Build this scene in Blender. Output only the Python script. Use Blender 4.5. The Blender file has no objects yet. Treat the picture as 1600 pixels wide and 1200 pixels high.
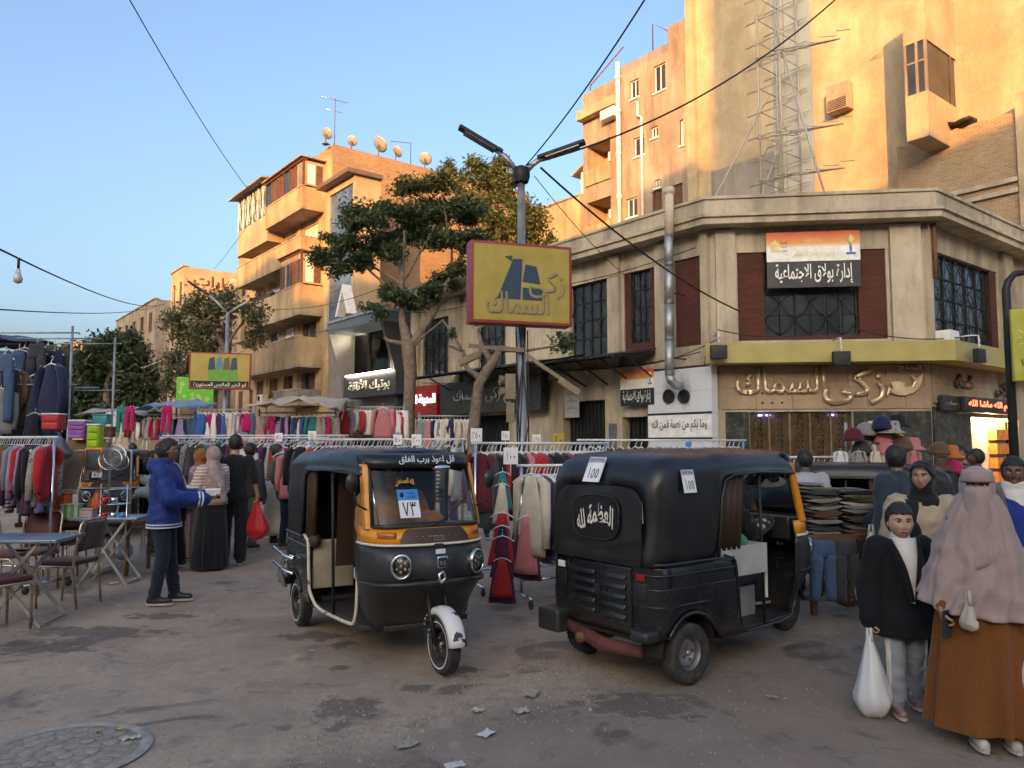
import bpy, bmesh, math, random
import numpy as np
from mathutils import Vector, Matrix, Euler, noise
R = math.radians
SC = bpy.context.scene
COL = SC.collection
random.seed(7); np.random.seed(7)
# ---------------------------------------------------------------- camera
PITCH = math.atan(94 / 1200.0)
CAMZ = 1.68
cam = bpy.data.cameras.new('camera')
cam.sensor_width = 36; cam.lens = 27.0; cam.clip_start = 0.05; cam.clip_end = 2000
camo = bpy.data.objects.new('camera', cam); COL.objects.link(camo)
camo.location = (0, 0, CAMZ); camo.rotation_euler = (math.pi / 2 + PITCH, 0, 0)
SC.camera = camo
# ---------------------------------------------------------------- light
SUN_DIR = Vector((-0.263, -1.0, 0.187)).normalized()          # towards the sun
SUN_EL = math.asin(SUN_DIR.z); SUN_AZ = math.atan2(SUN_DIR.x, SUN_DIR.y)
world = bpy.data.worlds.new('World'); SC.world = world; world.use_nodes = True
wn = world.node_tree; bg = wn.nodes['Background']
sky = wn.nodes.new('ShaderNodeTexSky'); sky.sky_type = 'NISHITA'; sky.sun_disc = False
sky.sun_elevation = SUN_EL; sky.sun_rotation = SUN_AZ
sky.altitude = 20; sky.air_density = 0.9; sky.dust_density = 7.0; sky.ozone_density = 3.4
wn.links.new(sky.outputs[0], bg.inputs[0]); bg.inputs[1].default_value = 0.15
sun = bpy.data.lights.new('sun', 'SUN'); sun.energy = 2.0; sun.angle = R(0.3); sun.color = (1.0, 0.455, 0.14)
suno = bpy.data.objects.new('sun', sun); COL.objects.link(suno)
suno.rotation_euler = SUN_DIR.to_track_quat('Z', 'Y').to_euler()
suno.location = (0, -30, 40)
vs = SC.view_settings
vs.view_transform = 'Standard'; vs.look = 'None'; vs.gamma = 1; vs.exposure = 2.05; vs.use_white_balance = True; vs.white_balance_temperature = 7900; vs.white_balance_tint = 12; vs.use_curve_mapping = False
SC.cycles.max_bounces = 6; SC.cycles.diffuse_bounces = 3; SC.cycles.glossy_bounces = 3
SC.cycles.transmission_bounces = 4; SC.cycles.transparent_max_bounces = 8
SC.cycles.caustics_reflective = False; SC.cycles.caustics_refractive = False
SC.cycles.use_denoising = True; SC.cycles.use_adaptive_sampling = True; SC.cycles.adaptive_threshold = 0.03
# ---------------------------------------------------------------- measuring helpers
def ray(px, py):
 cx = (px - 800) / 1200.0; cz = (600 - py) / 1200.0
 c, s = math.cos(PITCH), math.sin(PITCH)
 return Vector((cx, c - cz * s, s + cz * c))
def at(px, py, Y):
 d = ray(px, py); t = Y / d.y
 return Vector((d.x * t, Y, CAMZ + d.z * t))
def gp(px, py, z=0.0):
 d = ray(px, py); t = (z - CAMZ) / d.z
 return Vector((d.x * t, d.y * t, z))
# ---------------------------------------------------------------- mesh builder
class MB:
 def __init__(s, M=None):
  s.v = []; s.f = []; s.m = []; s.M = M; s.mi = 0; s.sm = []
  s.smooth = False
 def add(s, vs_, fs_, mi=None, smooth=None):
  b = len(s.v)
  if s.M is not None:
   M = s.M; vs_ = [M @ Vector(p) for p in vs_]
  s.v.extend([tuple(p) for p in vs_])
  mi = s.mi if mi is None else mi; smooth = s.smooth if smooth is None else smooth
  for f in fs_:
   s.f.append([b + i for i in f]); s.m.append(mi); s.sm.append(smooth)
  return s
 def box(s, x0, x1, y0, y1, z0, z1, mi=None):
  if x0 > x1: x0, x1 = x1, x0
  if y0 > y1: y0, y1 = y1, y0
  if z0 > z1: z0, z1 = z1, z0
  return s.add([(x0,y0,z0),(x1,y0,z0),(x1,y1,z0),(x0,y1,z0),(x0,y0,z1),(x1,y0,z1),(x1,y1,z1),(x0,y1,z1)],
   [(0,3,2,1),(4,5,6,7),(0,1,5,4),(1,2,6,5),(2,3,7,6),(3,0,4,7)], mi, False)
 def bbox(s, x0, x1, y0, y1, z0, z1, b=0.01, mi=None):
  """box with chamfered edges"""
  if x0 > x1: x0, x1 = x1, x0
  if y0 > y1: y0, y1 = y1, y0
  if z0 > z1: z0, z1 = z1, z0
  bm = bmesh.new(); bmesh.ops.create_cube(bm, size=1)
  for v in bm.verts:
   v.co = ((x0+x1)/2+v.co.x*(x1-x0), (y0+y1)/2+v.co.y*(y1-y0), (z0+z1)/2+v.co.z*(z1-z0))
  bmesh.ops.bevel(bm, geom=bm.edges[:], offset=b, segments=2, affect='EDGES', profile=0.7)
  bm.verts.index_update()
  s.add([v.co.copy() for v in bm.verts], [[v.index for v in f.verts] for f in bm.faces], mi, True); bm.free(); return s
 def beam(s, p0, p1, w, h=None, mi=None, up=(0,0,1)):
  h = h or w; p0 = Vector(p0); p1 = Vector(p1); d = (p1-p0)
  if d.length < 1e-6: return s
  d.normalize(); up = Vector(up)
  if abs(d.dot(up)) > 0.98: up = Vector((1,0,0))
  x = d.cross(up).normalized(); z = x.cross(d).normalized()
  x *= w/2; z *= h/2
  return s.add([p0-x-z,p0+x-z,p0+x+z,p0-x+z,p1-x-z,p1+x-z,p1+x+z,p1-x+z],
   [(0,3,2,1),(4,5,6,7),(0,1,5,4),(1,2,6,5),(2,3,7,6),(3,0,4,7)][::1], mi, False)
 def loft(s, rings, closed=True, cap0=True, cap1=True, mi=None, smooth=True):
  n = len(rings[0]); vs_ = [p for r in rings for p in r]; fs_ = []
  for k in range(len(rings)-1):
   for i in range(n if closed else n-1):
    j = (i+1) % n
    fs_.append((k*n+i, k*n+j, (k+1)*n+j, (k+1)*n+i))
  if cap0: fs_.append(tuple(reversed(range(n))))
  if cap1: fs_.append(tuple((len(rings)-1)*n+i for i in range(n)))
  return s.add(vs_, fs_, mi, smooth)
 def tube(s, pts, r, n=8, mi=None, cap=True, smooth=True, flat=None):
  pts = [Vector(p) for p in pts]; rs = r if isinstance(r, (list, tuple)) else [r]*len(pts)
  rings = []; px = None
  for i, p in enumerate(pts):
   d = (pts[min(i+1,len(pts)-1)]-pts[max(i-1,0)]).normalized()
   if px is None:
    a = Vector((0,0,1)) if abs(d.z) < 0.9 else Vector((1,0,0))
    px = d.cross(a).normalized()
   else:
    px = (px - d*px.dot(d)).normalized()
   py = d.cross(px)
   rings.append([p + (px*math.cos(2*math.pi*k/n) + py*math.sin(2*math.pi*k/n)*(flat or 1))*rs[i] for k in range(n)])
  return s.loft(rings, True, cap, cap, mi, smooth)
 def lathe(s, prof, n=16, M=None, mi=None, smooth=True, cap=False):
  """prof: list of (r,z) about local z, M places it"""
  M = M or Matrix()
  rings = [[M @ Vector((r*math.cos(2*math.pi*k/n), r*math.sin(2*math.pi*k/n), z)) for k in range(n)] for r, z in prof]
  return s.loft(rings, True, cap, cap, mi, smooth)
 def sphere(s, c, rad, n=10, m=7, mi=None, smooth=True):
  c = Vector(c); rad = rad if isinstance(rad, (tuple, list)) else (rad,)*3
  rings = []
  for i in range(m+1):
   t = math.pi*(i/m); t = min(max(t, 0.05), math.pi-0.05)
   rings.append([c+Vector((rad[0]*math.sin(t)*math.cos(2*math.pi*k/n), rad[1]*math.sin(t)*math.sin(2*math.pi*k/n), -rad[2]*math.cos(t))) for k in range(n)])
  return s.loft(rings, True, True, True, mi, smooth)
 def prism(s, poly, y0, y1, mi=None):
  """poly in (x,z), extruded along y"""
  n = len(poly)
  vs_ = [(x, y0, z) for x, z in poly]+[(x, y1, z) for x, z in poly]
  return s.add(vs_, [tuple(range(n)), tuple(reversed(range(n, 2*n)))]+[(i, i+n, (i+1)%n+n, (i+1)%n) for i in range(n)], mi, False)
 def mesh(s, name, mats):
  me = bpy.data.meshes.new(name)
  me.from_pydata(s.v, [], s.f)
  for m in (mats if isinstance(mats, (list, tuple)) else [mats]): me.materials.append(m)
  me.polygons.foreach_set('material_index', s.m)
  me.polygons.foreach_set('use_smooth', s.sm)
  me.update(); return me
 def build(s, name, mats, parent=None, fix=True):
  me = s.mesh(name, mats)
  if fix:
   bm = bmesh.new(); bm.from_mesh(me); bmesh.ops.recalc_face_normals(bm, faces=bm.faces); bm.to_mesh(me); bm.free()
  return link(name, me, parent)
def link(name, me, parent=None):
 o = bpy.data.objects.new(name, me); COL.objects.link(o)
 if parent is not None: o.parent = parent
 return o
def tag(o, label, cat, group=None, kind=None):
 if label: o['label'] = label
 if cat: o['category'] = cat
 if group: o['group'] = group
 if kind: o['kind'] = kind
 return o
def thing(name, label, cat, loc=(0,0,0), rz=0, group=None):
 o = bpy.data.objects.new(name, None); COL.objects.link(o)
 o.location = loc; o.rotation_euler = (0, 0, rz); o.empty_display_size = 0.2
 return tag(o, label, cat, group)
def copy_tree(o, parent=None):
 c = o.copy(); COL.objects.link(c)
 if parent is not None: c.parent = parent
 for ch in list(KIDS.get(o.name, ())) or [x for x in o.children]: copy_tree(ch, c)
 return c
KIDS = {}
TMP = bpy.data.scenes.new('tmp_eval')
def evaluated(o):
 """mesh of an object after its modifiers, worked out in a scratch scene"""
 TMP.collection.objects.link(o); vl = TMP.view_layers[0]; vl.update(); return bpy.data.meshes.new_from_object(o.evaluated_get(vl.depsgraph))
def setmat(o, m):
 o.material_slots[0].link = 'OBJECT'; o.material_slots[0].material = m
def bevel(o, w=0.006, seg=2):
 md = o.modifiers.new('bevel', 'BEVEL'); md.width = w; md.segments = seg; md.limit_method = 'ANGLE'; md.angle_limit = R(40)
 return o
# ---------------------------------------------------------------- materials
MATS = {}
def nd(t, typ, **kw):
 n = t.nodes.new(typ)
 for k, v in kw.items():
  if k.startswith('i_'):
   key = k[2:]
   n.inputs[int(key) if key.isdigit() else key].default_value = v
  else: setattr(n, k, v)
 return n
def ramp(t, fac, stops):
 r = t.nodes.new('ShaderNodeValToRGB'); e = r.color_ramp.elements
 while len(e) < len(stops): e.new(0.5)
 for k, (p, c) in enumerate(stops):
  e[k].position = p; e[k].color = (c, c, c, 1) if isinstance(c, (int, float)) else (*c[:3], 1)
 t.links.new(fac, r.inputs[0]); return r.outputs[0]
def mixc(t, fac, a, b, mode='MIX'):
 m = t.nodes.new('ShaderNodeMix'); m.data_type = 'RGBA'; m.blend_type = mode
 for sock, val in ((m.inputs[0], fac), (m.inputs[6], a), (m.inputs[7], b)):
  if hasattr(val, 'is_output') or hasattr(val, 'links'): t.links.new(val, sock)
  elif isinstance(val, (int, float)): sock.default_value = val
  else: sock.default_value = (*val[:3], 1)
 return m.outputs[2]
def noise_n(t, vec, scale, detail=4, rough=0.55, dist=0.0):
 n = nd(t, 'ShaderNodeTexNoise'); n.inputs['Scale'].default_value = scale; n.inputs['Detail'].default_value = detail
 n.inputs['Roughness'].default_value = rough; n.inputs['Distortion'].default_value = dist
 if vec is not None: t.links.new(vec, n.inputs['Vector'])
 return n.outputs['Fac']
def mapped(t, scale=(1,1,1), coord='Object'):
 c = nd(t, 'ShaderNodeTexCoord'); m = nd(t, 'ShaderNodeMapping'); m.inputs['Scale'].default_value = scale
 t.links.new(c.outputs[coord], m.inputs[0]); return m.outputs[0]
def new_mat(name):
 m = bpy.data.materials.new(name); m.use_nodes = True; t = m.node_tree
 return m, t, t.nodes['Principled BSDF']
def bump(t, b, h, strength=0.3, dist=0.02):
 n = nd(t, 'ShaderNodeBump'); n.inputs['Strength'].default_value = strength; n.inputs['Distance'].default_value = dist
 t.links.new(h, n.inputs['Height']); t.links.new(n.outputs[0], b.inputs['Normal'])
def paint(name, col, rough=0.5, metal=0.0, var=0.15, scale=6, bmp=0.0, bscale=60, spec=0.5, coat=0.0, dirt=None, dirt_amt=0.35):
 """plain surface with a little uneven tone and optional dirt"""
 if name in MATS: return MATS[name]
 m, t, b = new_mat(name); v = mapped(t)
 n1 = noise_n(t, v, scale, 5)
 c = mixc(t, ramp(t, n1, [(0.3, 0), (0.7, 1)]), [x*(1-var) for x in col], [min(1, x*(1+var)) for x in col])
 if dirt:
  n2 = noise_n(t, v, scale*0.7+1.3, 6, 0.7)
  f = ramp(t, n2, [(0.5, 0), (0.72, dirt_amt)]); c = mixc(t, f, c, dirt)
 t.links.new(c, b.inputs['Base Color'])
 b.inputs['Roughness'].default_value = rough; b.inputs['Metallic'].default_value = metal
 b.inputs['Specular IOR Level'].default_value = spec
 if coat: b.inputs['Coat Weight'].default_value = coat; b.inputs['Coat Roughness'].default_value = 0.12
 if rough < 0.6:
  rr = ramp(t, n1, [(0.25, max(0.03, rough*0.75)), (0.8, min(1, rough*1.35))]); t.links.new(rr, b.inputs['Roughness'])
 if bmp: bump(t, b, noise_n(t, v, bscale, 4), bmp, 0.01)
 MATS[name] = m; return m
def plaster(name, col, stain=(0.16, 0.12, 0.09), amt=0.5, light=None, bmp=0.5):
 if name in MATS: return MATS[name]
 m, t, b = new_mat(name); v = mapped(t); vstreak = mapped(t, (1, 1, 0.16))
 big = noise_n(t, v, 0.45, 6, 0.6); streak = noise_n(t, vstreak, 1.6, 6, 0.65); fine = noise_n(t, v, 9, 6, 0.7)
 light = light or [min(1, x*1.25) for x in col]
 c = mixc(t, ramp(t, big, [(0.38, 0), (0.62, 1)]), [x*0.8 for x in col], light)
 c = mixc(t, ramp(t, streak, [(0.44, 0), (0.68, min(1, amt*1.5))]), c, stain)
 c = mixc(t, ramp(t, fine, [(0.35, 0), (0.75, 0.35)]), c, [x*0.6 for x in col])
 pt = noise_n(t, v, 1.1, 8, 0.72, 0.6)
 c = mixc(t, ramp(t, pt, [(0.57, 0), (0.6, 0.6)]), c, [min(1, x*0.66+0.05) for x in light])
 t.links.new(c, b.inputs['Base Color']); b.inputs['Roughness'].default_value = 0.92
 b.inputs['Specular IOR Level'].default_value = 0.2
 h = mixc(t, 0.5, fine, pt); bump(t, b, h, bmp, 0.03); MATS[name] = m; return m
def brickmat(name, c1, c2, mortar, scale=1.0, w=0.24, h=0.075, ms=0.012, along=(0.62, -0.785)):
 if name in MATS: return MATS[name]
 m, t, b = new_mat(name); tc = nd(t, 'ShaderNodeTexCoord')
 sx = nd(t, 'ShaderNodeSeparateXYZ'); t.links.new(tc.outputs['Object'], sx.inputs[0])
 a0 = nd(t, 'ShaderNodeMath', operation='MULTIPLY'); a0.inputs[1].default_value = along[0]; t.links.new(sx.outputs[0], a0.inputs[0]); ad = nd(t, 'ShaderNodeMath', operation='MULTIPLY_ADD'); ad.inputs[1].default_value = along[1]; t.links.new(sx.outputs[1], ad.inputs[0]); t.links.new(a0.outputs[0], ad.inputs[2])
 cb = nd(t, 'ShaderNodeCombineXYZ'); t.links.new(ad.outputs[0], cb.inputs[0]); t.links.new(sx.outputs[2], cb.inputs[1])
 br = nd(t, 'ShaderNodeTexBrick'); br.inputs['Color1'].default_value = (*c1, 1); br.inputs['Color2'].default_value = (*c2, 1); br.inputs['Mortar'].default_value = (*mortar, 1)
 br.inputs['Scale'].default_value = scale; br.inputs['Brick Width'].default_value = w; br.inputs['Row Height'].default_value = h; br.inputs['Mortar Size'].default_value = ms
 t.links.new(cb.outputs[0], br.inputs['Vector'])
 v = mapped(t); big = noise_n(t, v, 0.8, 6, 0.65)
 c = mixc(t, ramp(t, big, [(0.4, 0), (0.75, 0.55)]), br.outputs['Color'], [x*0.45 for x in c1])
 t.links.new(c, b.inputs['Base Color']); b.inputs['Roughness'].default_value = 0.9
 inv = nd(t, 'ShaderNodeMath', operation='SUBTRACT'); inv.inputs[0].default_value = 1; t.links.new(br.outputs['Fac'], inv.inputs[1])
 bump(t, b, inv.outputs[0], 0.6, 0.02); MATS[name] = m; return m
def glassy(name='window_glass', col=(0.02, 0.025, 0.03), rough=0.06):
 if name in MATS: return MATS[name]
 m, t, b = new_mat(name); v = mapped(t)
 c = mixc(t, ramp(t, noise_n(t, v, 1.2, 5), [(0.4, 0), (0.75, 1)]), col, [x*2.2+0.01 for x in col])
 t.links.new(c, b.inputs['Base Color'])
 t.links.new(ramp(t, noise_n(t, v, 5, 5), [(0.35, rough), (0.8, rough+0.22)]), b.inputs['Roughness'])
 b.inputs['Specular IOR Level'].default_value = 0.6; MATS[name] = m; return m
def clear_glass(name='clear_glass', tint=(0.8, 0.85, 0.85), refl=0.12):
 if name in MATS: return MATS[name]
 m, t, b = new_mat(name); t.nodes.remove(b); out = t.nodes['Material Output']
 tr = nd(t, 'ShaderNodeBsdfTransparent'); tr.inputs[0].default_value = (*tint, 1)
 gl = nd(t, 'ShaderNodeBsdfGlossy'); gl.inputs['Roughness'].default_value = 0.03
 fr = nd(t, 'ShaderNodeFresnel'); fr.inputs[0].default_value = 1.45
 mx = nd(t, 'ShaderNodeMixShader'); t.links.new(fr.outputs[0], mx.inputs[0]); t.links.new(tr.outputs[0], mx.inputs[1]); t.links.new(gl.outputs[0], mx.inputs[2])
 t.links.new(mx.outputs[0], out.inputs[0]); MATS[name] = m; return m
def emit(name, col, strength, base=None):
 if name in MATS: return MATS[name]
 m, t, b = new_mat(name); b.inputs['Base Color'].default_value = (*(base or col), 1)
 b.inputs['Emission Color'].default_value = (*col, 1); b.inputs['Emission Strength'].default_value = strength
 b.inputs['Roughness'].default_value = 0.5; MATS[name] = m; return m
def cloth(name, col, rough=0.9, var=0.25, scale=9, sheen=0.15, pattern=None, col2=None, pscale=20):
 if name in MATS: return MATS[name]
 m, t, b = new_mat(name); v = mapped(t)
 n1 = noise_n(t, v, scale, 4); c = mixc(t, n1, [x*(1-var) for x in col], [min(1, x*(1+var)) for x in col])
 if pattern:
  if pattern == 'stripe':
   w = nd(t, 'ShaderNodeTexWave', wave_type='BANDS', bands_direction='Z'); w.inputs['Scale'].default_value = pscale; w.inputs['Distortion'].default_value = 0.3
   t.links.new(v, w.inputs['Vector']); f = ramp(t, w.outputs['Fac'], [(0.48, 0), (0.52, 1)])
  elif pattern == 'vstripe':
   w = nd(t, 'ShaderNodeTexWave', wave_type='BANDS', bands_direction='X'); w.inputs['Scale'].default_value = pscale
   t.links.new(v, w.inputs['Vector']); f = ramp(t, w.outputs['Fac'], [(0.48, 0), (0.52, 1)])
  elif pattern == 'plaid':
   w = nd(t, 'ShaderNodeTexWave', wave_type='BANDS', bands_direction='Z'); w.inputs['Scale'].default_value = pscale
   w2 = nd(t, 'ShaderNodeTexWave', wave_type='BANDS', bands_direction='X'); w2.inputs['Scale'].default_value = pscale
   t.links.new(v, w.inputs['Vector']); t.links.new(v, w2.inputs['Vector'])
   f = mixc(t, 0.5, w.outputs['Fac'], w2.outputs['Fac']); f = ramp(t, f, [(0.3, 0), (0.75, 1)])
  else:
   vo = nd(t, 'ShaderNodeTexVoronoi'); vo.inputs['Scale'].default_value = pscale; t.links.new(v, vo.inputs['Vector'])
   f = ramp(t, vo.outputs['Distance'], [(0.25, 1), (0.35, 0)])
  c = mixc(t, f, c, col2)
 t.links.new(c, b.inputs['Base Color']); b.inputs['Roughness'].default_value = rough; b.inputs['Specular IOR Level'].default_value = 0.25
 b.inputs['Sheen Weight'].default_value = sheen
 bump(t, b, noise_n(t, v, 45, 3), 0.25, 0.006); MATS[name] = m; return m
# ---------------------------------------------------------------- lettering
AR = {'ا':(0xFE8D,0),'أ':(0xFE83,0),'إ':(0xFE87,0),'آ':(0xFE81,0),'ب':(0xFE8F,1),'ة':(0xFE93,0),'ت':(0xFE95,1),'ث':(0xFE99,1),'ج':(0xFE9D,1),'ح':(0xFEA1,1),'خ':(0xFEA5,1),'د':(0xFEA9,0),'ذ':(0xFEAB,0),'ر':(0xFEAD,0),'ز':(0xFEAF,0),'س':(0xFEB1,1),'ش':(0xFEB5,1),'ص':(0xFEB9,1),'ض':(0xFEBD,1),'ط':(0xFEC1,1),'ظ':(0xFEC5,1),'ع':(0xFEC9,1),'غ':(0xFECD,1),'ف':(0xFED1,1),'ق':(0xFED5,1),'ك':(0xFED9,1),'ل':(0xFEDD,1),'م':(0xFEE1,1),'ن':(0xFEE5,1),'ه':(0xFEE9,1),'و':(0xFEED,0),'ى':(0xFEEF,0),'ي':(0xFEF1,1)}
def arabic(s):
 out = []; i = 0; prev = False
 while i < len(s):
  c = s[i]
  if c == 'ل' and i+1 < len(s) and s[i+1] in 'اأإ':
   b = {'ا':0xFEFB,'أ':0xFEF7,'إ':0xFEF9}[s[i+1]]; out.append(chr(b+(1 if prev else 0))); prev = False; i += 2; continue
  if c in AR:
   b, d = AR[c]; nxt = i+1 < len(s) and s[i+1] in AR
   if d: out.append(chr(b+(3 if prev and nxt else 1 if prev else 2 if nxt else 0))); prev = nxt
   else: out.append(chr(b+(1 if prev else 0))); prev = False
  else: out.append(c); prev = False
  i += 1
 res = ''.join(reversed(out))
 # digits keep their own order
 import re
 return re.sub('[٠-٩]+', lambda m: m.group(0)[::-1], res)
DIG = {'٠': [[(.5, .5), (.62, .36), (.5, .22), (.38, .36), (.5, .5)]], '١': [[(.42, 1), (.56, .6), (.58, 0)]], '٢': [[(.14, 1), (.28, .6), (.32, 0)], [(.14, 1), (.3, .74), (.66, .74), (.82, 1)]], '٣': [[(.08, 1), (.26, .6), (.3, 0)], [(.08, 1), (.22, .74), (.42, .74), (.5, .98), (.6, .74), (.8, .74), (.92, 1)]], '٤': [[(.8, 1), (.3, .86), (.6, .58), (.22, .3), (.5, .04), (.85, .04)]], '٥': [[(.5+.34*math.cos(a*.5236), .42+.42*math.sin(a*.5236)) for a in range(13)]], '٧': [[(.08, 1), (.5, 0), (.92, 1)]], '٨': [[(.08, 0), (.5, 1), (.92, 0)]]}
def numerals(name, text, w, h, material, parent, M, depth):
 """figures drawn with broad pen strokes"""
 m = MB(M); cw = w/len(text); z = depth; t = 0.16*min(cw, h)
 for i, ch in enumerate(text):
  for L in DIG[ch]:
   P_ = [Vector((-w/2+cw*(i+0.08+0.84*x), (y-0.5)*h, 0)) for x, y in L]
   for a, b in zip(P_, P_[1:]):
    d = (b-a).normalized(); n = Vector((-d.y, d.x, 0))*t/2; e = d*t*0.3; z += 0.0001
    m.add([p+Vector((0, 0, z)) for p in (a-e-n, b+e-n, b+e+n, a-e+n)], [(0, 1, 2, 3)])
 return m.build(name, material, parent, fix=False)
def lettering(name, text, w, h, material, parent, M, depth=0.004, weight=0.0, arch=0.0, ar=True):
 """flat or raised letters fitted into w x h, centred on the origin of M (x right, y up, z out of the surface)"""
 if all(c in DIG for c in text): return numerals(name, text, w, h, material, parent, M, depth)
 cu = bpy.data.curves.new(name, 'FONT'); cu.body = arabic(text) if ar else text; cu.offset = weight; cu.resolution_u = 4
 tmp = bpy.data.objects.new('tmp', cu); me = evaluated(tmp)
 bpy.data.objects.remove(tmp); bpy.data.curves.remove(cu)
 me.name = name; bm = bmesh.new(); bm.from_mesh(me)
 bmesh.ops.remove_doubles(bm, verts=bm.verts, dist=1e-5)
 if not bm.verts: bm.free(); return None
 xs = [v.co.x for v in bm.verts]; ys = [v.co.y for v in bm.verts]
 x0, x1, y0, y1 = min(xs), max(xs), min(ys), max(ys); sx = w/(x1-x0); sy = h/(y1-y0)
 k = 0
 seen = set(); lev = {}
 for v in bm.verts:
  if v in seen: continue
  st = [v]; seen.add(v)
  while st:
   a = st.pop(); lev[a] = k
   for e in a.link_edges:
    b_ = e.other_vert(a)
    if b_ not in seen: seen.add(b_); st.append(b_)
  k += 1
 for v in bm.verts:
  x = (v.co.x-(x0+x1)/2)*sx; y = (v.co.y-(y0+y1)/2)*sy
  if arch: y += arch*(1-(2*x/w)**2)
  v.co = Vector((x, y, depth+0.0006*(lev[v] % 4)))
 if depth > 0.006:
  for f in bm.faces:
   if f.normal.z < 0: f.normal_flip()
  g = bmesh.ops.extrude_face_region(bm, geom=bm.faces[:])
  for v in g['geom']:
   if isinstance(v, bmesh.types.BMVert): v.co.z -= depth
 bm.to_mesh(me); bm.free(); me.materials.clear(); me.materials.append(material)
 me.transform(M); o = link(name, me, parent); return o
def face_M(org, xdir, up=(0,0,1)):
 """matrix for lettering: origin, reading direction, up"""
 x = Vector(xdir).normalized(); y = Vector(up); y = (y-x*y.dot(x)).normalized(); z = x.cross(y)
 M = Matrix((( x.x, y.x, z.x, org[0]), (x.y, y.y, z.y, org[1]), (x.z, y.z, z.z, org[2]), (0,0,0,1)))
 return M
# ================================================================ large structure
UA = R(38.3)
U = Vector((-math.sin(UA), math.cos(UA), 0)); V = Vector((math.cos(UA), math.sin(UA), 0))
CR = Vector((10.37, 19.0, 0)); CL = Vector((5.15, 19.64, 0))
M_BEIGE = plaster('beige_plaster', (0.47, 0.40, 0.295), stain=(0.15, 0.12, 0.09), amt=0.5)
M_CREAM = plaster('cream_plaster', (0.50, 0.43, 0.32), stain=(0.2, 0.15, 0.1), amt=0.4)
M_OCHRE = plaster('ochre_plaster', (0.46, 0.33, 0.19), stain=(0.22, 0.14, 0.08), amt=0.55)
M_TAN = plaster('tan_plaster', (0.37, 0.29, 0.21), stain=(0.15, 0.1, 0.07), amt=0.5)
M_GREYP = plaster('grey_render', (0.27, 0.24, 0.205), stain=(0.12, 0.1, 0.08), amt=0.45)
M_SANDY = plaster('sandy_render', (0.47, 0.355, 0.22), stain=(0.3, 0.22, 0.14), amt=0.3, bmp=0.8)
M_STONE = plaster('stone_cladding', (0.36, 0.26, 0.17), stain=(0.2, 0.14, 0.09), amt=0.3, bmp=0.2)
M_BRICKRED = brickmat('red_brick', (0.115, 0.028, 0.018), (0.075, 0.018, 0.013), (0.045, 0.03, 0.022), ms=0.008)
M_BRICKTAN = brickmat('tan_brick', (0.40, 0.25, 0.13), (0.30, 0.17, 0.085), (0.36, 0.27, 0.18), along=(0.785, 0.62)); M_BRICKTANU = brickmat('tan_brick_street', (0.42, 0.28, 0.15), (0.31, 0.19, 0.10), (0.40, 0.31, 0.21))
M_BRICKREDV = brickmat('red_brick_side', (0.115, 0.028, 0.018), (0.075, 0.018, 0.013), (0.045, 0.03, 0.022), ms=0.008, along=(0.785, 0.62))
M_IRON = paint('dark_iron', (0.02, 0.02, 0.022), 0.55, 0.3, 0.3, 9)
M_WOODB = paint('brown_shutter', (0.115, 0.05, 0.026), 0.7, 0, 0.35, 5, 0.3, dirt=(0.2, 0.16, 0.12))
M_ALU = paint('aluminium', (0.6, 0.6, 0.58), 0.35, 0.8, 0.1)
M_WHITEP = paint('white_paint', (0.72, 0.70, 0.66), 0.55, 0, 0.08, 4, dirt=(0.35, 0.3, 0.25))
M_GLASS = glassy()
M_GLASSB = glassy('blue_glass', (0.05, 0.09, 0.14), 0.04)
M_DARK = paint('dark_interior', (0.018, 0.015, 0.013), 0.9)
M_STEEL = paint('galvanised_steel', (0.38, 0.38, 0.37), 0.52, 0.85, 0.2, 4, dirt=(0.2, 0.15, 0.1))
M_RUST = paint('rusty_iron', (0.16, 0.075, 0.035), 0.85, 0.1, 0.4, 12)
class Fac:
 """a facade: left end seen from outside, direction to the right, root object it belongs to"""
 def __init__(s, O, d, root=None):
  s.O = Vector(O); s.d = Vector(d).normalized(); s.i = Vector((-s.d.y, s.d.x, 0)); s.root = root
  base = root.matrix_world.inverted() if root is not None else Matrix()
  loc = Matrix(((s.d.x, s.i.x, 0, s.O.x), (s.d.y, s.i.y, 0, s.O.y), (0, 0, 1, s.O.z), (0, 0, 0, 1)))
  s.W = loc
  s.M = (Matrix.Translation(-root.location) @ loc) if root is not None else loc
 def sz(s, px, py, out=0.0):
  d = ray(px, py); C = Vector((0, 0, CAMZ)); o = s.O - s.i*out
  t = (o-C).dot(s.i)/d.dot(s.i); p = C+d*t - s.O
  return p.dot(s.d), (C+d*t).z
 def x(s, px, out=0.0): return s.sz(px, 600, out)[0]
 def mb(s): return MB(s.M)
 def lm(s, x, z, out=0.0):
  """lettering matrix on the facade"""
  p = s.M @ Vector((x, -out, z)); return face_M(p, s.d)
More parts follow.
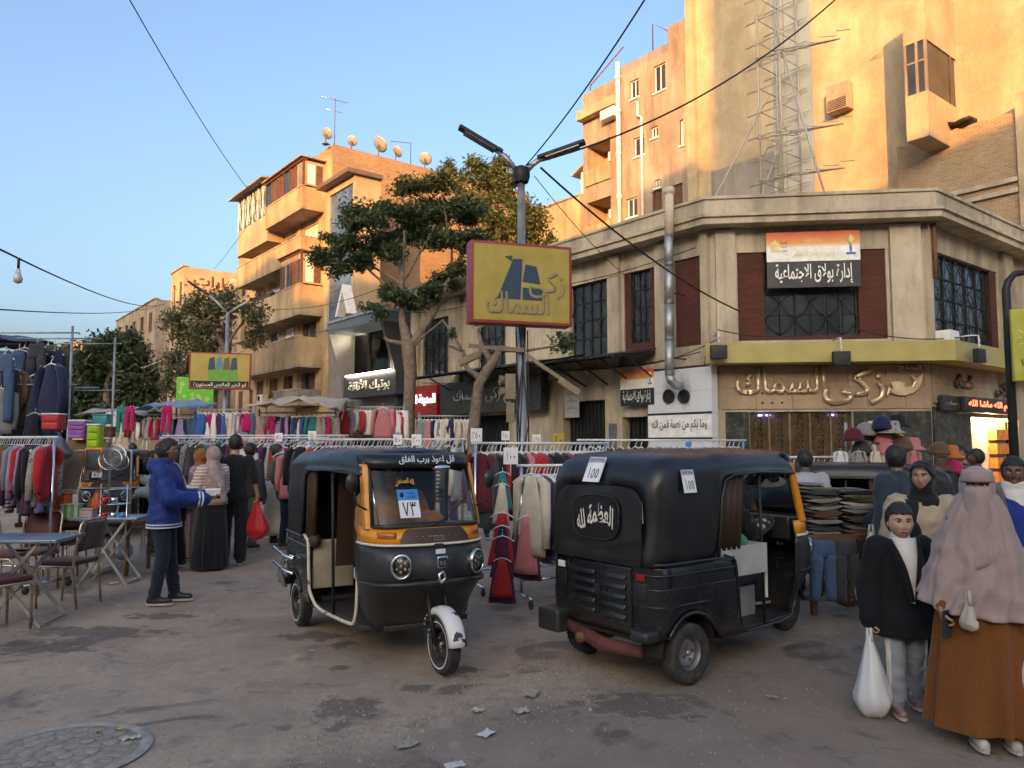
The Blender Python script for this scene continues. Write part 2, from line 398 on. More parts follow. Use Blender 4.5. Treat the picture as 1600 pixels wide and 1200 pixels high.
def wall(mb, W, z0, z1, holes=(), t=0.25, x0=0.0, mi=0, y=0.0):
 """front face at y with real openings and reveals of depth t"""
 xs = sorted({x0, W} | {min(max(h[0], x0), W) for h in holes} | {min(max(h[1], x0), W) for h in holes})
 zs = sorted({z0, z1} | {min(max(h[2], z0), z1) for h in holes} | {min(max(h[3], z0), z1) for h in holes})
 for a, b in zip(xs, xs[1:]):
  for c, d in zip(zs, zs[1:]):
   mx, mz = (a+b)/2, (c+d)/2
   if any(h[0] < mx < h[1] and h[2] < mz < h[3] for h in holes): continue
   mb.add([(a,y,c),(b,y,c),(b,y,d),(a,y,d)], [(0,1,2,3)], mi)
 for a, b, c, d in [h[:4] for h in holes]:
  mb.add([(a,y,c),(b,y,c),(b,y+t,c),(a,y+t,c)], [(0,1,2,3)], mi); mb.add([(a,y,d),(b,y,d),(b,y+t,d),(a,y+t,d)], [(3,2,1,0)], mi)
  mb.add([(a,y,c),(a,y,d),(a,y+t,d),(a,y+t,c)], [(3,2,1,0)], mi); mb.add([(b,y,c),(b,y,d),(b,y+t,d),(b,y+t,c)], [(0,1,2,3)], mi)
def window(F, root, x0, x1, z0, z1, kind='plain', inset=0.1, cols=2, rows=1, fm=None, gm=None, sill=True, ajar=None):
 """window > pane..., shutter..., grille, sill as sub-parts"""
 fm = fm or M_WHITEP; gm = gm or M_GLASS; fw = 0.05
 m = F.mb(); y0, y1 = inset-0.02, inset+0.05
 if kind == 'shutter':
  m.box(x0, x1, inset+0.03, inset+0.07, z0, z1)
  w = m.build('window', M_DARK, root)
  n = cols; cw = (x1-x0)/n
  for k in range(n):
   if ajar is not None and k in ajar:
    pm = F.mb(); pm.box(x0+k*cw+0.05, x0+(k+1)*cw-0.05, inset, inset+0.02, z0+0.05, z1-0.05); pm.build('pane', gm, w); continue
   sm = F.mb(); a, b = x0+k*cw+0.012, x0+(k+1)*cw-0.012
   sm.box(a, a+0.06, inset-0.04, inset, z0, z1); sm.box(b-0.06, b, inset-0.04, inset, z0, z1)
   sm.box(a+0.06, b-0.06, inset-0.038, inset-0.002, z0, z0+0.1); sm.box(a+0.06, b-0.06, inset-0.038, inset-0.002, z1-0.08, z1)
   nz = max(4, int((z1-z0-0.2)/0.12));
   for j in range(nz):
    zz = z0+0.1+(z1-z0-0.18)*j/nz; h = (z1-z0-0.18)/nz
    sm.add([(a+0.06, inset-0.03, zz), (b-0.06, inset-0.03, zz), (b-0.06, inset-0.008, zz+h), (a+0.06, inset-0.008, zz+h)], [(0,1,2,3)])
   sm.build('shutter', fm, w, fix=False)
  return w
 m.box(x0, x0+fw, y0, y1, z0, z1); m.box(x1-fw, x1, y0, y1, z0, z1)
 m.box(x0+fw, x1-fw, y0, y1, z0, z0+fw); m.box(x0+fw, x1-fw, y0, y1, z1-fw, z1)
 cw, ch = (x1-x0-2*fw)/cols, (z1-z0-2*fw)/rows
 for k in range(1, cols): m.box(x0+fw+k*cw-fw/2, x0+fw+k*cw+fw/2, y0+0.004, y1-0.004, z0+fw, z1-fw)
 for k in range(1, rows):
  for c in range(cols):
   m.box(x0+fw+c*cw+fw/2, x0+fw+(c+1)*cw-fw/2, y0+0.006, y1-0.006, z0+fw+k*ch-fw/3, z0+fw+k*ch+fw/3)
 w = m.build('window', fm, root)
 for c in range(cols):
  for r_ in range(rows):
   pm = F.mb(); t = random.uniform(-0.008, 0.008); a, b = x0+fw+c*cw+0.01, x0+fw+(c+1)*cw-0.01; c0, c1 = z0+fw+r_*ch+0.01, z0+fw+(r_+1)*ch-0.01
   pm.add([(a, inset+0.02+t, c0), (b, inset+0.02-t, c0), (b, inset+0.02-t, c1), (a, inset+0.02+t, c1)], [(0,1,2,3)])
   pm.build('pane', gm, w, fix=False)
 if kind == 'iron':
  g = F.mb(); W_, H_ = x1-x0, z1-z0; n = max(3, int(W_/0.33)); k_ = max(3, int(H_/0.42))
  for i in range(n):
   for j in range(k_):
    a, b, c0, c1 = x0+W_*i/n, x0+W_*(i+1)/n, z0+H_*j/k_, z0+H_*(j+1)/k_; yy = inset-0.07
    if (i+j) % 2: g.tube([(a, yy, c0), ((a+b)/2+0.05, yy, (c0+c1)/2), (b, yy, c1)], 0.013, 4)
    else: g.tube([(a, yy, c1), ((a+b)/2-0.05, yy, (c0+c1)/2), (b, yy, c0)], 0.013, 4)
  for i in range(n+1): g.tube([(x0+W_*i/n, inset-0.075, z0), (x0+W_*i/n, inset-0.075, z1)], 0.009, 4)
  g.build('grille', M_IRON, w)
 if sill:
  s_ = F.mb(); s_.box(x0-0.06, x1+0.06, -0.07, inset-0.03, z0-0.09, z0-0.003); s_.build('sill', fm if kind != 'iron' else M_BEIGE, w)
 return w
def slab(F, root, name, x0, x1, y0, y1, z0, z1, m, bv=0):
 b = F.mb()
 if bv: b.bbox(x0, x1, y0, y1, z0, z1, bv)
 else: b.box(x0, x1, y0, y1, z0, z1)
 return b.build(name, m, root)
# ---------------------------------------------------------------- ground
def nd_scale(t, s):
 k = nd(t, 'ShaderNodeMath', operation='MULTIPLY'); k.inputs[1].default_value = 0.3; t.links.new(s, k.inputs[0]); return k.outputs[0]
def make_ground():
 m, t, b = new_mat('dusty_asphalt'); v = mapped(t)
 n0 = noise_n(t, v, 0.22, 5, 0.6); n1 = noise_n(t, v, 1.1, 8, 0.65); n2 = noise_n(t, v, 26, 6, 0.75); n3 = noise_n(t, v, 120, 3, 0.7)
 c = mixc(t, ramp(t, n0, [(0.35, 0), (0.7, 1)]), (0.29, 0.211, 0.163), (0.409, 0.3, 0.223))
 c = mixc(t, ramp(t, n1, [(0.42, 0), (0.66, 0.85)]), c, (0.51, 0.375, 0.272))
 # newer, smoother asphalt lane with an uneven edge
 sx = nd(t, 'ShaderNodeSeparateXYZ'); t.links.new(v, sx.inputs[0])
 q = nd(t, 'ShaderNodeMath', operation='MULTIPLY_ADD'); q.inputs[1].default_value = -0.72; t.links.new(sx.outputs[0], q.inputs[0]); t.links.new(sx.outputs[1], q.inputs[2])
 wob = nd(t, 'ShaderNodeMath', operation='MULTIPLY_ADD'); wob.inputs[1].default_value = 0.6; t.links.new(n1, wob.inputs[0]); t.links.new(q.outputs[0], wob.inputs[2])
 sc_ = nd(t, 'ShaderNodeMath', operation='MULTIPLY_ADD'); sc_.inputs[1].default_value = 0.06; sc_.inputs[2].default_value = 0.2; t.links.new(wob.outputs[0], sc_.inputs[0])
 lane = ramp(t, sc_.outputs[0], [(0.515, 1), (0.545, 0)])
 c = mixc(t, lane, c, mixc(t, ramp(t, n1, [(0.4, 0), (0.7, 1)]), (0.235, 0.177, 0.14), (0.325, 0.243, 0.189)))
 # loose dirt gathered along the edge of the newer lane
 dirt = mixc(t, 1.0, ramp(t, sc_.outputs[0], [(0.505, 0), (0.535, 1), (0.575, 0)]), ramp(t, noise_n(t, v, 4.5, 7, 0.75), [(0.38, 0), (0.6, 1)]), 'MULTIPLY'); c = mixc(t, dirt, c, (0.472, 0.361, 0.263))
 # oil and water stains
 st = noise_n(t, v, 1.25, 6, 0.6, 0.8); stf = ramp(t, st, [(0.58, 0), (0.63, 0.7)])
 c = mixc(t, stf, c, (0.068, 0.052, 0.045))
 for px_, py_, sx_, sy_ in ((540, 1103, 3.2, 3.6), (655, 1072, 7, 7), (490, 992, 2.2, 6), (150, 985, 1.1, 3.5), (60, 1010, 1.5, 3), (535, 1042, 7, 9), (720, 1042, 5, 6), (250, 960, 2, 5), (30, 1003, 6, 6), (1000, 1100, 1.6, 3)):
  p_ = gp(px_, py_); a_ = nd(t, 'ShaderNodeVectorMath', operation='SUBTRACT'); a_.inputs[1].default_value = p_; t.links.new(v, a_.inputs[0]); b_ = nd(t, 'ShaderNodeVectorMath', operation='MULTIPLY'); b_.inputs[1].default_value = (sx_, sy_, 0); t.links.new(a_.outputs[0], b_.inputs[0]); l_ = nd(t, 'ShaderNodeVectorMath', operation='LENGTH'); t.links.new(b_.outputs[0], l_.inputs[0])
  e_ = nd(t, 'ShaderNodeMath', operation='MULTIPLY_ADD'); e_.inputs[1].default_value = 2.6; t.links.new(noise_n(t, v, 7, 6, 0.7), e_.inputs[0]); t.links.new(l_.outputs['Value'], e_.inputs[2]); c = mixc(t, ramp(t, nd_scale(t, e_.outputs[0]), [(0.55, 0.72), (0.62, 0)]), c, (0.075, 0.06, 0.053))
 st2 = noise_n(t, v, 3.2, 6, 0.7, 0.3); c = mixc(t, ramp(t, st2, [(0.56, 0), (0.66, 0.5)]), c, (0.098, 0.076, 0.063))
 dust = noise_n(t, v, 2.1, 7, 0.7); c = mixc(t, ramp(t, dust, [(0.6, 0), (0.78, 0.7)]), c, (0.744, 0.552, 0.395))
 c = mixc(t, ramp(t, n2, [(0.3, 0), (0.8, 0.5)]), c, (0.165, 0.128, 0.101))
 c = mixc(t, ramp(t, n3, [(0.62, 0), (0.72, 0.55)]), c, (0.827, 0.664, 0.505))
 vo = nd(t, 'ShaderNodeTexVoronoi', feature='DISTANCE_TO_EDGE'); vo.inputs['Scale'].default_value = 0.55
 wv = nd(t, 'ShaderNodeVectorMath', operation='ADD'); nn = nd(t, 'ShaderNodeTexNoise'); nn.inputs['Scale'].default_value = 2.5; nn.inputs['Detail'].default_value = 6; t.links.new(v, nn.inputs['Vector'])
 t.links.new(v, wv.inputs[0]); t.links.new(nn.outputs['Color'], wv.inputs[1]); t.links.new(wv.outputs[0], vo.inputs['Vector'])
 crack = ramp(t, vo.outputs['Distance'], [(0.0, 0.7), (0.006, 0)])
 msk = ramp(t, noise_n(t, v, 0.5, 3), [(0.5, 0), (0.6, 1)]); cm = mixc(t, 1.0, crack, msk, 'MULTIPLY')
 c = mixc(t, cm, c, (0.058, 0.047, 0.04))
 t.links.new(c, b.inputs['Base Color'])
 t.links.new(ramp(t, stf, [(0, 0.86), (1, 0.42)]), b.inputs['Roughness']); b.inputs['Specular IOR Level'].default_value = 0.35
 h = mixc(t, 0.45, n2, n3); h = mixc(t, cm, h, (0, 0, 0)); h2 = mixc(t, 0.35, h, n1); bump(t, b, h2, 0.55, 0.018)
 # graded grid: fine near, coarse far, so the road is gently uneven
 ys = [-60, -30, -12, -4]+[i*0.25 for i in range(0, 90)]+[23, 26, 30, 36, 45, 60, 90, 140, 260, 500, 900]
 xs = [-900, -400, -200, -90, -45, -25]+[i*0.35 for i in range(-48, 49)]+[25, 45, 90, 200, 400, 900]
 vs_ = []
 for y in ys:
  for x in xs:
   f = max(0, 1-abs(y-10)/18)*max(0, 1-abs(x)/16)
   z = f*(0.035*noise.noise((x*0.35, y*0.35, 0))+0.012*noise.noise((x*1.3, y*1.3, 5)))-0.02*f
   vs_.append((x, y, min(z, 0.0)-0.002))
 n = len(xs); fs_ = [(j*n+i, j*n+i+1, (j+1)*n+i+1, (j+1)*n+i) for j in range(len(ys)-1) for i in range(n-1)]
 g = MB(); g.add(vs_, fs_, 0, True); o = g.build('ground', m, None, fix=False); o['kind'] = 'structure'
 o['label'] = 'dusty stained grey asphalt street surface with dark oil patches'
make_ground()
# ---------------------------------------------------------------- corner building, two storeys
def make_corner():
 root = thing('corner_building', 'two storey beige corner building with brick panels and yellow fascia over shop', 'building', tuple(CL))
 root.matrix_world = Matrix.Translation(CL)
 LW = 14.8
 FL = Fac(CL+U*LW, -U, root); FC = Fac(CL, CR-CL, root); FR = Fac(CR, V, root)
 WC = (CR-CL).length; WR = 14.0
 ZT = 7.25
 # ---- openings of the upper floor
 def rect(F, a, b, c, d):
  x0, z1 = F.sz(a, b); x1, z0 = F.sz(c, d); return [x0, x1, z0, z1]
 zt, zb = 6.62, 4.32
 hl = []
 wins = [(660, 702), (747, 792), (892, 951), (976, 1027)]
 for a, b in wins: hl.append([FL.x(a), FL.x(b), zb, zt])
 bp = [FL.x(1056), FL.x(1100), zb-0.05, zt+0.02]
 g0, g1 = FC.x(1198), FC.x(1347); b0, b1 = FC.x(1156), FC.x(1391)
 r0, r1 = FR.x(1470), FR.x(1557)
 shopL = [(FL.x(650), FL.x(690), 0.05, 3.0), (FL.x(700), FL.x(795), 0.05, 2.7), (FL.x(880), FL.x(945), 0.05, 3.0), (FL.x(972), FL.x(1019), 0.05, 2.45)]
 grg = (FC.x(1170), FC.x(1330), 1.15, 2.5)
 door = (FR.x(1512), FR.x(1588), 0.03, 2.4)
 m = FL.mb(); wall(m, LW, 0, ZT, [tuple(h) for h in hl]+[tuple(bp)]+shopL, 0.3); m.build('wall', M_BEIGE, root)
 m = FC.mb(); wall(m, WC, 0, ZT, [(b0, b1, zb, zt)]+[grg], 0.3); m.build('wall', M_BEIGE, root)
 m = FR.mb(); wall(m, WR, 0, ZT, [(r0-0.45, r1+0.45, zb, zt), door], 0.3); m.build('wall', M_BEIGE, root)
 # back fill behind the openings so that nothing shows through
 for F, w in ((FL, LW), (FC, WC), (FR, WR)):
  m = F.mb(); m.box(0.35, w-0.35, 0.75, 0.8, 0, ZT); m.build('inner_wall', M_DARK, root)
 # brick infill panels
 m = FL.mb(); m.box(bp[0]+0.003, bp[1]-0.003, 0.06, 0.2, bp[2]+0.003, bp[3]-0.003); m.build('brick_panel', M_BRICKRED, root)
 a, b = hl[3][0], hl[3][1]; w_ = (b-a)*0.2
 for q0, q1 in ((a+0.003, a+w_), (b-w_, b-0.003)):
  m = FL.mb(); m.box(q0, q1, 0.05, 0.25, zb+0.003, zt-0.003); m.build('brick_panel', M_BRICKRED, root)
 m = FL.mb(); m.box(a+w_, b-w_, 0.05, 0.25, zb+0.003, zb+0.22); m.build('brick_panel', M_BRICKRED, root)
 window(FL, root, a+w_+0.002, b-w_-0.002, zb+0.223, zt-0.003, 'iron', 0.14, 3, 4, M_IRON, sill=False)
 for h in hl[:3]: window(FL, root, h[0]+0.003, h[1]-0.003, h[2]+0.003, h[3]-0.003, 'iron', 0.14, 4, 4, M_IRON, sill=False)
 for q0, q1 in ((b0+0.003, g0), (g1, b1-0.003)):
  m = FC.mb(); m.box(q0, q1, 0.05, 0.25, zb+0.003, zt-0.003); m.build('brick_panel', M_BRICKRED, root)
 m = FC.mb(); m.box(g0+0.003, g1-0.003, 0.05, 0.25, zb+0.003, zb+0.12); m.build('brick_panel', M_BRICKRED, root)
 window(FC, root, g0+0.003, g1-0.003, zb+0.123, zt-0.003, 'iron', 0.16, 6, 4, M_IRON, sill=False)
 for q0, q1 in ((r0-0.447, r0), (r1, r1+0.447)):
  m = FR.mb(); m.box(q0, q1, 0.05, 0.25, zb+0.003, zt-0.003); m.build('brick_panel', M_BRICKREDV, root)
 window(FR, root, r0+0.003, r1-0.003, zb+0.003, zt-0.003, 'iron', 0.16, 5, 4, M_IRON, sill=False)
 # pilasters on the upper floor
 def pil(F, x0, x1, z0=3.9, z1=7.2, p=0.14): slab(F, root, 'pilaster', x0, x1, -p, -0.002, z0, z1, M_BEIGE)
 for a, b in ((1030, 1053), (1102, 1113), (955, 973), (795, 812), (705, 722), (646, 656)): pil(FL, FL.x(a), FL.x(b))
 pil(FC, 0.12, b0-0.06); pil(FC, b1+0.08, WC-0.12); pil(FR, 0.12, r0-0.62); pil(FR, r1+0.6, r1+1.3)
 # string course over the ground floor, lintel band under the cornice
 m = FL.mb(); m.box(0, LW-0.1, -0.2, -0.003, 3.72, 3.9); m.build('string_course', M_BEIGE, root)
 # cornice and parapet following the plan (mitred by hand)
 def outline(out):
  # offset of the three facade lines, intersected
  def lin(F, o): return F.O-F.i*o, F.d
  def inter(p, d, q, e):
   cr = d.x*e.y-d.y*e.x; t = ((q-p).x*e.y-(q-p).y*e.x)/cr; return p+d*t
  l, c, r_ = lin(FL, out), lin(FC, out), lin(FR, out)
  return [l[0], inter(*l, *c), inter(*c, *r_), r_[0]+r_[1]*WR]
 def band(name, o_in, o_out, z0, z1, m_, crack=0):
  A, B = outline(o_out), outline(o_in); mb_ = MB(Matrix.Translation(-CL))
  n = 4
  vs_ = [(p.x, p.y, z0) for p in A]+[(p.x, p.y, z1) for p in A]+[(p.x, p.y, z0) for p in B]+[(p.x, p.y, z1) for p in B]
  fs_ = []
  for i in range(3):
   fs_ += [(i, i+1, 5+i, 4+i), (8+i, 12+i, 13+i, 9+i), (4+i, 5+i, 13+i, 12+i), (i, 8+i, 9+i, i+1)]
  fs_ += [(0, 4, 12, 8), (3, 11, 15, 7)]
  mb_.add(vs_, fs_); return mb_.build(name, m_, root)
 band('cornice', -0.3, 0.55, 7.253, 7.42, M_BEIGE); band('cornice', -0.25, 0.62, 7.423, 7.5, M_BEIGE)
 band('parapet', 0.0, 0.42, 7.503, 7.92, M_BEIGE); band('parapet_coping', -0.06, 0.47, 7.923, 8.0, M_BEIGE)
 # flat roof
 A = outline(-0.02); back = [A[3]+FR.i*9, A[0]+V*9]
 mb_ = MB(Matrix.Translation(-CL)); mb_.add([(p.x, p.y, 7.5) for p in A+back], [tuple(range(6))]); mb_.build('roof', M_GREYP, root)
 # yellow fascia above the shop
 M_YEL = paint('yellow_fascia', (0.37, 0.31, 0.10), 0.45, 0, 0.12, 2, dirt=(0.3, 0.24, 0.1))
 m = MB(Matrix.Translation(-CL)); A, B = outline(0.75), outline(0.02)
 A[0] = A[1].copy(); e = FC.d; A[0] = A[1]+e*0.05; B[0] = B[1]+e*0.05
 pts = [A[0], A[2], A[3]]; ptb = [B[0], B[2], B[3]]
 z0, z1 = 3.68, 4.17
 m.add([(p.x, p.y, z0) for p in pts]+[(p.x, p.y, z1) for p in pts]+[(p.x, p.y, z0) for p in ptb]+[(p.x, p.y, z1) for p in ptb],
  [(0,1,4,3),(1,2,5,4),(3,4,10,9),(4,5,11,10),(0,6,7,1),(1,7,8,2),(0,3,9,6),(2,8,11,5)]); m.build('fascia', M_YEL, root)
 # stone slabs of the shop front, each its own piece
 def stones(F, x0, x1, z0, z1, w, h, m_, y=0.035):
  z = z0; k = 0
  while z < z1-0.05:
   zz = min(z+h, z1); x = x0-(w*0.5 if k % 2 else 0)
   while x < x1-0.02:
    a, b = max(x, x0), min(x+w, x1)
    if b-a > 0.06:
     mm = F.mb(); d_ = random.uniform(0, 0.008); mm.box(a+0.005, b-0.005, -y-d_, -0.002, z+0.005, zz-0.005); mm.build('stone_slab', m_, root)
    x += w
   z = zz; k += 1
 stones(FC, 0.16, WC-0.02, 2.56, 3.66, 0.9, 0.55, M_STONE)
 stones(FR, 0.05, 3.4, 2.7, 3.66, 0.9, 0.5, M_STONE)
 M_MARB = paint('dark_marble', (0.04, 0.042, 0.036), 0.25, 0, 0.5, 5)
 m = FC.mb(); m.box(0.3, grg[0]-0.02, -0.05, -0.002, 0, 2.5); m.build('marble_panel', M_MARB, root)
 m = FC.mb(); m.box(grg[1]+0.02, WC-0.02, -0.05, -0.002, 0, 2.5); m.build('marble_panel', M_MARB, root)
 m = FR.mb(); m.box(0.04, door[0]-0.03, -0.05, -0.002, 0, 2.6); m.build('marble_panel', M_MARB, root)
 m = FC.mb(); m.box(0.3, WC-0.02, -0.3, -0.052, 0, 1.1); m.build('plinth', M_CREAM, root)
 # brass screen in the shop window: geometric lattice
 M_BRASS = paint('brass_screen', (0.17, 0.115, 0.06), 0.45, 0.6, 0.4, 6)
 W0, W1, Z0, Z1 = grg
 m = FC.mb(); m.box(W0, W1, 0.3, 0.34, Z0, Z1); gl = m.build('shop_glass', M_GLASS, root)
 n = 5; cw = (W1-W0)/n
 for k in range(n):
  m = FC.mb(); a = W0+k*cw; cx = a+cw/2
  for i in range(6):
   for off in (0.03, cw-0.03-0.14): m.box(a+off+i*0.028, a+off+i*0.028+0.010, 0.1, 0.13, Z0+0.02, Z1-0.02)
  for j in range(9):
   cz = Z0+0.09+j*0.146
   for q in range(3):
    rr = 0.065-0.02*q
    pts = [(cx+rr*math.cos(t_*math.pi/4+q*0.4), 0.115, cz+rr*math.sin(t_*math.pi/4+q*0.4)) for t_ in range(9)]
    m.tube(pts, 0.007, 4)
  m.box(a, a+0.02, 0.09, 0.14, Z0, Z1); m.box(a+cw-0.02, a+cw, 0.09, 0.14, Z0, Z1)
  m.build('lattice_screen', M_BRASS, root)
  if k in (0, 3):
   d_ = FC.mb(); d_.lathe([(0.0, 0), (0.26, 0.0), (0.27, 0.02), (0.0, 0.03)], 20, Matrix.Translation((cx, 0.19, Z1-0.42)) @ Matrix.Rotation(R(90), 4, 'X')); d_.build('screen_disc', M_IRON, root)
 for lx in (0.25, 0.45, 2.0):
  m = FC.mb(); m.box(W0+lx, W0+lx+0.1, 0.2, 0.24, Z1-0.1, Z1-0.06); m.build('shop_light', emit('blue_light', (0.25, 0.25, 1.0), 6), root)
 # raised metal letters
 M_GOLD = paint('gold_letters', (0.62, 0.48, 0.30), 0.3, 0.6, 0.25, 3)
 M_LDARK = paint('dark_letters', (0.16, 0.10, 0.06), 0.4, 0.5, 0.25, 3)
 lx0, lz0 = FC.sz(1147, 612, 0.05); lx1, lz1 = FC.sz(1290, 575, 0.05)
 z_ = (lz0+lz1)/2-0.02; lettering('letters', 'السماك', 2.2, 0.68, M_GOLD, root, FC.lm((FC.x(1150)+FC.x(1288))/2, z_, 0.05), 0.07, 0.018)
 lettering('letters', 'زكى', 1.5, 0.92, M_GOLD, root, FC.lm((FC.x(1286)+FC.x(1378))/2, z_-0.16, 0.05), 0.07, 0.018)
 lettering('letters', 'الحاج', 0.52, 0.2, M_GOLD, root, FC.lm(FC.x(1420), FC.sz(1420, 574)[1]-0.02, 0.05), 0.05, 0.01)
 lettering('letters', 'السماك', 1.0, 0.36, M_LDARK, root, FR.lm((FR.x(1467)+FR.x(1530))/2, 3.32, 0.06), 0.07, 0.012)
 lettering('letters', 'زكى', 0.9, 0.42, M_LDARK, root, FR.lm((FR.x(1534)+FR.x(1584))/2, 3.22, 0.06), 0.07, 0.012)
 # fish emblem
 fx, fz = FC.sz(1412, 603, 0.05)
 pts = [(-.46,-.22),(-.40,-.03),(-.30,-.08),(-.36,.10),(-.22,.14),(-.05,.12),(.10,.02),(.20,.0),(.26,.12),(.16,.30),(.34,.20),(.50,.34),(.44,.10),(.36,-.08),(.22,-.20),(0,-.27),(-.22,-.25),(-.36,-.19),(-.46,-.32)]
 m = FC.mb(); m.prism([(fx+x*0.92, fz+z*0.92) for x, z in pts], -0.12, -0.05); bevel(m.build('fish_emblem', M_GOLD, root), 0.02)
 # small stone plate with five studs
 px_, pz_ = FC.sz(1206, 622)
 for i in range(3):
  for j in range(2):
   m = FC.mb(); m.sphere((px_-0.24+i*0.24, -0.05, pz_-0.12+j*0.24), 0.028, 8, 5); m.build('stud', M_IRON, root)
 # banners
 M_BLACKV = paint('black_vinyl', (0.018, 0.018, 0.02), 0.45)
 M_WHITEV = paint('white_vinyl', (0.75, 0.74, 0.70), 0.5)
 def sunset():
  mt, t, b = new_mat('orange_banner'); v = mapped(t, (1, 1, 1), 'Generated'); s3 = nd(t, 'ShaderNodeSeparateXYZ'); t.links.new(v, s3.inputs[0])
  c = ramp(t, s3.outputs[2], [(0, (0.75, 0.62, 0.42)), (0.25, (0.75, 0.30, 0.09)), (0.85, (0.60, 0.10, 0.03)), (1, (0.5, 0.05, 0.03))]); t.links.new(c, b.inputs['Base Color']); b.inputs['Roughness'].default_value = 0.5; return mt
 M_SUNSET = sunset(); M_TXTY = paint('yellow_print', (0.72, 0.56, 0.25), 0.5); M_TXTW = paint('white_print', (0.8, 0.79, 0.76), 0.5)
 M_TXTBLUE = paint('blue_print', (0.05, 0.12, 0.35), 0.5); M_TXTK = paint('black_print', (0.02, 0.02, 0.022), 0.5)
 def banner(F, x0, x1, z0, z1, out, name, label):
  W_, H_ = x1-x0, z1-z0; zb_ = z0+H_*0.47; zm = z0+H_*0.73
  bt = thing(name, label, 'banner', tuple(F.W @ Vector(((x0+x1)/2, -out, z0))))
  bt.matrix_world = Matrix.Translation(bt.location); G = Fac(F.O, F.d, bt)
  def panel(n_, c0, c1, mt):
   b_ = G.mb(); nx = 14
   for s_ in range(nx):
    a_, e_ = x0+W_*s_/nx, x0+W_*(s_+1)/nx
    ya, ye = -out-0.008*math.sin(s_*1.1), -out-0.008*math.sin((s_+1)*1.1)
    b_.add([(a_, ya, c0), (e_, ye, c0), (e_, ye, c1), (a_, ya, c1), (a_, ya+0.012, c0), (e_, ye+0.012, c0), (e_, ye+0.012, c1), (a_, ya+0.012, c1)], [(0,1,2,3), (7,6,5,4), (3,2,6,7), (4,5,1,0)])
   return b_.build(n_, mt, bt)
  panel('banner_base', z0, zb_, M_BLACKV); panel('banner_middle', zb_, zm, M_WHITEV); panel('banner_top', zm, z1, M_SUNSET)
  lettering('lettering', 'إدارة بولاق الاجتماعية', W_*0.83, H_*0.38, M_TXTW, bt, G.lm((x0+x1)/2, z0+H_*0.235, out+0.011), 0.003, 0.012)
  lettering('lettering', 'مديرية التضامن الاجتماعى', W_*0.46, H_*0.13, M_TXTY, bt, G.lm((x0+x1)/2, z0+H_*0.6, out+0.011), 0.003)
  lettering('lettering', 'محافظة القاهرة', W_*0.2, H_*0.11, M_TXTY, bt, G.lm((x0+x1)/2, z0+H_*0.84, out+0.011), 0.003)
  # emblem: gold arch shapes
  e = G.mb(); cx, cz = x0+W_*0.09, z0+H_*0.75
  e.prism([(cx-0.09*W_/1.9, cz-0.13*W_/1.9), (cx+0.09*W_/1.9, cz-0.13*W_/1.9), (cx+0.09*W_/1.9, cz+0.05*W_/1.9), (cx, cz+0.13*W_/1.9), (cx-0.09*W_/1.9, cz+0.05*W_/1.9)], -out-0.016, -out-0.010); e.build('emblem', M_TXTY, bt)
  for q in range(3): lettering('lettering', ['العدالة', 'المساواة', 'القاهرة'][q], W_*0.075, H_*0.05, M_TXTK, bt, G.lm(x0+W_*0.185, z0+H_*(0.81-0.075*q), out+0.012), 0.003)
  cx = x0+W_*0.9
  for q in range(-2, 3):
   e = G.mb(); e.tube([(cx, -out-0.014, z0+H_*0.72), (cx+q*0.02*W_, -out-0.014, z0+H_*(0.93-abs(q)*0.03))], [0.006*W_, 0.012*W_], 5); e.build('emblem', M_TXTY, bt)
  e = G.mb(); e.box(cx-0.05*W_, cx+0.05*W_, -out-0.016, -out-0.01, z0+H_*0.57, z0+H_*0.61); e.box(cx-0.012*W_, cx+0.012*W_, -out-0.017, -out-0.011, z0+H_*0.62, z0+H_*0.72); e.build('emblem', M_TXTBLUE, bt)
  return bt
 bx0, bz1 = FC.sz(1197, 364, 0.2); bx1, bz0 = FC.sz(1346, 447, 0.2)
 banner(FC, bx0, bx1, bz0, bz1, 0.2, 'banner', 'large banner with orange, white and black bands over the upper corner window')
 bx0, bz1 = FL.sz(969, 581, 0.25); bx1, bz0 = FL.sz(1022, 632, 0.25)
 banner(FL, bx0, bx1, bz0, bz1, 0.25, 'banner', 'small orange, white and black banner low on the wall beside white tiles')
 # white tiled wall with two burnt vent holes and a verse
 tx0, tx1 = FL.x(1021), FL.x(1121); tz1 = 3.66
 M_TILE = paint('white_tile', (0.60, 0.62, 0.66), 0.3, 0, 0.06, 2, dirt=(0.42, 0.42, 0.44), dirt_amt=0.5)
 nx, nz = 3, 6; holes_c = [FL.sz(1055, 620), FL.sz(1079, 620)]
 vz0, vz1 = FL.sz(1070, 687)[1], FL.sz(1070, 645)[1]
 sootm, t, b = new_mat('sooty_tile'); v = mapped(t)
 dist = None
 for hx, hz in holes_c:
  hp = FL.M @ Vector((hx, 0, hz+0.12)); sub = nd(t, 'ShaderNodeVectorMath', operation='SUBTRACT'); sub.inputs[1].default_value = hp; t.links.new(v, sub.inputs[0])
  ml = nd(t, 'ShaderNodeVectorMath', operation='MULTIPLY'); ml.inputs[1].default_value = (1, 1, 0.55); t.links.new(sub.outputs[0], ml.inputs[0])
  ln = nd(t, 'ShaderNodeVectorMath', operation='LENGTH'); t.links.new(ml.outputs[0], ln.inputs[0])
  if dist is None: dist = ln.outputs['Value']
  else:
   mn = nd(t, 'ShaderNodeMath', operation='MINIMUM'); t.links.new(dist, mn.inputs[0]); t.links.new(ln.outputs['Value'], mn.inputs[1]); dist = mn.outputs[0]
 ad = nd(t, 'ShaderNodeMath', operation='MULTIPLY_ADD'); ad.inputs[1].default_value = 0.25; t.links.new(noise_n(t, v, 5, 5), ad.inputs[0]); t.links.new(dist, ad.inputs[2])
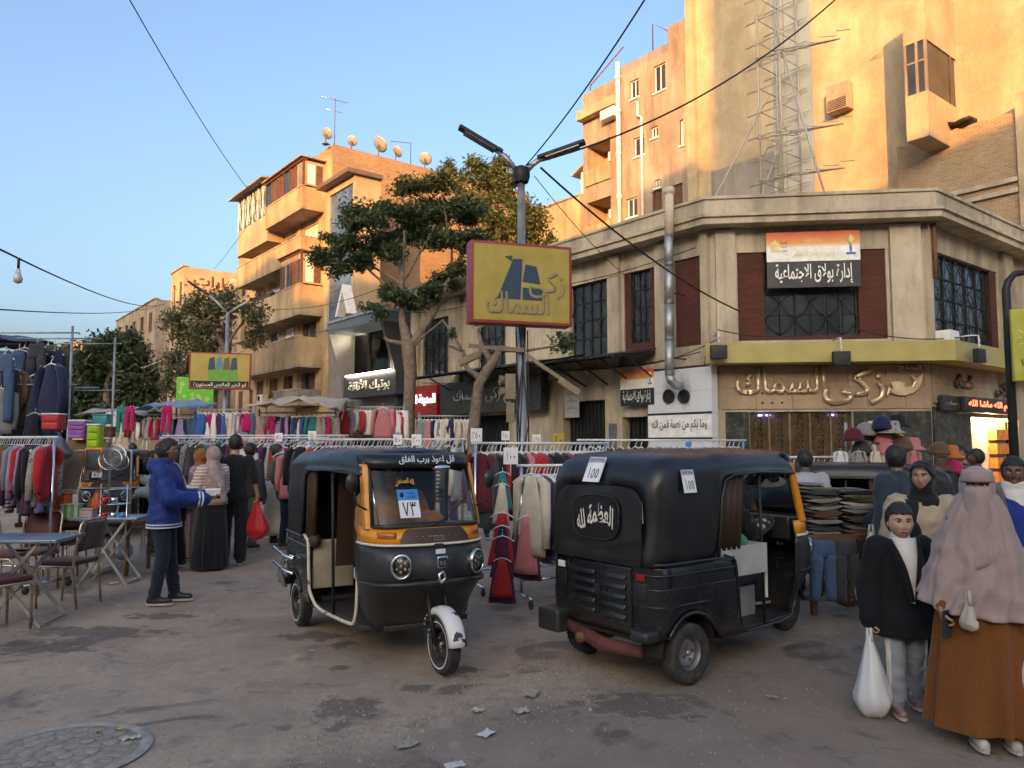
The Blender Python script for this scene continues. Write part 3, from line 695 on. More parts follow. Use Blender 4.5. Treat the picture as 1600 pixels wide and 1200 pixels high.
 c = mixc(t, ramp(t, ad.outputs[0], [(0.25, 0.95), (0.48, 0)]), mixc(t, noise_n(t, v, 3, 5), (0.55, 0.57, 0.6), (0.66, 0.68, 0.72)), (0.03, 0.028, 0.027)); t.links.new(c, b.inputs['Base Color']); b.inputs['Roughness'].default_value = 0.3
 tz0 = 0.05
 for i in range(nx):
  for j in range(nz):
   a, e_ = tx0+(tx1-tx0)*i/nx, tx0+(tx1-tx0)*(i+1)/nx; c0, c1 = tz0+(tz1-tz0)*j/nz, tz0+(tz1-tz0)*(j+1)/nz
   mm = FL.mb(); mm.box(a+0.003, e_-0.003, -0.24+random.uniform(0, 0.004), -0.003, c0+0.003, c1-0.003); mm.build('tile', sootm if c0 > 1.8 else M_TILE, root)
 mm = FL.mb(); mm.box(tx0+0.01, tx1-0.01, -0.26, -0.242, vz0+0.06, vz1-0.06); mm.build('verse_panel', M_WHITEV, root)
 for zz in (vz0, vz1-0.055):
  mm = FL.mb(); mm.box(tx0, tx1, -0.262, -0.243, zz, zz+0.055); mm.build('black_strip', M_TXTK, root)
 lettering('lettering', 'وما بكم من نعمة فمن الله', (tx1-tx0)*0.86, 0.34, M_TXTK, root, FL.lm((tx0+tx1)/2, (vz0+vz1)/2+0.01, 0.262), 0.003, 0.014)
 for hx, hz in holes_c:
  h = FL.mb(); h.lathe([(0.17, 0.0), (0.19, 0.02), (0.19, 0.05), (0.155, 0.05), (0.15, -0.03)], 20, Matrix.Translation((hx, -0.243, hz)) @ Matrix.Rotation(R(90), 4, 'X')); h.build('vent_ring', M_IRON, root)
  h = FL.mb(); h.lathe([(0.0, 0.0), (0.155, 0.0)], 20, Matrix.Translation((hx, -0.249, hz)) @ Matrix.Rotation(R(90), 4, 'X')); h.build('vent_hole', M_DARK, root)
 # little blue box and switch under the verse
 qx, qz = FL.sz(1076, 692, 0.26); mm = FL.mb(); mm.bbox(qx-0.08, qx+0.08, -0.3, -0.25, qz-0.13, qz+0.03, 0.008); mm.build('meter_box', paint('blue_plastic', (0.03, 0.2, 0.5), 0.4), root)
 # metal flue pipe from the vents up over the cornice
 fpx, _ = FL.sz(1047, 500, 0.8)
 fp = thing('flue_pipe', 'silver jointed flue pipe running up past the cornice', 'pipe', tuple(FL.W @ Vector((fpx, -0.8, 2.9)))); fp.matrix_world = Matrix.Translation(fp.location); G = Fac(FL.O, FL.d, fp)
 segs = [(3.45, 4.35), (4.35, 5.3), (5.3, 6.3), (6.3, 7.15)]
 for k, (a, b_) in enumerate(segs):
  mm = G.mb(); xo = -0.03+0.012*k; mm.tube([(fpx+xo-0.02, -0.8, a), (fpx+xo, -0.8, b_)], [0.12, 0.115], 14)
  for q in range(3): mm.tube([(fpx+xo, -0.8, a+0.02+q*0.03), (fpx+xo, -0.8, a+0.035+q*0.03)], 0.13, 14)
  mm.build('pipe_section', M_STEEL, fp)
 mm = G.mb(); mm.tube([(fpx-0.05, -0.8, 3.47), (fpx-0.03, -0.78, 3.32), (fpx+0.03, -0.66, 3.2), (fpx+0.1, -0.5, 3.16)], 0.115, 12); mm.build('elbow', M_STEEL, fp)
 mm = G.mb(); mm.tube([(fpx+0.02, -0.8, 7.1), (fpx+0.02, -0.78, 8.25)], 0.12, 14); mm.lathe([(0.12, 0), (0.15, 0.03), (0.15, 0.16), (0.12, 0.19), (0.0, 0.2)], 14, Matrix.Translation((fpx+0.02, -0.78, 8.2))); mm.build('cowl', M_CREAM, fp)
 for zz in (3.9, 5.6):
  mm = G.mb(); mm.beam((fpx, -0.65, zz), (fpx, -0.18, zz), 0.03); mm.build('bracket', M_IRON, fp)
 # shop door glow, shelves
 dx0, dx1, dz0, dz1 = door
 mm = FR.mb(); mm.box(dx0+0.01, dx1-0.01, 0.34, 0.38, 0.03, dz1); mm.build('shop_back', paint('embossed_panel', (0.62, 0.56, 0.46), 0.5, 0, 0.1, 8, 0.8, 7), root)
 for k in range(5):
  mm = FR.mb(); mm.box(dx0+(dx1-dx0)*0.6, dx1-0.06, 0.1, 0.32, 0.2+k*0.4, 0.5+k*0.4); mm.build('goods_shelf', paint('orange_goods', (0.62, 0.2, 0.04), 0.5, 0, 0.4, 10), root)
 mm = FR.mb(); mm.box(dx0+0.05, dx1-0.05, 0.06, 0.12, dz1-0.07, dz1-0.02); mm.build('shop_light', emit('warm_tube', (1.0, 0.72, 0.35), 9), root)
 la = bpy.data.lights.new('shop_lamp', 'POINT'); la.energy = 22; la.color = (1, 0.75, 0.45); la.shadow_soft_size = 0.1
 lo = bpy.data.objects.new('shop_lamp', la); COL.objects.link(lo); lo.parent = root; lo.location = FR.M @ Vector(((dx0+dx1)/2, 0.14, dz1-0.2))
 # red LED sign, small sign beside it
 sx0, sx1 = FR.x(1508, 0.35), FR.x(1586, 0.35); sz_ = FR.sz(1545, 634, 0.35)[1]
 led = thing('led_sign', 'black light sign with glowing red lettering over the lit shop doorway', 'sign', tuple(FR.W @ Vector((sx0, -0.35, sz_)))); led.matrix_world = Matrix.Translation(led.location); G = Fac(FR.O, FR.d, led)
 mm = G.mb(); mm.bbox(sx0, sx1, -0.35, -0.2, sz_-0.2, sz_+0.2, 0.02); mm.build('housing', M_BLACKV, led)
 lettering('lettering', 'بسم الله ماشاء الله'.replace('ء', ''), (sx1-sx0)*0.9, 0.24, emit('red_led', (1.0, 0.06, 0.03), 5), led, G.lm((sx0+sx1)/2, sz_, 0.352), 0.003, 0.008)
 sx0, sx1 = FR.x(1466, 0.1), FR.x(1502, 0.1)
 mm = FR.mb(); mm.box(sx0, sx1, -0.2, -0.1, sz_-0.17, sz_+0.2); pl = mm.build('shop_plate', M_BLACKV, root)
 lettering('lettering', 'إدارة محلات', (sx1-sx0)*0.8, 0.13, M_TXTY, pl, FR.lm((sx0+sx1)/2, sz_, 0.2), 0.003)
 # flood lamps on curled arms over the fascia
 for F, pxs, py in ((FC, 1123, 550), (FC, 1315, 560), (FR, 1532, 556)):
  fx_, fz_ = F.sz(pxs, py, 1.0)
  lamp = thing('flood_lamp', {1123: 'black flood lamp hanging at the white tiled end of the yellow fascia', 1315: 'black flood lamp hanging before the middle of the yellow fascia', 1532: 'black flood lamp hanging from the fascia near the red light sign'}[pxs], 'lamp', tuple(F.W @ Vector((fx_, -1.0, fz_))), group='flood lamps along the yellow fascia')
  lamp.matrix_world = Matrix.Translation(lamp.location); G = Fac(F.O, F.d, lamp)
  mm = G.mb(); mm.bbox(fx_-0.2, fx_+0.2, -1.06, -0.9, fz_-0.17, fz_+0.17, 0.02); mm.build('housing', M_IRON, lamp)
  mm = G.mb(); mm.box(fx_-0.16, fx_+0.16, -0.9, -0.89, fz_-0.13, fz_+0.13); mm.build('lens', M_GLASS, lamp)
  mm = G.mb(); mm.tube([(fx_, -0.98, fz_+0.17), (fx_, -0.98, fz_+0.5), (fx_, -0.8, fz_+0.52), (fx_+0.02, -0.1, fz_+0.5)], 0.018, 6)
  for q in range(9): mm.tube([(fx_+0.03*math.cos(q*1.8), -0.98+0.03*math.sin(q*1.8), fz_+0.17+q*0.035), (fx_+0.03*math.cos(q*1.8+1.8), -0.98+0.03*math.sin(q*1.8+1.8), fz_+0.205+q*0.035)], 0.009, 4)
  mm.build('arm', M_WHITEP, lamp)
 # ground floor shops of the long wing
 for (a, b_, c0, c1) in shopL:
  mm = FL.mb(); mm.box(a+0.02, b_-0.02, 0.32, 0.36, c0, c1)
  for k in range(int((b_-a)/0.16)): mm.box(a+0.05+k*0.16, a+0.075+k*0.16, 0.27, 0.32, c0, c1)
  mm.build('shop_gate', M_IRON, root)
 # plate on the second shop: dark sign board with pale letters
 x0, z1 = FL.sz(688, 601, 0.5); x1, z0 = FL.sz(845, 640, 0.5)
 mm = FL.mb(); mm.box(x0, x1, -0.5, -0.21, z0, z1); sg = mm.build('shop_sign', paint('dark_sign', (0.03, 0.034, 0.03), 0.3), root)
 lettering('lettering', 'الحاج زكى السماك', (x1-x0)*0.72, 0.62, paint('silver_letters', (0.45, 0.46, 0.42), 0.35, 0.6), sg, FL.lm((x0+x1)/2+0.1, (z0+z1)/2, 0.5), 0.03, 0.01)
 x0, z1 = FL.sz(641, 605, 0.45); x1, z0 = FL.sz(682, 650, 0.45)
 mm = FL.mb(); mm.box(x0, x1, -0.45, -0.21, z0, z1); sg = mm.build('shop_sign', paint('red_sign', (0.33, 0.018, 0.012), 0.4), root)
 lettering('lettering', 'المدينة الم', (x1-x0)*0.9, 0.55, emit('white_sign_letters', (0.75, 0.75, 1.0), 0.9), sg, FL.lm((x0+x1)/2, (z0+z1)/2, 0.45), 0.03, 0.01)
 # corrugated awnings
 def awning(pa, pb, py, name, label, out=2.0, drop=0.35, col=(0.05, 0.055, 0.065)):
  x0 = FL.x(pa, out); x1 = FL.x(pb, out); z = FL.sz(pb, py, out)[1]
  aw = thing('awning', label, 'awning', tuple(FL.W @ Vector((x0, 0, z)))); aw.matrix_world = Matrix.Translation(aw.location); G = Fac(FL.O, FL.d, aw)
  mm = G.mb(); n = int((x1-x0)/0.07); rings = []
  for k in range(n+1):
   x = x0+(x1-x0)*k/n; dz = 0.022*(1 if k % 2 else -1)+0.04*noise.noise((x*0.5, 3, 1)); rings.append([(x, -0.05, z+drop+dz), (x, -out*0.5, z+drop*0.45+dz), (x, -out, z+dz)])
  mm.loft(rings, False, False, False, smooth=False); sh = mm.build('roof_sheet', paint('awning_sheet', col, 0.4, 0.4, 0.3, 3, dirt=(0.2, 0.16, 0.13)), aw, fix=False)
  sd = sh.modifiers.new('s', 'SOLIDIFY'); sd.thickness = 0.012
  for k in range(4):
   x = x0+0.1+(x1-x0-0.2)*k/3; mm = G.mb(); mm.beam((x, -0.02, z+drop-0.08), (x, -out, z-0.07), 0.05); mm.beam((x, -0.02, z-0.6), (x, -out*0.7, z+0.0), 0.035); mm.build('bracket', M_IRON, aw)
 awning(646, 838, 565, 'a', 'dark corrugated awning over the shop fronts behind the trees')
 awning(842, 960, 553, 'b', 'short blue grey corrugated awning beside the brick framed window', 1.8, 0.3, (0.07, 0.085, 0.11))
 # papers on the wall
 for (a, b_, c, d_, cc) in ((882, 605, 905, 652, (0.33, 0.33, 0.32)), (951, 662, 963, 685, (0.12, 0.12, 0.16)), (951, 688, 963, 700, (0.3, 0.3, 0.32))):
  x0, z1 = FL.sz(a, b_, 0.03); x1, z0 = FL.sz(c, d_, 0.03); mm = FL.mb(); mm.box(x0, x1, -0.03, -0.012, z0, z1); pp = mm.build('notice', paint('notice_%d' % a, cc, 0.6, 0, 0.2, 8), root)
  for q in range(3): lettering('lettering', ['إعلان هام', 'ممنوع الانتظار', 'بولاق'][q], (x1-x0)*0.7, (z1-z0)*0.12, M_TXTK, pp, FL.lm((x0+x1)/2, z1-(z1-z0)*(0.25+0.22*q), 0.03), 0.003)
 # window box AC on the right wing, drain pipe
 ax, az = FR.sz(1447, 521, 0.25); mm = FR.mb(); mm.bbox(0.05, 0.6, -0.5, -0.15, az-0.12, az+0.14, 0.015); mm.build('air_conditioner', M_WHITEP, root)
 mm = FR.mb(); mm.tube([(0.12, -0.2, 5.8), (0.12, -0.2, 7.2)], 0.06, 8); mm.build('drain_pipe', M_RUST, root)
 return root, FL, FC, FR
CORNER, FL, FC, FR = make_corner()
# ---------------------------------------------------------------- other buildings
def bldg(label, O, d, group=None, name='apartment_building'):
 r_ = thing(name, label, 'building', tuple(O), group=group); return r_, Fac(O, d, r_)
def box_walls(F, root, W, D, H, m, holes=(), z0=0.0, side_holes=(), name='wall'):
 """front with openings, right and left side, back, flat roof"""
 a = F.mb(); wall(a, W, z0, H, holes, 0.25); a.build(name, m, root)
 b = F.mb(); b.add([(W,0,z0),(W,D,z0),(W,D,H),(W,0,H)], [(0,1,2,3)]); b.build(name, m, root)
 b = F.mb(); b.add([(0,D,z0),(0,0,z0),(0,0,H),(0,D,H)], [(0,1,2,3)]); b.add([(W,D,z0),(0,D,z0),(0,D,H),(W,D,H)], [(0,1,2,3)]); b.build(name, m, root)
 b = F.mb(); b.add([(0,0,H-0.5),(W,0,H-0.5),(W,D,H-0.5),(0,D,H-0.5)], [(0,1,2,3)]); b.build('roof', M_GREYP, root)
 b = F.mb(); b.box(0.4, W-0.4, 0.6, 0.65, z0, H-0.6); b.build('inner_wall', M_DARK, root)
def dish(p, r, az, el, label, group='satellite dishes on the roofs'):
 r *= 0.72; t_ = thing('satellite_dish', label, 'satellite dish', p, az, group)
 T = Matrix.Translation((0, 0, r*1.1+0.25)) @ Matrix.Rotation(R(90-el), 4, 'X')
 m = MB(); prof = [(r*k/6, 0.22*r*(k/6)**2) for k in range(7)]; m.lathe([(0.001, 0)]+prof[1:]+[(r*0.985, 0.24*r)]+[(q[0]*0.97, q[1]+0.012) for q in prof[:0:-1]], 20, T); m.build('reflector', paint('dish_metal', (0.42, 0.38, 0.33), 0.55, 0.3, 0.25, 6, dirt=(0.25, 0.15, 0.08)), t_)
 m = MB(T); m.tube([(0, -r*0.9, 0.2*r), (0, -r*0.3, r*0.8), (0, 0, r*0.75)], 0.014, 5); m.sphere((0, 0, r*0.72), 0.05, 8, 5); m.build('feed_arm', M_IRON, t_)
 m = MB(); m.tube([(0, 0.05, 0), (0, 0.05, r*1.1+0.25)], 0.03, 6); m.box(-0.15, 0.15, -0.1, 0.2, 0, 0.05); m.build('mast', M_RUST, t_)
def antenna(p, h, az, label):
 t_ = thing('roof_antenna', label, 'antenna', p, az, 'aerials on the roofs')
 m = MB(); m.tube([(0,0,0),(0,0,h)], 0.022, 5); m.build('mast', M_RUST, t_)
 m = MB(); m.tube([(-0.7,0,h-0.1),(0.7,0,h-0.1)], 0.013, 4)
 for k in range(8): m.tube([(-0.6+k*0.17,-0.28,h-0.1),(-0.6+k*0.17,0.28,h-0.1)], 0.007, 4)
 m.tube([(-0.45,0,h-0.7),(0.45,0,h-0.7)], 0.012, 4); m.build('boom', M_ALU, t_)
def make_orange():
 K = CL+U*22.9; L = 10.4; H = 16.85
 root, F = bldg('tall ochre apartment block with stepped balconies and brown shutters behind the ficus', K+U*L, -U)
 S = Fac(K, V, root)
 rows = []   # (top py at px~470 , floor z)
 def zz(px, py, out=0.0): return F.sz(px, py, out)[1]
 zf = [F.sz(470, y, 1.2)[1] for y in (632, 572, 490, 404, 326)]   # undersides of balconies
 zt = [F.sz(470, y, 1.2)[1] for y in (607, 524, 443, 367, 291)]   # their parapet tops
 xa, xb = F.x(398), F.x(503)
 holes = []; wl = []
 for k in range(5):
  z0, z1 = zt[k]-0.85, zt[k]+1.0
  for (a, b, w) in ((0.6, 1.7, 0), (2.6, 3.9, 0), (4.7, 6.0, 0), (7.1, 8.9, 1)):
   holes.append((a, b, z0 if w else z0+0.75, z1)); wl.append((a, b, z0 if w else z0+0.75, z1, k, w))
 box_walls(F, root, L, 13, H-0.6, M_OCHRE, holes)
 for a, b, c, d, k, w in wl:
  q = random.random()
  window(F, root, a+0.003, b-0.003, c+0.003, d-0.003, 'shutter', 0.1, 4 if w else 2, fm=M_WOODB if q < 0.75 else M_WHITEP, ajar=([1] if q < 0.35 else None))
 # cream strips of newer paint between windows are raised pilasters
 for x0, x1 in ((1.9, 2.35), (6.3, 6.75)): slab(F, root, 'pilaster', x0, x1, -0.06, -0.002, 0, H-1.4, M_SANDY)
 for k in range(5):
  x0 = 6.4 if k in (4, 0) else (2.2 if k == 2 else 0.2)
  if k == 4: x0 = 4.6
  x1 = 9.6
  b = F.mb(); b.box(x0, x1, -1.2, -0.003, zf[k], zf[k]+0.14); b.build('balcony_slab', M_TAN, root)
  for (a0, a1, b0, b1) in ((x0, x1, -1.2, -1.1), (x0, x0+0.1, -1.1, -0.003), (x1-0.1, x1, -1.1, -0.003)):
   b = F.mb(); b.box(a0, a1, b0, b1, zf[k]+0.141, zt[k]); b.build('balcony_wall', M_OCHRE if k else M_GREYP, root)
  b = F.mb(); b.box(x0-0.03, x1+0.03, -1.24, -1.06, zt[k]+0.001, zt[k]+0.05); b.build('balcony_rail', M_CREAM, root)
 # glazed balcony room on the fourth and fifth balcony
 for k, x0, x1, hgt in ((4, 4.6, 9.6, 1.25), (2, 7.0, 9.6, 1.5)):
  z0 = zt[k]+0.06; b = F.mb(); n = 6
  for j in range(n+1):
   xx = x0+(x1-x0)*j/n; b.box(xx-0.05, xx+0.05, -1.2, -1.1, z0, z0+hgt)
  b.box(x0-0.05, x1+0.1, -1.25, -1.0, z0+hgt, z0+hgt+0.12); b.build('balcony_frame', M_WOODB, root)
  for j in range(n):
   xx = x0+(x1-x0)*j/n; b = F.mb(); b.box(xx+0.055, xx+(x1-x0)/n-0.055, -1.16, -1.13, z0+0.02, z0+hgt-0.02); b.build('balcony_pane', [M_WOODB, M_GLASS, M_WOODB, M_GREYP, M_GLASS, M_WOODB][(j+k) % 6], root)
  b = F.mb(); b.box(x1+0.0, x1+0.04, -1.1, -0.003, z0, z0+hgt); b.build('balcony_side', M_OCHRE if k == 4 else M_SANDY, root)
  for (q0, q1, mt) in ((-0.95, -0.55, M_WHITEP), (-0.5, -0.15, M_WOODB)):
   b = F.mb(); b.box(x1+0.041, x1+0.06, q0, q1, z0+0.08, z0+hgt-0.15); b.build('balcony_pane', mt, root)
  b = F.mb(); b.box(x0-0.15, x1+0.2, -1.4, -0.003, z0+hgt+0.121, z0+hgt+0.19); b.build('balcony_roof', M_TAN, root)
 # latticed rooftop room at the far end
 z0 = F.sz(425, 330, 1.0)[1]; z1 = F.sz(420, 292, 1.0)[1]
 b = F.mb(); b.box(-0.4, 4.4, -1.0, -0.003, z0-1.5, z0); b.build('balcony_wall', M_SANDY, root)
 b = F.mb(); b.box(-0.4, 4.4, -0.95, -0.9, z0+0.001, z1+0.4); g = b.build('lattice_glass', paint('green_glass', (0.03, 0.07, 0.06), 0.2), root)
 b = F.mb()
 for k in range(10):
  xx = -0.38+k*0.47; b.beam((xx, -0.99, z0+0.1), (xx+0.45, -0.99, z1+0.35), 0.02); b.beam((xx+0.45, -0.975, z0+0.1), (xx, -0.975, z1+0.35), 0.02)
 for k in range(7): b.box(-0.4+k*0.79, -0.34+k*0.79, -1.02, -0.96, z0, z1+0.4)
 b.build('lattice', M_WHITEP, root)
 b = F.mb(); b.add([(-0.9,-1.5,z1+0.42),(4.6,-1.5,z1+0.42),(4.6,0.5,z1+0.75),(-0.9,0.5,z1+0.75),(-0.9,-1.5,z1+0.5),(4.6,-1.5,z1+0.5),(4.6,0.5,z1+0.83),(-0.9,0.5,z1+0.83)], [(0,1,2,3),(4,5,6,7),(0,1,5,4),(1,2,6,5),(2,3,7,6),(3,0,4,7)]); b.build('canopy', M_TAN, root)
 for (x_, k) in ((3.0, 1), (6.1, 2), (2.1, 3), (6.2, 0), (4.2, 1), (1.9, 0)):
  b = F.mb(); b.bbox(x_, x_+0.75, -0.42, -0.02, zt[k]-0.35, zt[k]+0.12, 0.02); ac = b.build('air_conditioner', M_WHITEP, root); b = F.mb(); b.lathe([(0.0, 0.0), (0.17, 0.0), (0.18, 0.012)], 14, Matrix.Translation((x_+0.3, -0.425, zt[k]-0.11)) @ Matrix.Rotation(R(90), 4, 'X')); b.build('fan_grille', M_IRON, ac)
 # raised brick end wall facing the crossing
 b = S.mb(); b.box(0.02, 12.8, 0.02, 0.3, H-7.5, H-0.1); wl_ = b.build('brick_wall', M_BRICKTAN, root)
 wl_.location = S.M.to_3x3() @ Vector((0, -0.06, 0))
 b = F.mb(); b.box(6.2, L+0.02, 0.02, 0.3, H-0.9, H-0.1); b.build('brick_wall', M_BRICKTANU, root)
 # side windows seen under the tree
 for (pa, pb, pc, pd) in ((564, 422, 585, 456),):
  x0, z1 = S.sz(pa, pb); x1, z0 = S.sz(pc, pd); window(S, root, x0, x1, z0, z1, 'plain', -0.12, 2, 1, M_SANDY)
 # dishes and aerials on the roof
 for px, t_, r_, lab in ((506, 0, 0.42, 'small orange lit dish on the nearest roof edge of the ochre block'), (547, 1.5, 0.38, 'low dish behind the brick parapet of the ochre block'), (591, 3.3, 0.62, 'largest round dish on the brick parapet of the ochre block'), (619, 5.0, 0.45, 'white dish beside a bent pipe on the brick parapet'), (665, 7.5, 0.5, 'pale dish at the far end of the brick parapet')):
  o = 0.25
  dish(tuple(S.W @ Vector((S.x(px), o, H-0.12))), r_, R(150+random.uniform(-30, 30)), 35, lab)
 antenna(tuple(S.W @ Vector((0.25, 0.3, H-0.12))), 2.6, 0.6, 'tall comb shaped aerial at the corner of the ochre block')
 p = thing('bent_pipe', 'thin bent pipe standing on the brick parapet', 'pipe', tuple(S.W @ Vector((S.x(641), 0.2, H-0.12)))); b = MB(); b.tube([(0,0,0),(0,0,1.3),(-1.0,-0.6,1.15)], 0.025, 5); b.build('pipe', M_RUST, p)
 return root
make_orange()
def make_boutique():
 s0, s1 = 14.86, 22.8
 root, F = bldg('clothing boutique with slanted grey portal and lit display window', CL+U*s1, -U, name='boutique')
 W = s1-s0; xg = F.x(513);
 H = F.sz(620, 478)[1]
 M_GREYC = paint('grey_cladding', (0.22, 0.2, 0.185), 0.6, 0, 0.12, 1.5, dirt=(0.12, 0.1, 0.09))
 M_PANEL = paint('dark_cladding', (0.05, 0.052, 0.055), 0.45, 0.2, 0.15, 2)
 ox0, ox1 = F.x(545), F.x(608); oz1 = F.sz(575, 512)[1]; oz0 = F.sz(575, 592)[1]
 box_walls(F, root, W, 9, H, M_GREYC, [(ox0, ox1, oz0, oz1), (ox0-0.2, ox1+0.6, 0.05, 2.9)])
 for k in range(2):
  a = ox0+(ox1-ox0)*k/2; b = F.mb(); b.box(a+0.03, a+(ox1-ox0)/2-0.03, 0.05, 0.07, oz0, oz1); b.build('pane', clear_glass(), root)
 for k in range(3): a = ox0+(ox1-ox0)*k/2; b = F.mb(); b.box(a-0.04, a+0.04, -0.03, 0.1, oz0, oz1); b.build('window_mullion', M_IRON, root)
 b = F.mb(); b.box(ox0-0.3, ox1+0.3, 0.56, 0.595, oz0-0.2, oz1+0.2); b.build('display_back', paint('pale_lining', (0.62, 0.6, 0.52), 0.6), root)
 b = F.mb(); b.box(ox0+0.3, ox0+0.5, 0.2, 0.3, oz1-0.1, oz1-0.05); b.box(ox0+1.2, ox0+1.4, 0.2, 0.3, oz1-0.1, oz1-0.05); b.build('display_light', emit('white_spot', (1.0, 0.95, 0.85), 14), root)
 la = bpy.data.lights.new('display_lamp', 'POINT'); la.energy = 90; la.color = (1, 0.94, 0.82); la.shadow_soft_size = 0.2
 lo = bpy.data.objects.new('display_lamp', la); COL.objects.link(lo); lo.parent = root; lo.location = F.M @ Vector((ox0+1.2, 0.3, oz1-0.3))
 # mannequin figure in the window
 mn = thing('mannequin', 'headless mannequin in dark dress behind the boutique glass', 'mannequin', tuple(F.W @ Vector((ox0+0.9, 0.34, oz0+0.02))))
 G = MB(); G.lathe([(0.16, 0), (0.12, 0.5), (0.17, 0.85), (0.11, 1.1), (0.17, 1.35), (0.15, 1.45), (0.05, 1.52), (0.045, 1.6), (0.0, 1.61)], 14); G.build('torso', cloth('olive_dress', (0.16, 0.14, 0.1)), mn)
 G = MB(); G.lathe([(0.2, 0), (0.2, 0.02), (0.02, 0.03), (0.02, 0.1)], 12, Matrix.Translation((0,0,-0.02))); G.build('stand', M_IRON, mn)
 # slanted portal: top beam and two leaning sides
 tx0, tz1 = F.sz(512, 487, 1.3); tx1, _ = F.sz(597, 487, 1.3); tz1 = F.sz(597, 479, 1.3)[1]; tz0 = F.sz(597, 500, 1.3)[1]
 M_PORT = paint('steel_blue_panel', (0.2, 0.23, 0.26), 0.35, 0.5, 0.1, 2)
 b = F.mb(); b.box(tx0, tx1, -1.3, -0.003, tz0, tz1-0.12); b.build('portal_beam', M_PORT, root)
 b = F.mb(); b.box(tx0-0.05, tx1+0.05, -1.36, 0.05, tz1-0.119, tz1); b.build('portal_edge', paint('light_edge', (0.4, 0.42, 0.43), 0.3, 0.5), root)
 for (xx, mt) in ((tx0, M_GREYC), (tx1-0.18, M_PANEL)):
  pts = [(-1.3, tz0), (-1.1, tz0-0.6), (-0.75, tz0-1.7), (-0.6, tz0-2.6), (-0.55, 0.0), (-0.004, 0.0), (-0.004, tz0)]
  b = F.mb(); n = len(pts); b.add([(xx, y, z) for y, z in pts]+[(xx+0.18, y, z) for y, z in pts], [tuple(range(n)), tuple(reversed(range(n, 2*n)))]+[(i, (i+1) % n, (i+1) % n+n, i+n) for i in range(n)]); b.build('portal_side', mt, root)
 x0, z1 = F.sz(538, 590, 0.9); x1, z0 = F.sz(618, 615, 0.9)
 b = F.mb(); b.box(x0, x1, -0.9, -0.003, z0, z1); sg = b.build('shop_sign', M_PANEL, root)
 lettering('lettering', 'بوتيك الأناقة', (x1-x0)*0.8, (z1-z0)*0.6, paint('cream_letters', (0.7, 0.62, 0.48), 0.4), sg, F.lm((x0+x1)/2, (z0+z1)/2, 0.9), 0.04, 0.01)
 b = F.mb(); b.box(x0+0.3, x1-0.3, -1.0, -0.93, z1-0.02, z1+0.05); b.build('sign_light', emit('tube_light', (1, 0.95, 0.9), 8), root)
 # glass stair tower
 T0, T1 = F.x(513), F.x(558); zt_ = F.sz(540, 288)[1]
 b = F.mb(); wall(b, T1, H-0.3, zt_, [(T0+0.35, T1-0.15, H-0.1, zt_-0.35)], 0.15, T0, y=-0.3); b.add([(T1,-0.3,H-0.3),(T1,1.1,H-0.3),(T1,1.1,zt_),(T1,-0.3,zt_)], [(0,1,2,3)]); b.add([(T0,1.1,H-0.3),(T0,-0.3,H-0.3),(T0,-0.3,zt_),(T0,1.1,zt_)], [(0,1,2,3)]); b.build('tower_wall', M_SANDY, root)
 b = F.mb(); b.box(T0-0.2, T1+0.2, -0.75, 1.1, zt_+0.001, zt_+0.2); b.build('tower_roof', paint('brown_edge', (0.14, 0.1, 0.08), 0.5), root)
 n = 8; hh = (zt_-0.35-(H-0.1))/n
 for k in range(n):
  for c in range(2):
   w_ = (T1-0.15-T0-0.35)/2; b = F.mb(); b.box(T0+0.36+c*w_, T0+0.34+(c+1)*w_, -0.2, -0.19, H-0.09+k*hh, H-0.11+(k+1)*hh); b.build('pane', M_GLASSB, root)
 # gable shaped dormer panel low on the tower
 gx, gz = F.sz(545, 470, 0.4); b = F.mb(); b.prism([(gx-0.7, gz-0.7), (gx, gz+0.75), (gx+0.7, gz-0.7), (gx+0.5, gz-0.7), (gx, gz+0.45), (gx-0.5, gz-0.7)], -0.75, -0.31); b.build('gable_frame', M_WHITEP, root)
 b = F.mb(); b.prism([(gx-0.5, gz-0.7), (gx, gz+0.44), (gx+0.5, gz-0.7)], -0.34, -0.31); b.build('gable_panel', M_WOODB, root)
make_boutique()
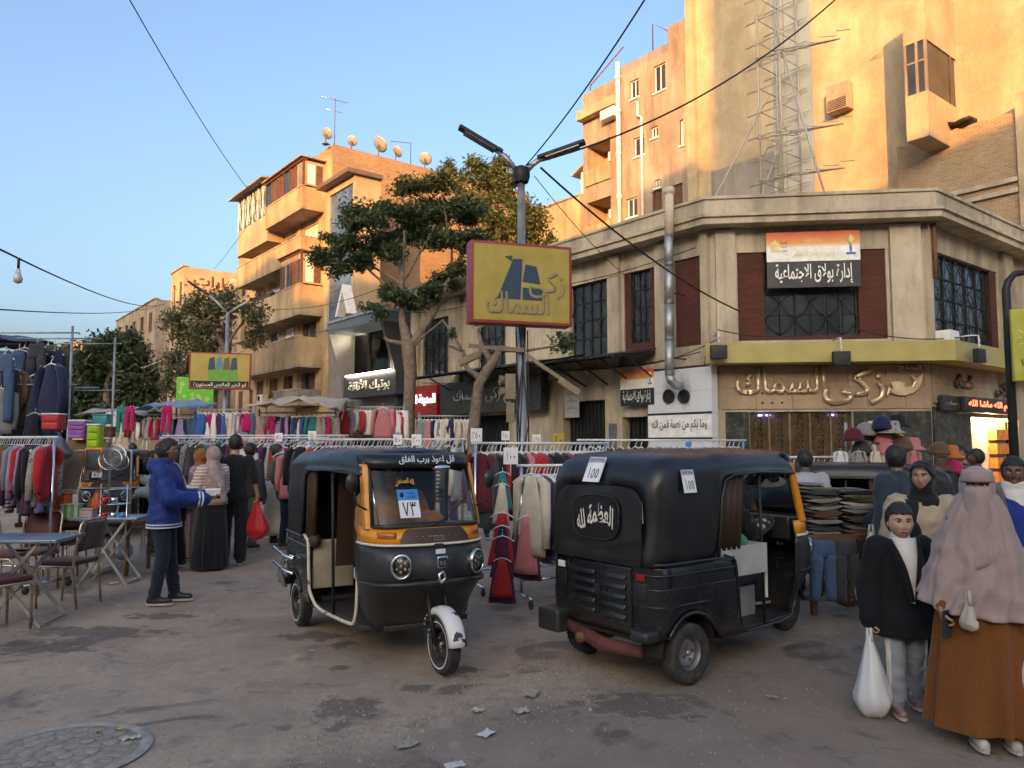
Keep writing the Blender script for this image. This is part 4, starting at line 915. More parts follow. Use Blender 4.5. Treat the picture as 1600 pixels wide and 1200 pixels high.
def simple_block(label, pxl, pxr, ytop, s_off, D, m, floors, seed=1, shut=True, balc=True, kind='apartment_building', set_s=None):
 """block on the street line: pixel edges of its street face, set back s_off from the line"""
 base = Fac(CL+V*s_off+U*200, -U)
 a = base.O-U*base.x(pxl)*1.0; W = base.x(pxr)-base.x(pxl)
 O = base.O+base.d*base.x(pxl); root, F = bldg(label, O, -U, name=kind)
 H = F.sz(pxr, ytop)[1]; rnd = random.Random(seed); fh = (H-0.8)/floors; holes = []; n = max(2, int(W/2.6)); ww = W/n
 for f in range(1, floors):
  for i in range(n): holes.append((i*ww+ww*0.28, i*ww+ww*0.72, f*fh+0.75, f*fh+fh*0.78+0.4))
 box_walls(F, root, W, D, H, m, holes)
 for h in holes:
  window(F, root, h[0]+0.003, h[1]-0.003, h[2]+0.003, h[3]-0.003, 'shutter' if rnd.random() < 0.6 and shut else 'plain', 0.1, 2, 1, M_WOODB if shut else M_WHITEP, sill=False, ajar=[0] if rnd.random() < 0.3 else None)
 if balc:
  for f in range(1, floors):
   for i in range(n):
    if rnd.random() < 0.45:
     x0, x1 = i*ww+0.15, (i+1)*ww-0.15; z = f*fh+0.05
     b = F.mb(); b.box(x0, x1, -1.0, -0.003, z, z+0.12); b.box(x0, x1, -1.0, -0.92, z+0.12, z+1.0); b.box(x0, x0+0.08, -0.92, -0.003, z+0.12, z+1.0); b.box(x1-0.08, x1, -0.92, -0.003, z+0.12, z+1.0); b.build('balcony', m, root)
 slab(F, root, 'parapet_coping', -0.08, W+0.08, -0.1, 0.3, H+0.001, H+0.1, m)
 return root, F, W, H
r4, F4, W4, H4 = simple_block('narrow ochre block with rusty roof frame beside the tall balconies', 368, 402, 388, 0.4, 12, M_OCHRE, 5, 3)
b = F4.mb()
for p0, p1 in (((0.5,0.3,H4),(0.5,0.3,H4+1.3)), ((2.8,0.3,H4),(2.8,0.3,H4+1.3)), ((0.5,2.3,H4),(0.5,2.3,H4+1.3)), ((0.4,0.3,H4+1.3),(2.9,0.3,H4+1.3)), ((0.5,0.3,H4+1.3),(0.5,2.3,H4+1.3))): b.beam(p0, p1, 0.1)
b.build('roof_frame', M_RUST, r4)
r5, F5, W5, H5 = simple_block('sunlit sand coloured block with painted lettering high on its end wall', 262, 282, 420, -1.0, 10, M_SANDY, 5, 5, balc=False)
S5 = Fac(F5.O+F5.d*W5, V, r5)
lettering('wall_lettering', 'بارات', 2.6, 1.0, paint('faded_brown_print', (0.16, 0.08, 0.03), 0.9), r5, S5.lm(S5.x(326), S5.sz(326, 442)[1], 0.0), 0.01, 0.03)
slab(S5, r5, 'lower_annex', 4.0, 9.5, -1.5, -0.01, 0, H5-3.4, M_TAN); slab(S5, r5, 'stair_head', 8.0, 10.0, -0.9, 2, H5-3.4, H5-0.6, M_TAN)
r6, F6, W6, H6 = simple_block('pinkish brown block with a broken balcony beyond the large leafy tree', 178, 238, 470, 0.0, 12, M_TAN, 5, 8)
b = F6.mb(); b.box(W6*0.25, W6*0.7, -1.1, -0.003, H6-3.9, H6-2.2); b.build('balcony_recess', M_DARK, r6)
S6 = Fac(F6.O+F6.d*W6, V, r6)
b = S6.mb(); b.tube([(2.0, -0.1, 3), (2.0, -0.1, H6-2)], 0.08, 6); b.build('drain_pipe', M_WHITEP, r6)
for (a, c) in ((1.0, 5.0), (3.5, 8.5), (5.5, 6.0)): window(S6, r6, a, a+1.0, c, c+1.6, 'shutter', -0.08, 2, fm=M_WOODB)
# block between, hidden mostly by the acacia
r7, F7, W7, H7 = simple_block('weathered grey tan block with dish and shutters behind the feathery acacia', 296, 366, 455, 1.2, 10, M_TAN, 4, 12)
dish(tuple(F7.W @ Vector((W7*0.8, 0.4, H7))), 0.6, R(170), 30, 'grey dish on the roof edge above the acacia')
simple_block('small ochre tower catching the sun beyond the leafy tree', 97, 118, 535, 6, 6, M_OCHRE, 4, 15, balc=False)
# ---------------------------------------------------------------- tall blocks behind the corner building
BW = CL+V*12.0
def make_rear():
 base = Fac(BW+U*60, -U)
 # left rear block with balconies, pipes and small windows
 O = base.O+base.d*base.sz(911, 250)[0]; root, F = bldg('grey rendered block with loggias, white drain pipes and small windows', O, -U)
 xe = F.x(1083);
 def z(px, py): return F.sz(px, py)[1]
 H1 = z(936, 190)-0.2; H2 = z(970, 118)
 xl = F.x(965); x2 = F.x(1052); HT = z(1052, 62)
 lo = [(0.3, xl-0.35, z(935, 283), z(935, 222)), (0.3, xl-0.35, z(935, 372), z(935, 312))]
 wn_ = [(1021,105,1040,138,'plain'), (990,217,1007,240,'plain'), (1062,188,1068,226,'plain'), (1051,290,1067,324,'shutter'), (1018,300,1035,336,'shutter'), (979,312,996,336,'plain'), (984,128,998,150,'plain'), (1023,282,1032,292,'plain'), (1017,200,1028,213,'plain')]
 hs = list(lo)
 for a, b, c, d, k in wn_:
  x0, z1 = F.sz(a, b); x1, z0 = F.sz(c, d); hs.append((x0, x1, z0, z1))
 m = F.mb(); wall(m, x2, 0, H2, hs, 0.3); m.build('wall', M_TAN, root)
 # upper stepped part
 m = F.mb(); wall(m, x2, H2, HT, [h for h in hs if h[3] > H2], 0.3, xl+0.4); m.build('wall', M_GREYP, root)
 m = F.mb(); wall(m, xe, 0, z(1070, 28), [h for h in hs if h[0] > x2], 0.3, x2); m.add([(x2,0,HT-0.5),(x2,0,z(1070,28)),(x2,4,z(1070,28)),(x2,4,HT-0.5)], [(0,1,2,3)]); m.build('wall', M_TAN, root)
 m = F.mb(); m.add([(0,8,0),(0,0,0),(0,0,H2),(0,8,H2)], [(0,1,2,3)]); m.add([(xl+0.4,8,H2),(xl+0.4,0,H2),(xl+0.4,0,HT),(xl+0.4,8,HT)], [(0,1,2,3)]); m.add([(0,0,H2),(xl+0.4,0,H2),(xl+0.4,8,H2),(0,8,H2)], [(0,1,2,3)]); m.build('side_wall', M_SANDY, root)
 for h in lo:
  m = F.mb(); m.box(h[0]-0.1, h[1]+0.1, 1.4, 1.45, h[2]-0.1, h[3]+0.1); m.add([(h[0],0.3,h[2]),(h[1],0.3,h[2]),(h[1],1.4,h[2]),(h[0],1.4,h[2])], [(0,1,2,3)]); m.add([(h[0],0.3,h[3]),(h[1],0.3,h[3]),(h[1],1.4,h[3]),(h[0],1.4,h[3])], [(0,1,2,3)]); m.add([(h[1],0.3,h[2]),(h[1],1.4,h[2]),(h[1],1.4,h[3]),(h[1],0.3,h[3])], [(0,1,2,3)]); m.add([(h[0],0.3,h[2]),(h[0],1.4,h[2]),(h[0],1.4,h[3]),(h[0],0.3,h[3])], [(0,1,2,3)]); m.build('loggia', M_SANDY, root)
  window(F, root, h[0]+1.3, h[0]+2.2, h[2]+0.35, h[3]-0.35, 'plain', 1.33, 2, 1, M_WHITEP, sill=False)
  m = F.mb(); m.box(h[0]-0.05, h[1]+0.05, -0.1, -0.003, h[2]-0.1, h[2]+0.75); m.build('balcony_wall', M_OCHRE, root)
  m = F.mb(); m.bbox(h[0]+1.1, h[0]+1.9, 0.5, 1.0, h[3]-1.0, h[3]-0.5, 0.02); m.build('air_conditioner', M_WHITEP, root)
 for (a, b, c, d, k), h in zip(wn_, hs[2:]): window(F, root, h[0]+0.003, h[1]-0.003, h[2]+0.003, h[3]-0.003, k, 0.12, 2, 1, M_WHITEP if k == 'plain' else M_WOODB, sill=(k == 'plain'))
 px = F.x(975); m = F.mb(); m.tube([(px, -0.2, z(975, 365)), (px, -0.2, z(975, 97))], 0.12, 8)
 for q in (0.2, 0.45, 0.7, 0.9): zz = z(975, 365)+(z(975, 97)-z(975, 365))*q; m.tube([(px, -0.2, zz), (px, -0.2, zz+0.2)], 0.15, 8)
 m.build('drain_pipe', M_WHITEP, root)
 px = F.x(1011); m = F.mb(); m.tube([(px, -0.15, z(1011, 350)), (px, -0.15, z(1011, 182)), (px-0.25, -0.15, z(1011, 176)), (px-0.25, -0.15, z(1011, 155))], 0.07, 8); m.build('drain_pipe', M_WHITEP, root)
 # roof poles
 m = F.mb(); h = H2; m.tube([(0.3, 0.3, h), (0.3, 0.3, h+0.5), (2.9, 0.2, h+1.6)], 0.04, 5); m.build('roof_pole', M_RUST, root)
 m = F.mb(); h = HT; m.tube([(x2-1.2, 0.3, h-0.6), (x2-1.2, 0.3, h+1.6), (x2-0.1, 0.3, h+0.7)], 0.035, 5); m.build('roof_pole', M_RUST, root)
 m = F.mb(); a0, zc = F.sz(950, 176, 0.4); m.bbox(a0-0.5, a0+0.5, -0.5, -0.02, zc-0.3, zc+0.2, 0.02); m.build('air_conditioner', M_WHITEP, root)
 m = F.mb(); m.box(0, xl+0.4, -0.5, -0.003, H2-1.6, H2-1.1); m.build('cornice', M_SANDY, root)
 # plain tall wall
 O2 = base.O+base.d*base.sz(1085, 200)[0]; root2, F2 = bldg('tall blank sandy wall with projecting glazed balcony tower and wall unit', O2, -U)
 W2 = F2.x(1640); H = 24
 m = F2.mb();
 for (a, b_, mt) in ((0, F2.x(1420), 'w'),):
  m.box(0, W2, 0, 9, 0, H)
 m.build('wall', M_SANDY, root2)
 m = F2.mb(); m.box(-0.25, 0.22, -0.25, -0.003, 0, H); m.build('pilaster', M_SANDY, root2)
 # darker grey patch low on the wall, left of the hoarding
 x0, z1 = F2.sz(1112, 276); x1, z0 = F2.sz(1222, 320)
 m = F2.mb(); m.box(x0, x1, -0.03, -0.002, z0-1, z1+0.2); m.build('grey_patch', M_GREYP, root2)
 # wall air conditioner
 x0, z1 = F2.sz(1290, 137, 0.5); x1, z0 = F2.sz(1324, 166, 0.5)
 m = F2.mb(); m.bbox(x0, x1, -0.5, -0.02, z0, z1, 0.02); ac = m.build('air_conditioner', M_TAN, root2)
 m = F2.mb(); [m.box(x0+0.05, x1-0.05, -0.515, -0.5, z0+0.06+q*0.07, z0+0.09+q*0.07) for q in range(6)]; m.build('louver', M_IRON, ac)
 # balcony tower
 x1 = F2.sz(1496, 140)[0]; out = 0.5
 while F2.sz(1450, 140, out)[0] < x1 and out < 4: out += 0.02
 x0 = F2.sz(1414, 140, out)[0]; z_a, z_b, z_c = F2.sz(1450, 212, out)[1], F2.sz(1450, 140, out)[1], F2.sz(1450, 58, out)[1]
 for (c0, c1) in ((z_a, z_b), (z_c, z_c+2.1)):
  m = F2.mb(); m.box(x0, x1, -out, -0.003, c0, c0+0.12); m.box(x0, x1, -out, -out+0.1, c0+0.12, c1); m.box(x1-0.1, x1, -out+0.1, -0.003, c0+0.12, c1); m.box(x0, x0+0.1, -out+0.1, -0.003, c0+0.12, c1); m.build('balcony', M_SANDY, root2)
 m = F2.mb();
 for xx in (x0, (x0+x1)/2, x1-0.08): m.box(xx, xx+0.08, -out, -out+0.08, z_b, z_c)
 for xx in (x1-0.08, x1-0.08): m.box(xx, xx+0.08, -0.5, -0.42, z_b, z_c)
 m.box(x0+0.08, x1-0.08, -out+0.01, -out+0.07, z_b+(z_c-z_b)*0.6, z_b+(z_c-z_b)*0.6+0.06); bw = m.build('balcony_window', M_TAN, root2)
 for k in range(2):
  m = F2.mb(); m.box(x0+0.1+k*(x1-x0)/2, x0-0.03+(k+1)*(x1-x0)/2, -out+0.03, -out+0.045, z_b, z_c); m.build('pane', M_GLASS, bw)
 m = F2.mb(); m.box(x1-0.05, x1-0.035, -out+0.1, -0.1, z_b, z_c); m.build('pane', M_GLASS, bw)
 m = F2.mb(); zz = z_c+1.0
 m.tube([(x0-0.0, -out-0.02, zz+0.9), (x0, -out-0.7, zz+0.9), (x1, -out-0.7, zz+0.9), (x1, -out-0.02, zz+0.9)], 0.025, 5)
 m.tube([(x1, -out-0.02, zz+0.5), (x1+1.6, -out-0.4, zz+1.3)], 0.025, 5); m.build('drying_rack', M_IRON, root2)
 # brick neighbour with a broken top, stands proud of the blank wall
 O3 = base.O+base.d*base.sz(1417, 250)[0]-V*0.8; root3, F3 = bldg('low tan brick building with ragged top beside the glazed balcony tower', O3, -U)
 xs = 0; W3 = F3.sz(1592, 230)[0]; h0 = F3.sz(1420, 222)[1]
 m = F3.mb(); m.box(0, W3, 0, 0.75, 0, h0-0.4); m.build('wall', M_BRICKTANU, root3)
 n = 26
 for k in range(n):
  a = W3*k/n; hh = h0-0.4+0.35+0.25*noise.noise((k*0.37, 1, 1))
  m = F3.mb(); m.box(a+0.002, a+W3/n-0.002, 0.02, 0.3, h0-0.399, hh); m.build('parapet_course', M_BRICKTANU, root3)
 m = F3.mb(); rings = []
 for k in range(9):
  a = W3*(0.15+0.5*k/8); zz = h0+0.12+0.12*noise.noise((k*0.9, 2, 0)); rings.append([(a, -0.15, zz), (a, -0.12, zz+0.1), (a, 0.5, zz+0.16), (a, 0.5, zz+0.02)])
 m.loft(rings, True); m.build('roof_sheet', M_IRON, root3)
 m = F3.mb(); m.box(W3-0.02, W3+1.0, -0.12, 0.7, 0, h0+0.5); m.build('end_pier', M_SANDY, root3)
 x0, z1 = F3.sz(1430, 292, 0.05)
 for q in (0, 1):
  m = F3.mb(); m.box(0.1, W3-0.05, -0.12, -0.003, z1-1.0+q*0.35, z1-0.85+q*0.35); m.build('string_course', M_CREAM, root3)
 # lit low ochre house and white stair head left of the grey block
 O4 = base.O+base.d*base.x(823); root4, F4_ = bldg('low ochre wall with ragged coping beside the loggia block', O4, -U, name='low_house')
 W4_ = F4_.x(908); h4 = F4_.sz(860, 322)[1]
 m = F4_.mb(); m.box(0, W4_, 0, 6, 0, h4); m.build('wall', M_OCHRE, root4)
 for k in range(14):
  m = F4_.mb(); a = W4_*k/14; m.box(a+0.005, a+W4_/14-0.005, -0.08, 0.3, h4+0.001, h4+0.1+0.08*noise.noise((k, 0.3, 7))); m.build('coping_stone', M_TAN, root4)
 m = F4_.mb(); a = F4_.x(885); zc = F4_.sz(885, 262)[1]; m.box(a, W4_-0.03, 1.2, 4, h4, zc); m.build('stair_head', M_WHITEP, root4)
 m = F4_.mb(); m.add([(a-0.5,0.9,zc-0.15),(W4_,0.9,zc+0.5),(W4_,4,zc+0.5),(a-0.5,4,zc-0.15),(a-0.5,0.9,zc-0.05),(W4_,0.9,zc+0.6),(W4_,4,zc+0.6),(a-0.5,4,zc-0.05)], [(0,1,2,3),(4,5,6,7),(0,1,5,4),(1,2,6,5),(2,3,7,6),(3,0,4,7)]); m.build('stair_roof', M_TAN, root4)
make_rear()
# ---------------------------------------------------------------- hoarding mast on the corner roof
def make_mast():
 F = Fac(CL+V*4.0+U*30, -U); base_z = 7.5
 x0 = F.x(1219); x1 = F.x(1284); root = thing('roof_hoarding', 'tall white hoarding panel with thin scaffold rods on the corner roof', 'billboard', tuple(F.W @ Vector(((x0+x1)/2, 0, base_z)))); G = Fac(F.O, F.d, root)
 H = F.sz(1250, -60)[1]
 m = G.mb(); w3 = (x1-x0)/3
 M_BAN = paint('cream_banner', (0.62, 0.55, 0.42), 0.6, 0, 0.1, 1)
 for k in range(3):
  m = G.mb(); m.box(x0+k*w3+0.02, x0+(k+1)*w3-0.02, -0.03+0.02*(k % 2), 0.0+0.02*(k % 2), base_z+0.1, H); m.build('panel', M_BAN, root)
 M_SCAF = paint('pale_scaffold', (0.5, 0.43, 0.33), 0.5, 0.2)
 ya, yb = -1.1, -0.15; n = 12
 for xx in (x0+0.25, x0+0.95):
  for yy in (ya, yb): m = G.mb(); m.tube([(xx, yy, base_z), (xx, yy, H)], 0.03, 6); m.build('upright', M_SCAF, root)
 k = 0; zz = base_z+0.3
 while zz < H:
  m = G.mb()
  for yy in (ya, yb): m.tube([(x0-0.15, yy, zz), (x0+1.25, yy, zz)], 0.018, 4)
  for xx in (x0+0.25, x0+0.95): m.tube([(xx, ya-0.1, zz+0.05), (xx, 0.05, zz+0.05)], 0.018, 4)
  if k % 2: m.tube([(x0+0.25, ya, zz), (x0+0.95, ya, zz+0.7)], 0.012, 4)
  m.build('rung', M_SCAF, root); zz += 0.7; k += 1
 for zz in (F.sz(1250, 300)[1]+0.2, F.sz(1250, 225)[1], F.sz(1250, 100)[1]):
  m = G.mb()
  for xx in (x0+0.3, x0+0.9): m.tube([(xx, ya-0.2, zz), (x1+1.2, -0.6, zz-0.1)], 0.022, 5)
  for q in range(6): m.tube([(x0+0.3+q*0.45, ya-0.2+q*0.08, zz), (x0+0.75+q*0.42, ya+0.4, zz-0.02)], 0.014, 4)
  m.build('outrigger', M_SCAF, root)
 for p0, p1 in (((x0+0.4, -1.1, base_z+4.0), (x0-1.3, -2.4, base_z)), ((x0+0.9, -1.1, base_z+6.0), (x1+1.3, -1.5, base_z)), ((x0+0.3, -0.2, base_z+3.0), (x0-1.1, -0.2, base_z))):
  m = G.mb(); m.tube([p0, p1], 0.028, 5); m.build('stay', M_SCAF, root)
make_mast()
# ---------------------------------------------------------------- unseen blocks added behind the viewer, rooflines shaped to shade the crossing
def make_shade_blocks():
 blocks = [(-75, -52, 33), (-52, -38.2, 27.3), (-38, -30, 24), (-29.8, -13.6, 20.6), (-13.4, -10.2, 17.5), (-10, -7.6, 26), (-7.5, -6.5, 19.5), (-6.4, -4.7, 36), (-4.6, 8, 21.2), (8.2, 26, 21.6)]
 YB = -70.0; blocks = [(a-0.263*(-25-YB), b-0.263*(-25-YB), h+0.187*(-25-YB)) for a, b, h in blocks]; blocks[0] = (blocks[0][0]-30, blocks[0][1], blocks[0][2]); blocks[-1] = (blocks[-1][0], blocks[-1][1]+40, blocks[-1][2])
 words_ = ['tallest', 'tall', 'middling', 'long', 'low gap', 'slim', 'narrow', 'tower like', 'broad', 'end']
 for (a, b_, h), w in zip(blocks, words_):
  root, F = bldg('%s unseen plaster block behind the viewer, shaped to shade the crossing' % w, Vector((b_, YB, 0)), Vector((-1, 0, 0)), 'unseen blocks shaping the street shade')
  holes = []; W = b_-a; n = max(1, int(W/6)); fl = int(h/6.2)
  m = F.mb(); m.box(0, W, 0, 9, 0, h); m.build('wall', M_TAN, root)
  for i in range(n):
   for f in range(fl-1):
    m = F.mb(); m.box(i*W/n+0.6, i*W/n+1.7, -0.05, -0.003, f*6.2+1.0, f*6.2+4.5); m.build('window', M_WOODB, root)
make_shade_blocks()
# ================================================================ three wheelers
def blackpaint(name, col=(0.012, 0.012, 0.014), rough=0.14, dust=(0.16, 0.13, 0.10), amt=0.08, coat=0.25):
 if name in MATS: return MATS[name]
 m, t, b = new_mat(name); v = mapped(t)
 n1 = noise_n(t, v, 5, 7, 0.7); n2 = noise_n(t, v, 34, 5, 0.7); sc_ = noise_n(t, mapped(t, (1, 1, 8)), 9, 6, 0.8)
 c = mixc(t, ramp(t, n1, [(0.45, 0), (0.8, amt)]), col, dust)
 c = mixc(t, ramp(t, sc_, [(0.66, 0), (0.7, 0.3)]), c, [min(1, x*3) for x in dust])
 s3 = nd(t, 'ShaderNodeSeparateXYZ'); t.links.new(mapped(t), s3.inputs[0])
 c = mixc(t, mixc(t, 1.0, ramp(t, s3.outputs[2], [(0.15, 1), (0.55, 0)]), ramp(t, n1, [(0.35, 0), (0.7, 0.4)]), 'MULTIPLY'), c, dust)   # road dust low down
 t.links.new(c, b.inputs['Base Color']); t.links.new(ramp(t, n1, [(0.3, rough), (0.75, rough+0.22)]), b.inputs['Roughness'])
 b.inputs['Specular IOR Level'].default_value = 0.5; b.inputs['Coat Weight'].default_value = coat; b.inputs['Coat Roughness'].default_value = 0.15
 bump(t, b, mixc(t, 0.3, n1, n2), 0.12, 0.02); MATS[name] = m; return m
def patched(name, c1, c2, thr=0.55, scale=4, rough=0.45):
 if name in MATS: return MATS[name]
 m, t, b = new_mat(name); n = noise_n(t, mapped(t), scale, 5, 0.6, 0.5)
 t.links.new(mixc(t, ramp(t, n, [(thr, 0), (thr+0.015, 1)]), c1, c2), b.inputs['Base Color']); b.inputs['Roughness'].default_value = rough; MATS[name] = m; return m
T_BODY = blackpaint('tuk_body_paint'); T_HOOD = blackpaint('tuk_hood_vinyl', (0.010, 0.010, 0.011), 0.27, (0.12, 0.1, 0.085), 0.14, 0.0)
T_PLAST = blackpaint('tuk_black_plastic', (0.013, 0.013, 0.014), 0.45, (0.14, 0.12, 0.1), 0.12, 0.3)
T_ORANGE = paint('tuk_orange_paint', (0.72, 0.25, 0.008), 0.3, 0, 0.1, 3, coat=0.3, dirt=(0.3, 0.14, 0.03))
T_BROWN = paint('tuk_brown_paint', (0.06, 0.026, 0.01), 0.35, 0, 0.2, 3)
T_RUBBER = paint('tyre_rubber', (0.035, 0.032, 0.03), 0.85, 0, 0.25, 14, 0.3, dirt=(0.14, 0.12, 0.1), dirt_amt=0.5)
T_RIM = paint('rim_metal', (0.4, 0.4, 0.4), 0.4, 0.8, 0.2, 9, dirt=(0.15, 0.09, 0.06))
T_CHROME = paint('chrome', (0.65, 0.66, 0.68), 0.16, 1.0, 0.1, 4)
T_VINYLBR = cloth('brown_vinyl', (0.055, 0.03, 0.022), 0.5, 0.3, 4, 0.0)
T_SEATW = paint('white_seat_vinyl', (0.55, 0.53, 0.48), 0.5, 0, 0.1, 4, dirt=(0.3, 0.25, 0.2))
T_TRIM = patched('chipped_cream_trim', (0.62, 0.55, 0.42), (0.12, 0.07, 0.04), 0.6, 9)
T_FENDW = patched('peeling_white_fender', (0.7, 0.68, 0.66), (0.03, 0.02, 0.025), 0.55, 5)
T_AMBER = paint('amber_lens', (0.42, 0.12, 0.02), 0.15, 0, 0.2, 20); T_RED = paint('red_lens', (0.3, 0.015, 0.012), 0.15, 0, 0.2, 20)
T_WHITE = paint('sticker_white', (0.75, 0.75, 0.74), 0.5); T_BLUEP = paint('sticker_blue', (0.02, 0.25, 0.6), 0.45); T_INK = paint('sticker_ink', (0.02, 0.012, 0.06), 0.5)
T_TXT = paint('painted_cream_text', (0.7, 0.66, 0.56), 0.5); T_YTXT = paint('yellow_text', (0.7, 0.42, 0.04), 0.5); T_LENS = clear_glass('lens_glass', (0.95, 0.95, 0.95))
T_WS = clear_glass('windscreen_glass', (0.9, 0.93, 0.92))
def sup(s, p): return (max(0.0, 1-abs(s)**p))**(1.0/p)
def section(hw, xc, xe, p=2.7, n=28):
 out = []
 for k in range(n+1):
  a = math.pi*(k/n); s = -math.cos(a)       # -1 .. 1 : right to left
  out.append((xe+(xc-xe)*sup(s, p), hw*s))
 return out
def wheel(parent, x, y, r=0.215, w=0.10, side=-1, rm=None, name='wheel'):
 """wheel > tyre, rim, bolts ; axle along y"""
 T = Matrix.Translation((x, y, r)) @ Matrix.Rotation(R(90), 4, 'X')
 m = MB(); h = w/2
 prof = [(r*0.58, -h*0.8), (r*0.75, -h), (r*0.9, -h*1.02), (r*0.975, -h*0.82), (r, -h*0.4), (r, h*0.4), (r*0.975, h*0.82), (r*0.9, h*1.02), (r*0.75, h), (r*0.58, h*0.8)]
 m.lathe(prof, 36, T)
 for k in range(36):
  a = 2*math.pi*k/36
  for sgn in (-1, 1):
   m.M = T @ Matrix.Rotation(a, 4, 'Z'); m.box(r-0.004, r+0.003, -0.006, 0.006, sgn*h*0.15, sgn*h*0.8)
 m.M = None; ty = m.build('wheel', T_RUBBER, parent)
 m = MB(); prof = [(0.0, side*-0.02), (0.03, side*-0.02), (r*0.3, side*-0.015), (r*0.36, side*0.012), (r*0.46, side*0.005), (r*0.5, side*-0.025), (r*0.57, side*-h*0.8), (r*0.6, side*-h*0.85), (r*0.585, side*-h*0.7)]
 prof = [(a, -b) for a, b in prof]; m.lathe(prof, 28, T); m.lathe([(r*0.57, -h*0.7), (r*0.5, 0), (r*0.57, h*0.7)], 28, T); m.build('rim', rm or T_RIM, ty)
 for k in range(4):
  a = 2*math.pi*k/4+0.4; m = MB(); q = T @ Vector((0.05*math.cos(a), 0.05*math.sin(a), -side*-0.02 if side > 0 else -0.0)); m.sphere((q.x, y+side*0.022, q.z), 0.014, 6, 4); m.build('bolt', M_RUST, ty)
 m = MB(); m.sphere((x, y+side*0.022, r), (0.026, 0.02, 0.026), 8, 5); m.build('hub', T_RIM, ty)
 return ty
def make_tuk(label, loc, th, kind):
 root = thing('three_wheeler', label, 'tuk-tuk', loc, th, 'three wheelers in the crossing'); root.scale = (0.96 if kind == 'rear' else 1.02, 0.90 if kind == 'rear' else 0.93, 0.965)
 # ---- rear tub: outline from front right, round the back, to front left
 XF, XB, HW, rc = 0.52, -0.36, 0.64, 0.12
 def outline(grow=0.0, narrow=0.0):
  o = []; hw = HW+grow-narrow; xb = XB-grow
  n = 34
  for k in range(n): o.append((XF+(xb+rc-XF)*k/(n-1), -hw, True))
  for k in range(1, 7): a = math.pi/2*k/6; o.append((xb+rc-rc*math.sin(a), -hw+rc-rc*math.cos(a), False))
  for k in range(1, 16): o.append((xb, (-hw+rc)+(2*hw-2*rc)*k/15, False))
  for k in range(1, 7): a = math.pi/2*k/6; o.append((xb+rc-rc*math.cos(a), hw-rc+rc*math.sin(a), False))
  for k in range(1, n): o.append((xb+rc+(XF-xb-rc)*k/(n-1), hw, True))
  return o
 def zb(x, side, t):
  base = 0.30 if x > 0.3 else 0.36
  if side and abs(x) < 0.30: base = max(base, 0.215+math.sqrt(max(0, 0.30**2-x*x))*0.98)
  return base
 rings = []
 for t, nar in ((0, 0.02), (0.15, 0.005), (0.35, 0.0), (0.6, 0.0), (0.8, 0.006), (0.93, 0.012), (1.0, 0.03)):
  rings.append([(x, y, zb(x, s, t)+(0.88-zb(x, s, t))*t) for x, y, s in outline(0, nar)])
 m = MB(); m.loft(rings, False, False, False); tub = m.build('rear_body', T_BODY, root)
 sd = tub.modifiers.new('s', 'SOLIDIFY'); sd.thickness = 0.02; sd.offset = 0
 for zz in (0.58, 0.70, 0.80):
  m = MB(); m.tube([(x, y, zz) for x, y, s in outline(0.002, 0)][::1], 0.011, 6); m.build('body_rib', T_BODY, tub)
 # wheel arch lips
 for s in (-1, 1):
  m = MB(); m.tube([(0.30*math.cos(a), s*0.642, 0.215+0.30*math.sin(a)) for a in [math.pi*(0.16+0.68*k/16) for k in range(17)]], 0.014, 6); m.build('arch_lip', T_BODY, tub)
  m = MB(); m.loft([[(0.295*math.cos(a), s*0.5+y, 0.22+0.295*math.sin(a)) for y in (-0.1, 0.12)] for a in [math.pi*q/14 for q in range(15)]], False, False, False); m.build('wheel_well', M_DARK, tub)
 # dark engine bay behind the wheels
 m = MB(); m.box(-0.3, 0.4, -0.42, 0.42, 0.34, 0.8); m.build('engine_block', M_DARK, tub)
 # louvred engine cover
 m = MB(); m.bbox(-0.388, -0.355, -0.37, 0.37, 0.41, 0.845, 0.015); cov = m.build('engine_cover', T_BODY, root)
 for c in (-1, 1):
  for k in range(5):
   m = MB(Matrix.Translation((-0.392, c*0.175, 0.475+k*0.072)) @ Matrix.Rotation(R(18), 4, 'Y')); m.bbox(-0.012, 0.012, -0.145, 0.145, -0.02, 0.02, 0.008); m.build('louver', T_BODY, cov)
 m = MB(); m.bbox(-0.405, -0.38, -0.03, 0.03, 0.6, 0.68, 0.006); m.build('latch', M_IRON, cov)
 for s in (-1, 1):
  m = MB(); m.bbox(-0.376, -0.35, s*0.41, s*0.52, 0.62, 0.74, 0.01); m.build('tail_lamp_box', T_PLAST, root)
  m = MB(); m.bbox(-0.382, -0.37, s*0.42, s*0.51, 0.755, 0.805, 0.006); m.build('tail_lamp', T_RED if s < 0 else T_WHITE, root)
  m = MB(); m.bbox(-0.46, -0.25, s*0.42, s*(0.69 if s > 0 or kind == 'front' else 0.6), 0.24 if s > 0 else 0.34, 0.42, 0.03); m.build('bumper_corner', T_PLAST, root)
 m = MB(); m.tube([(-0.32, -0.42, 0.24), (-0.34, 0.0, 0.22), (-0.32, 0.42, 0.3)], [0.045, 0.06, 0.05], 8); m.build('rear_axle', paint('rusty_red', (0.12, 0.035, 0.03), 0.8, 0, 0.4, 9), root)
 m = MB(); m.tube([(-0.1, 0.15, 0.25), (-0.3, 0.2, 0.24), (-0.42, 0.22, 0.24)], 0.04, 8); m.build('exhaust', M_RUST, root)
 # ---- canvas hood
 ZL, ZO = 0.885, 1.50
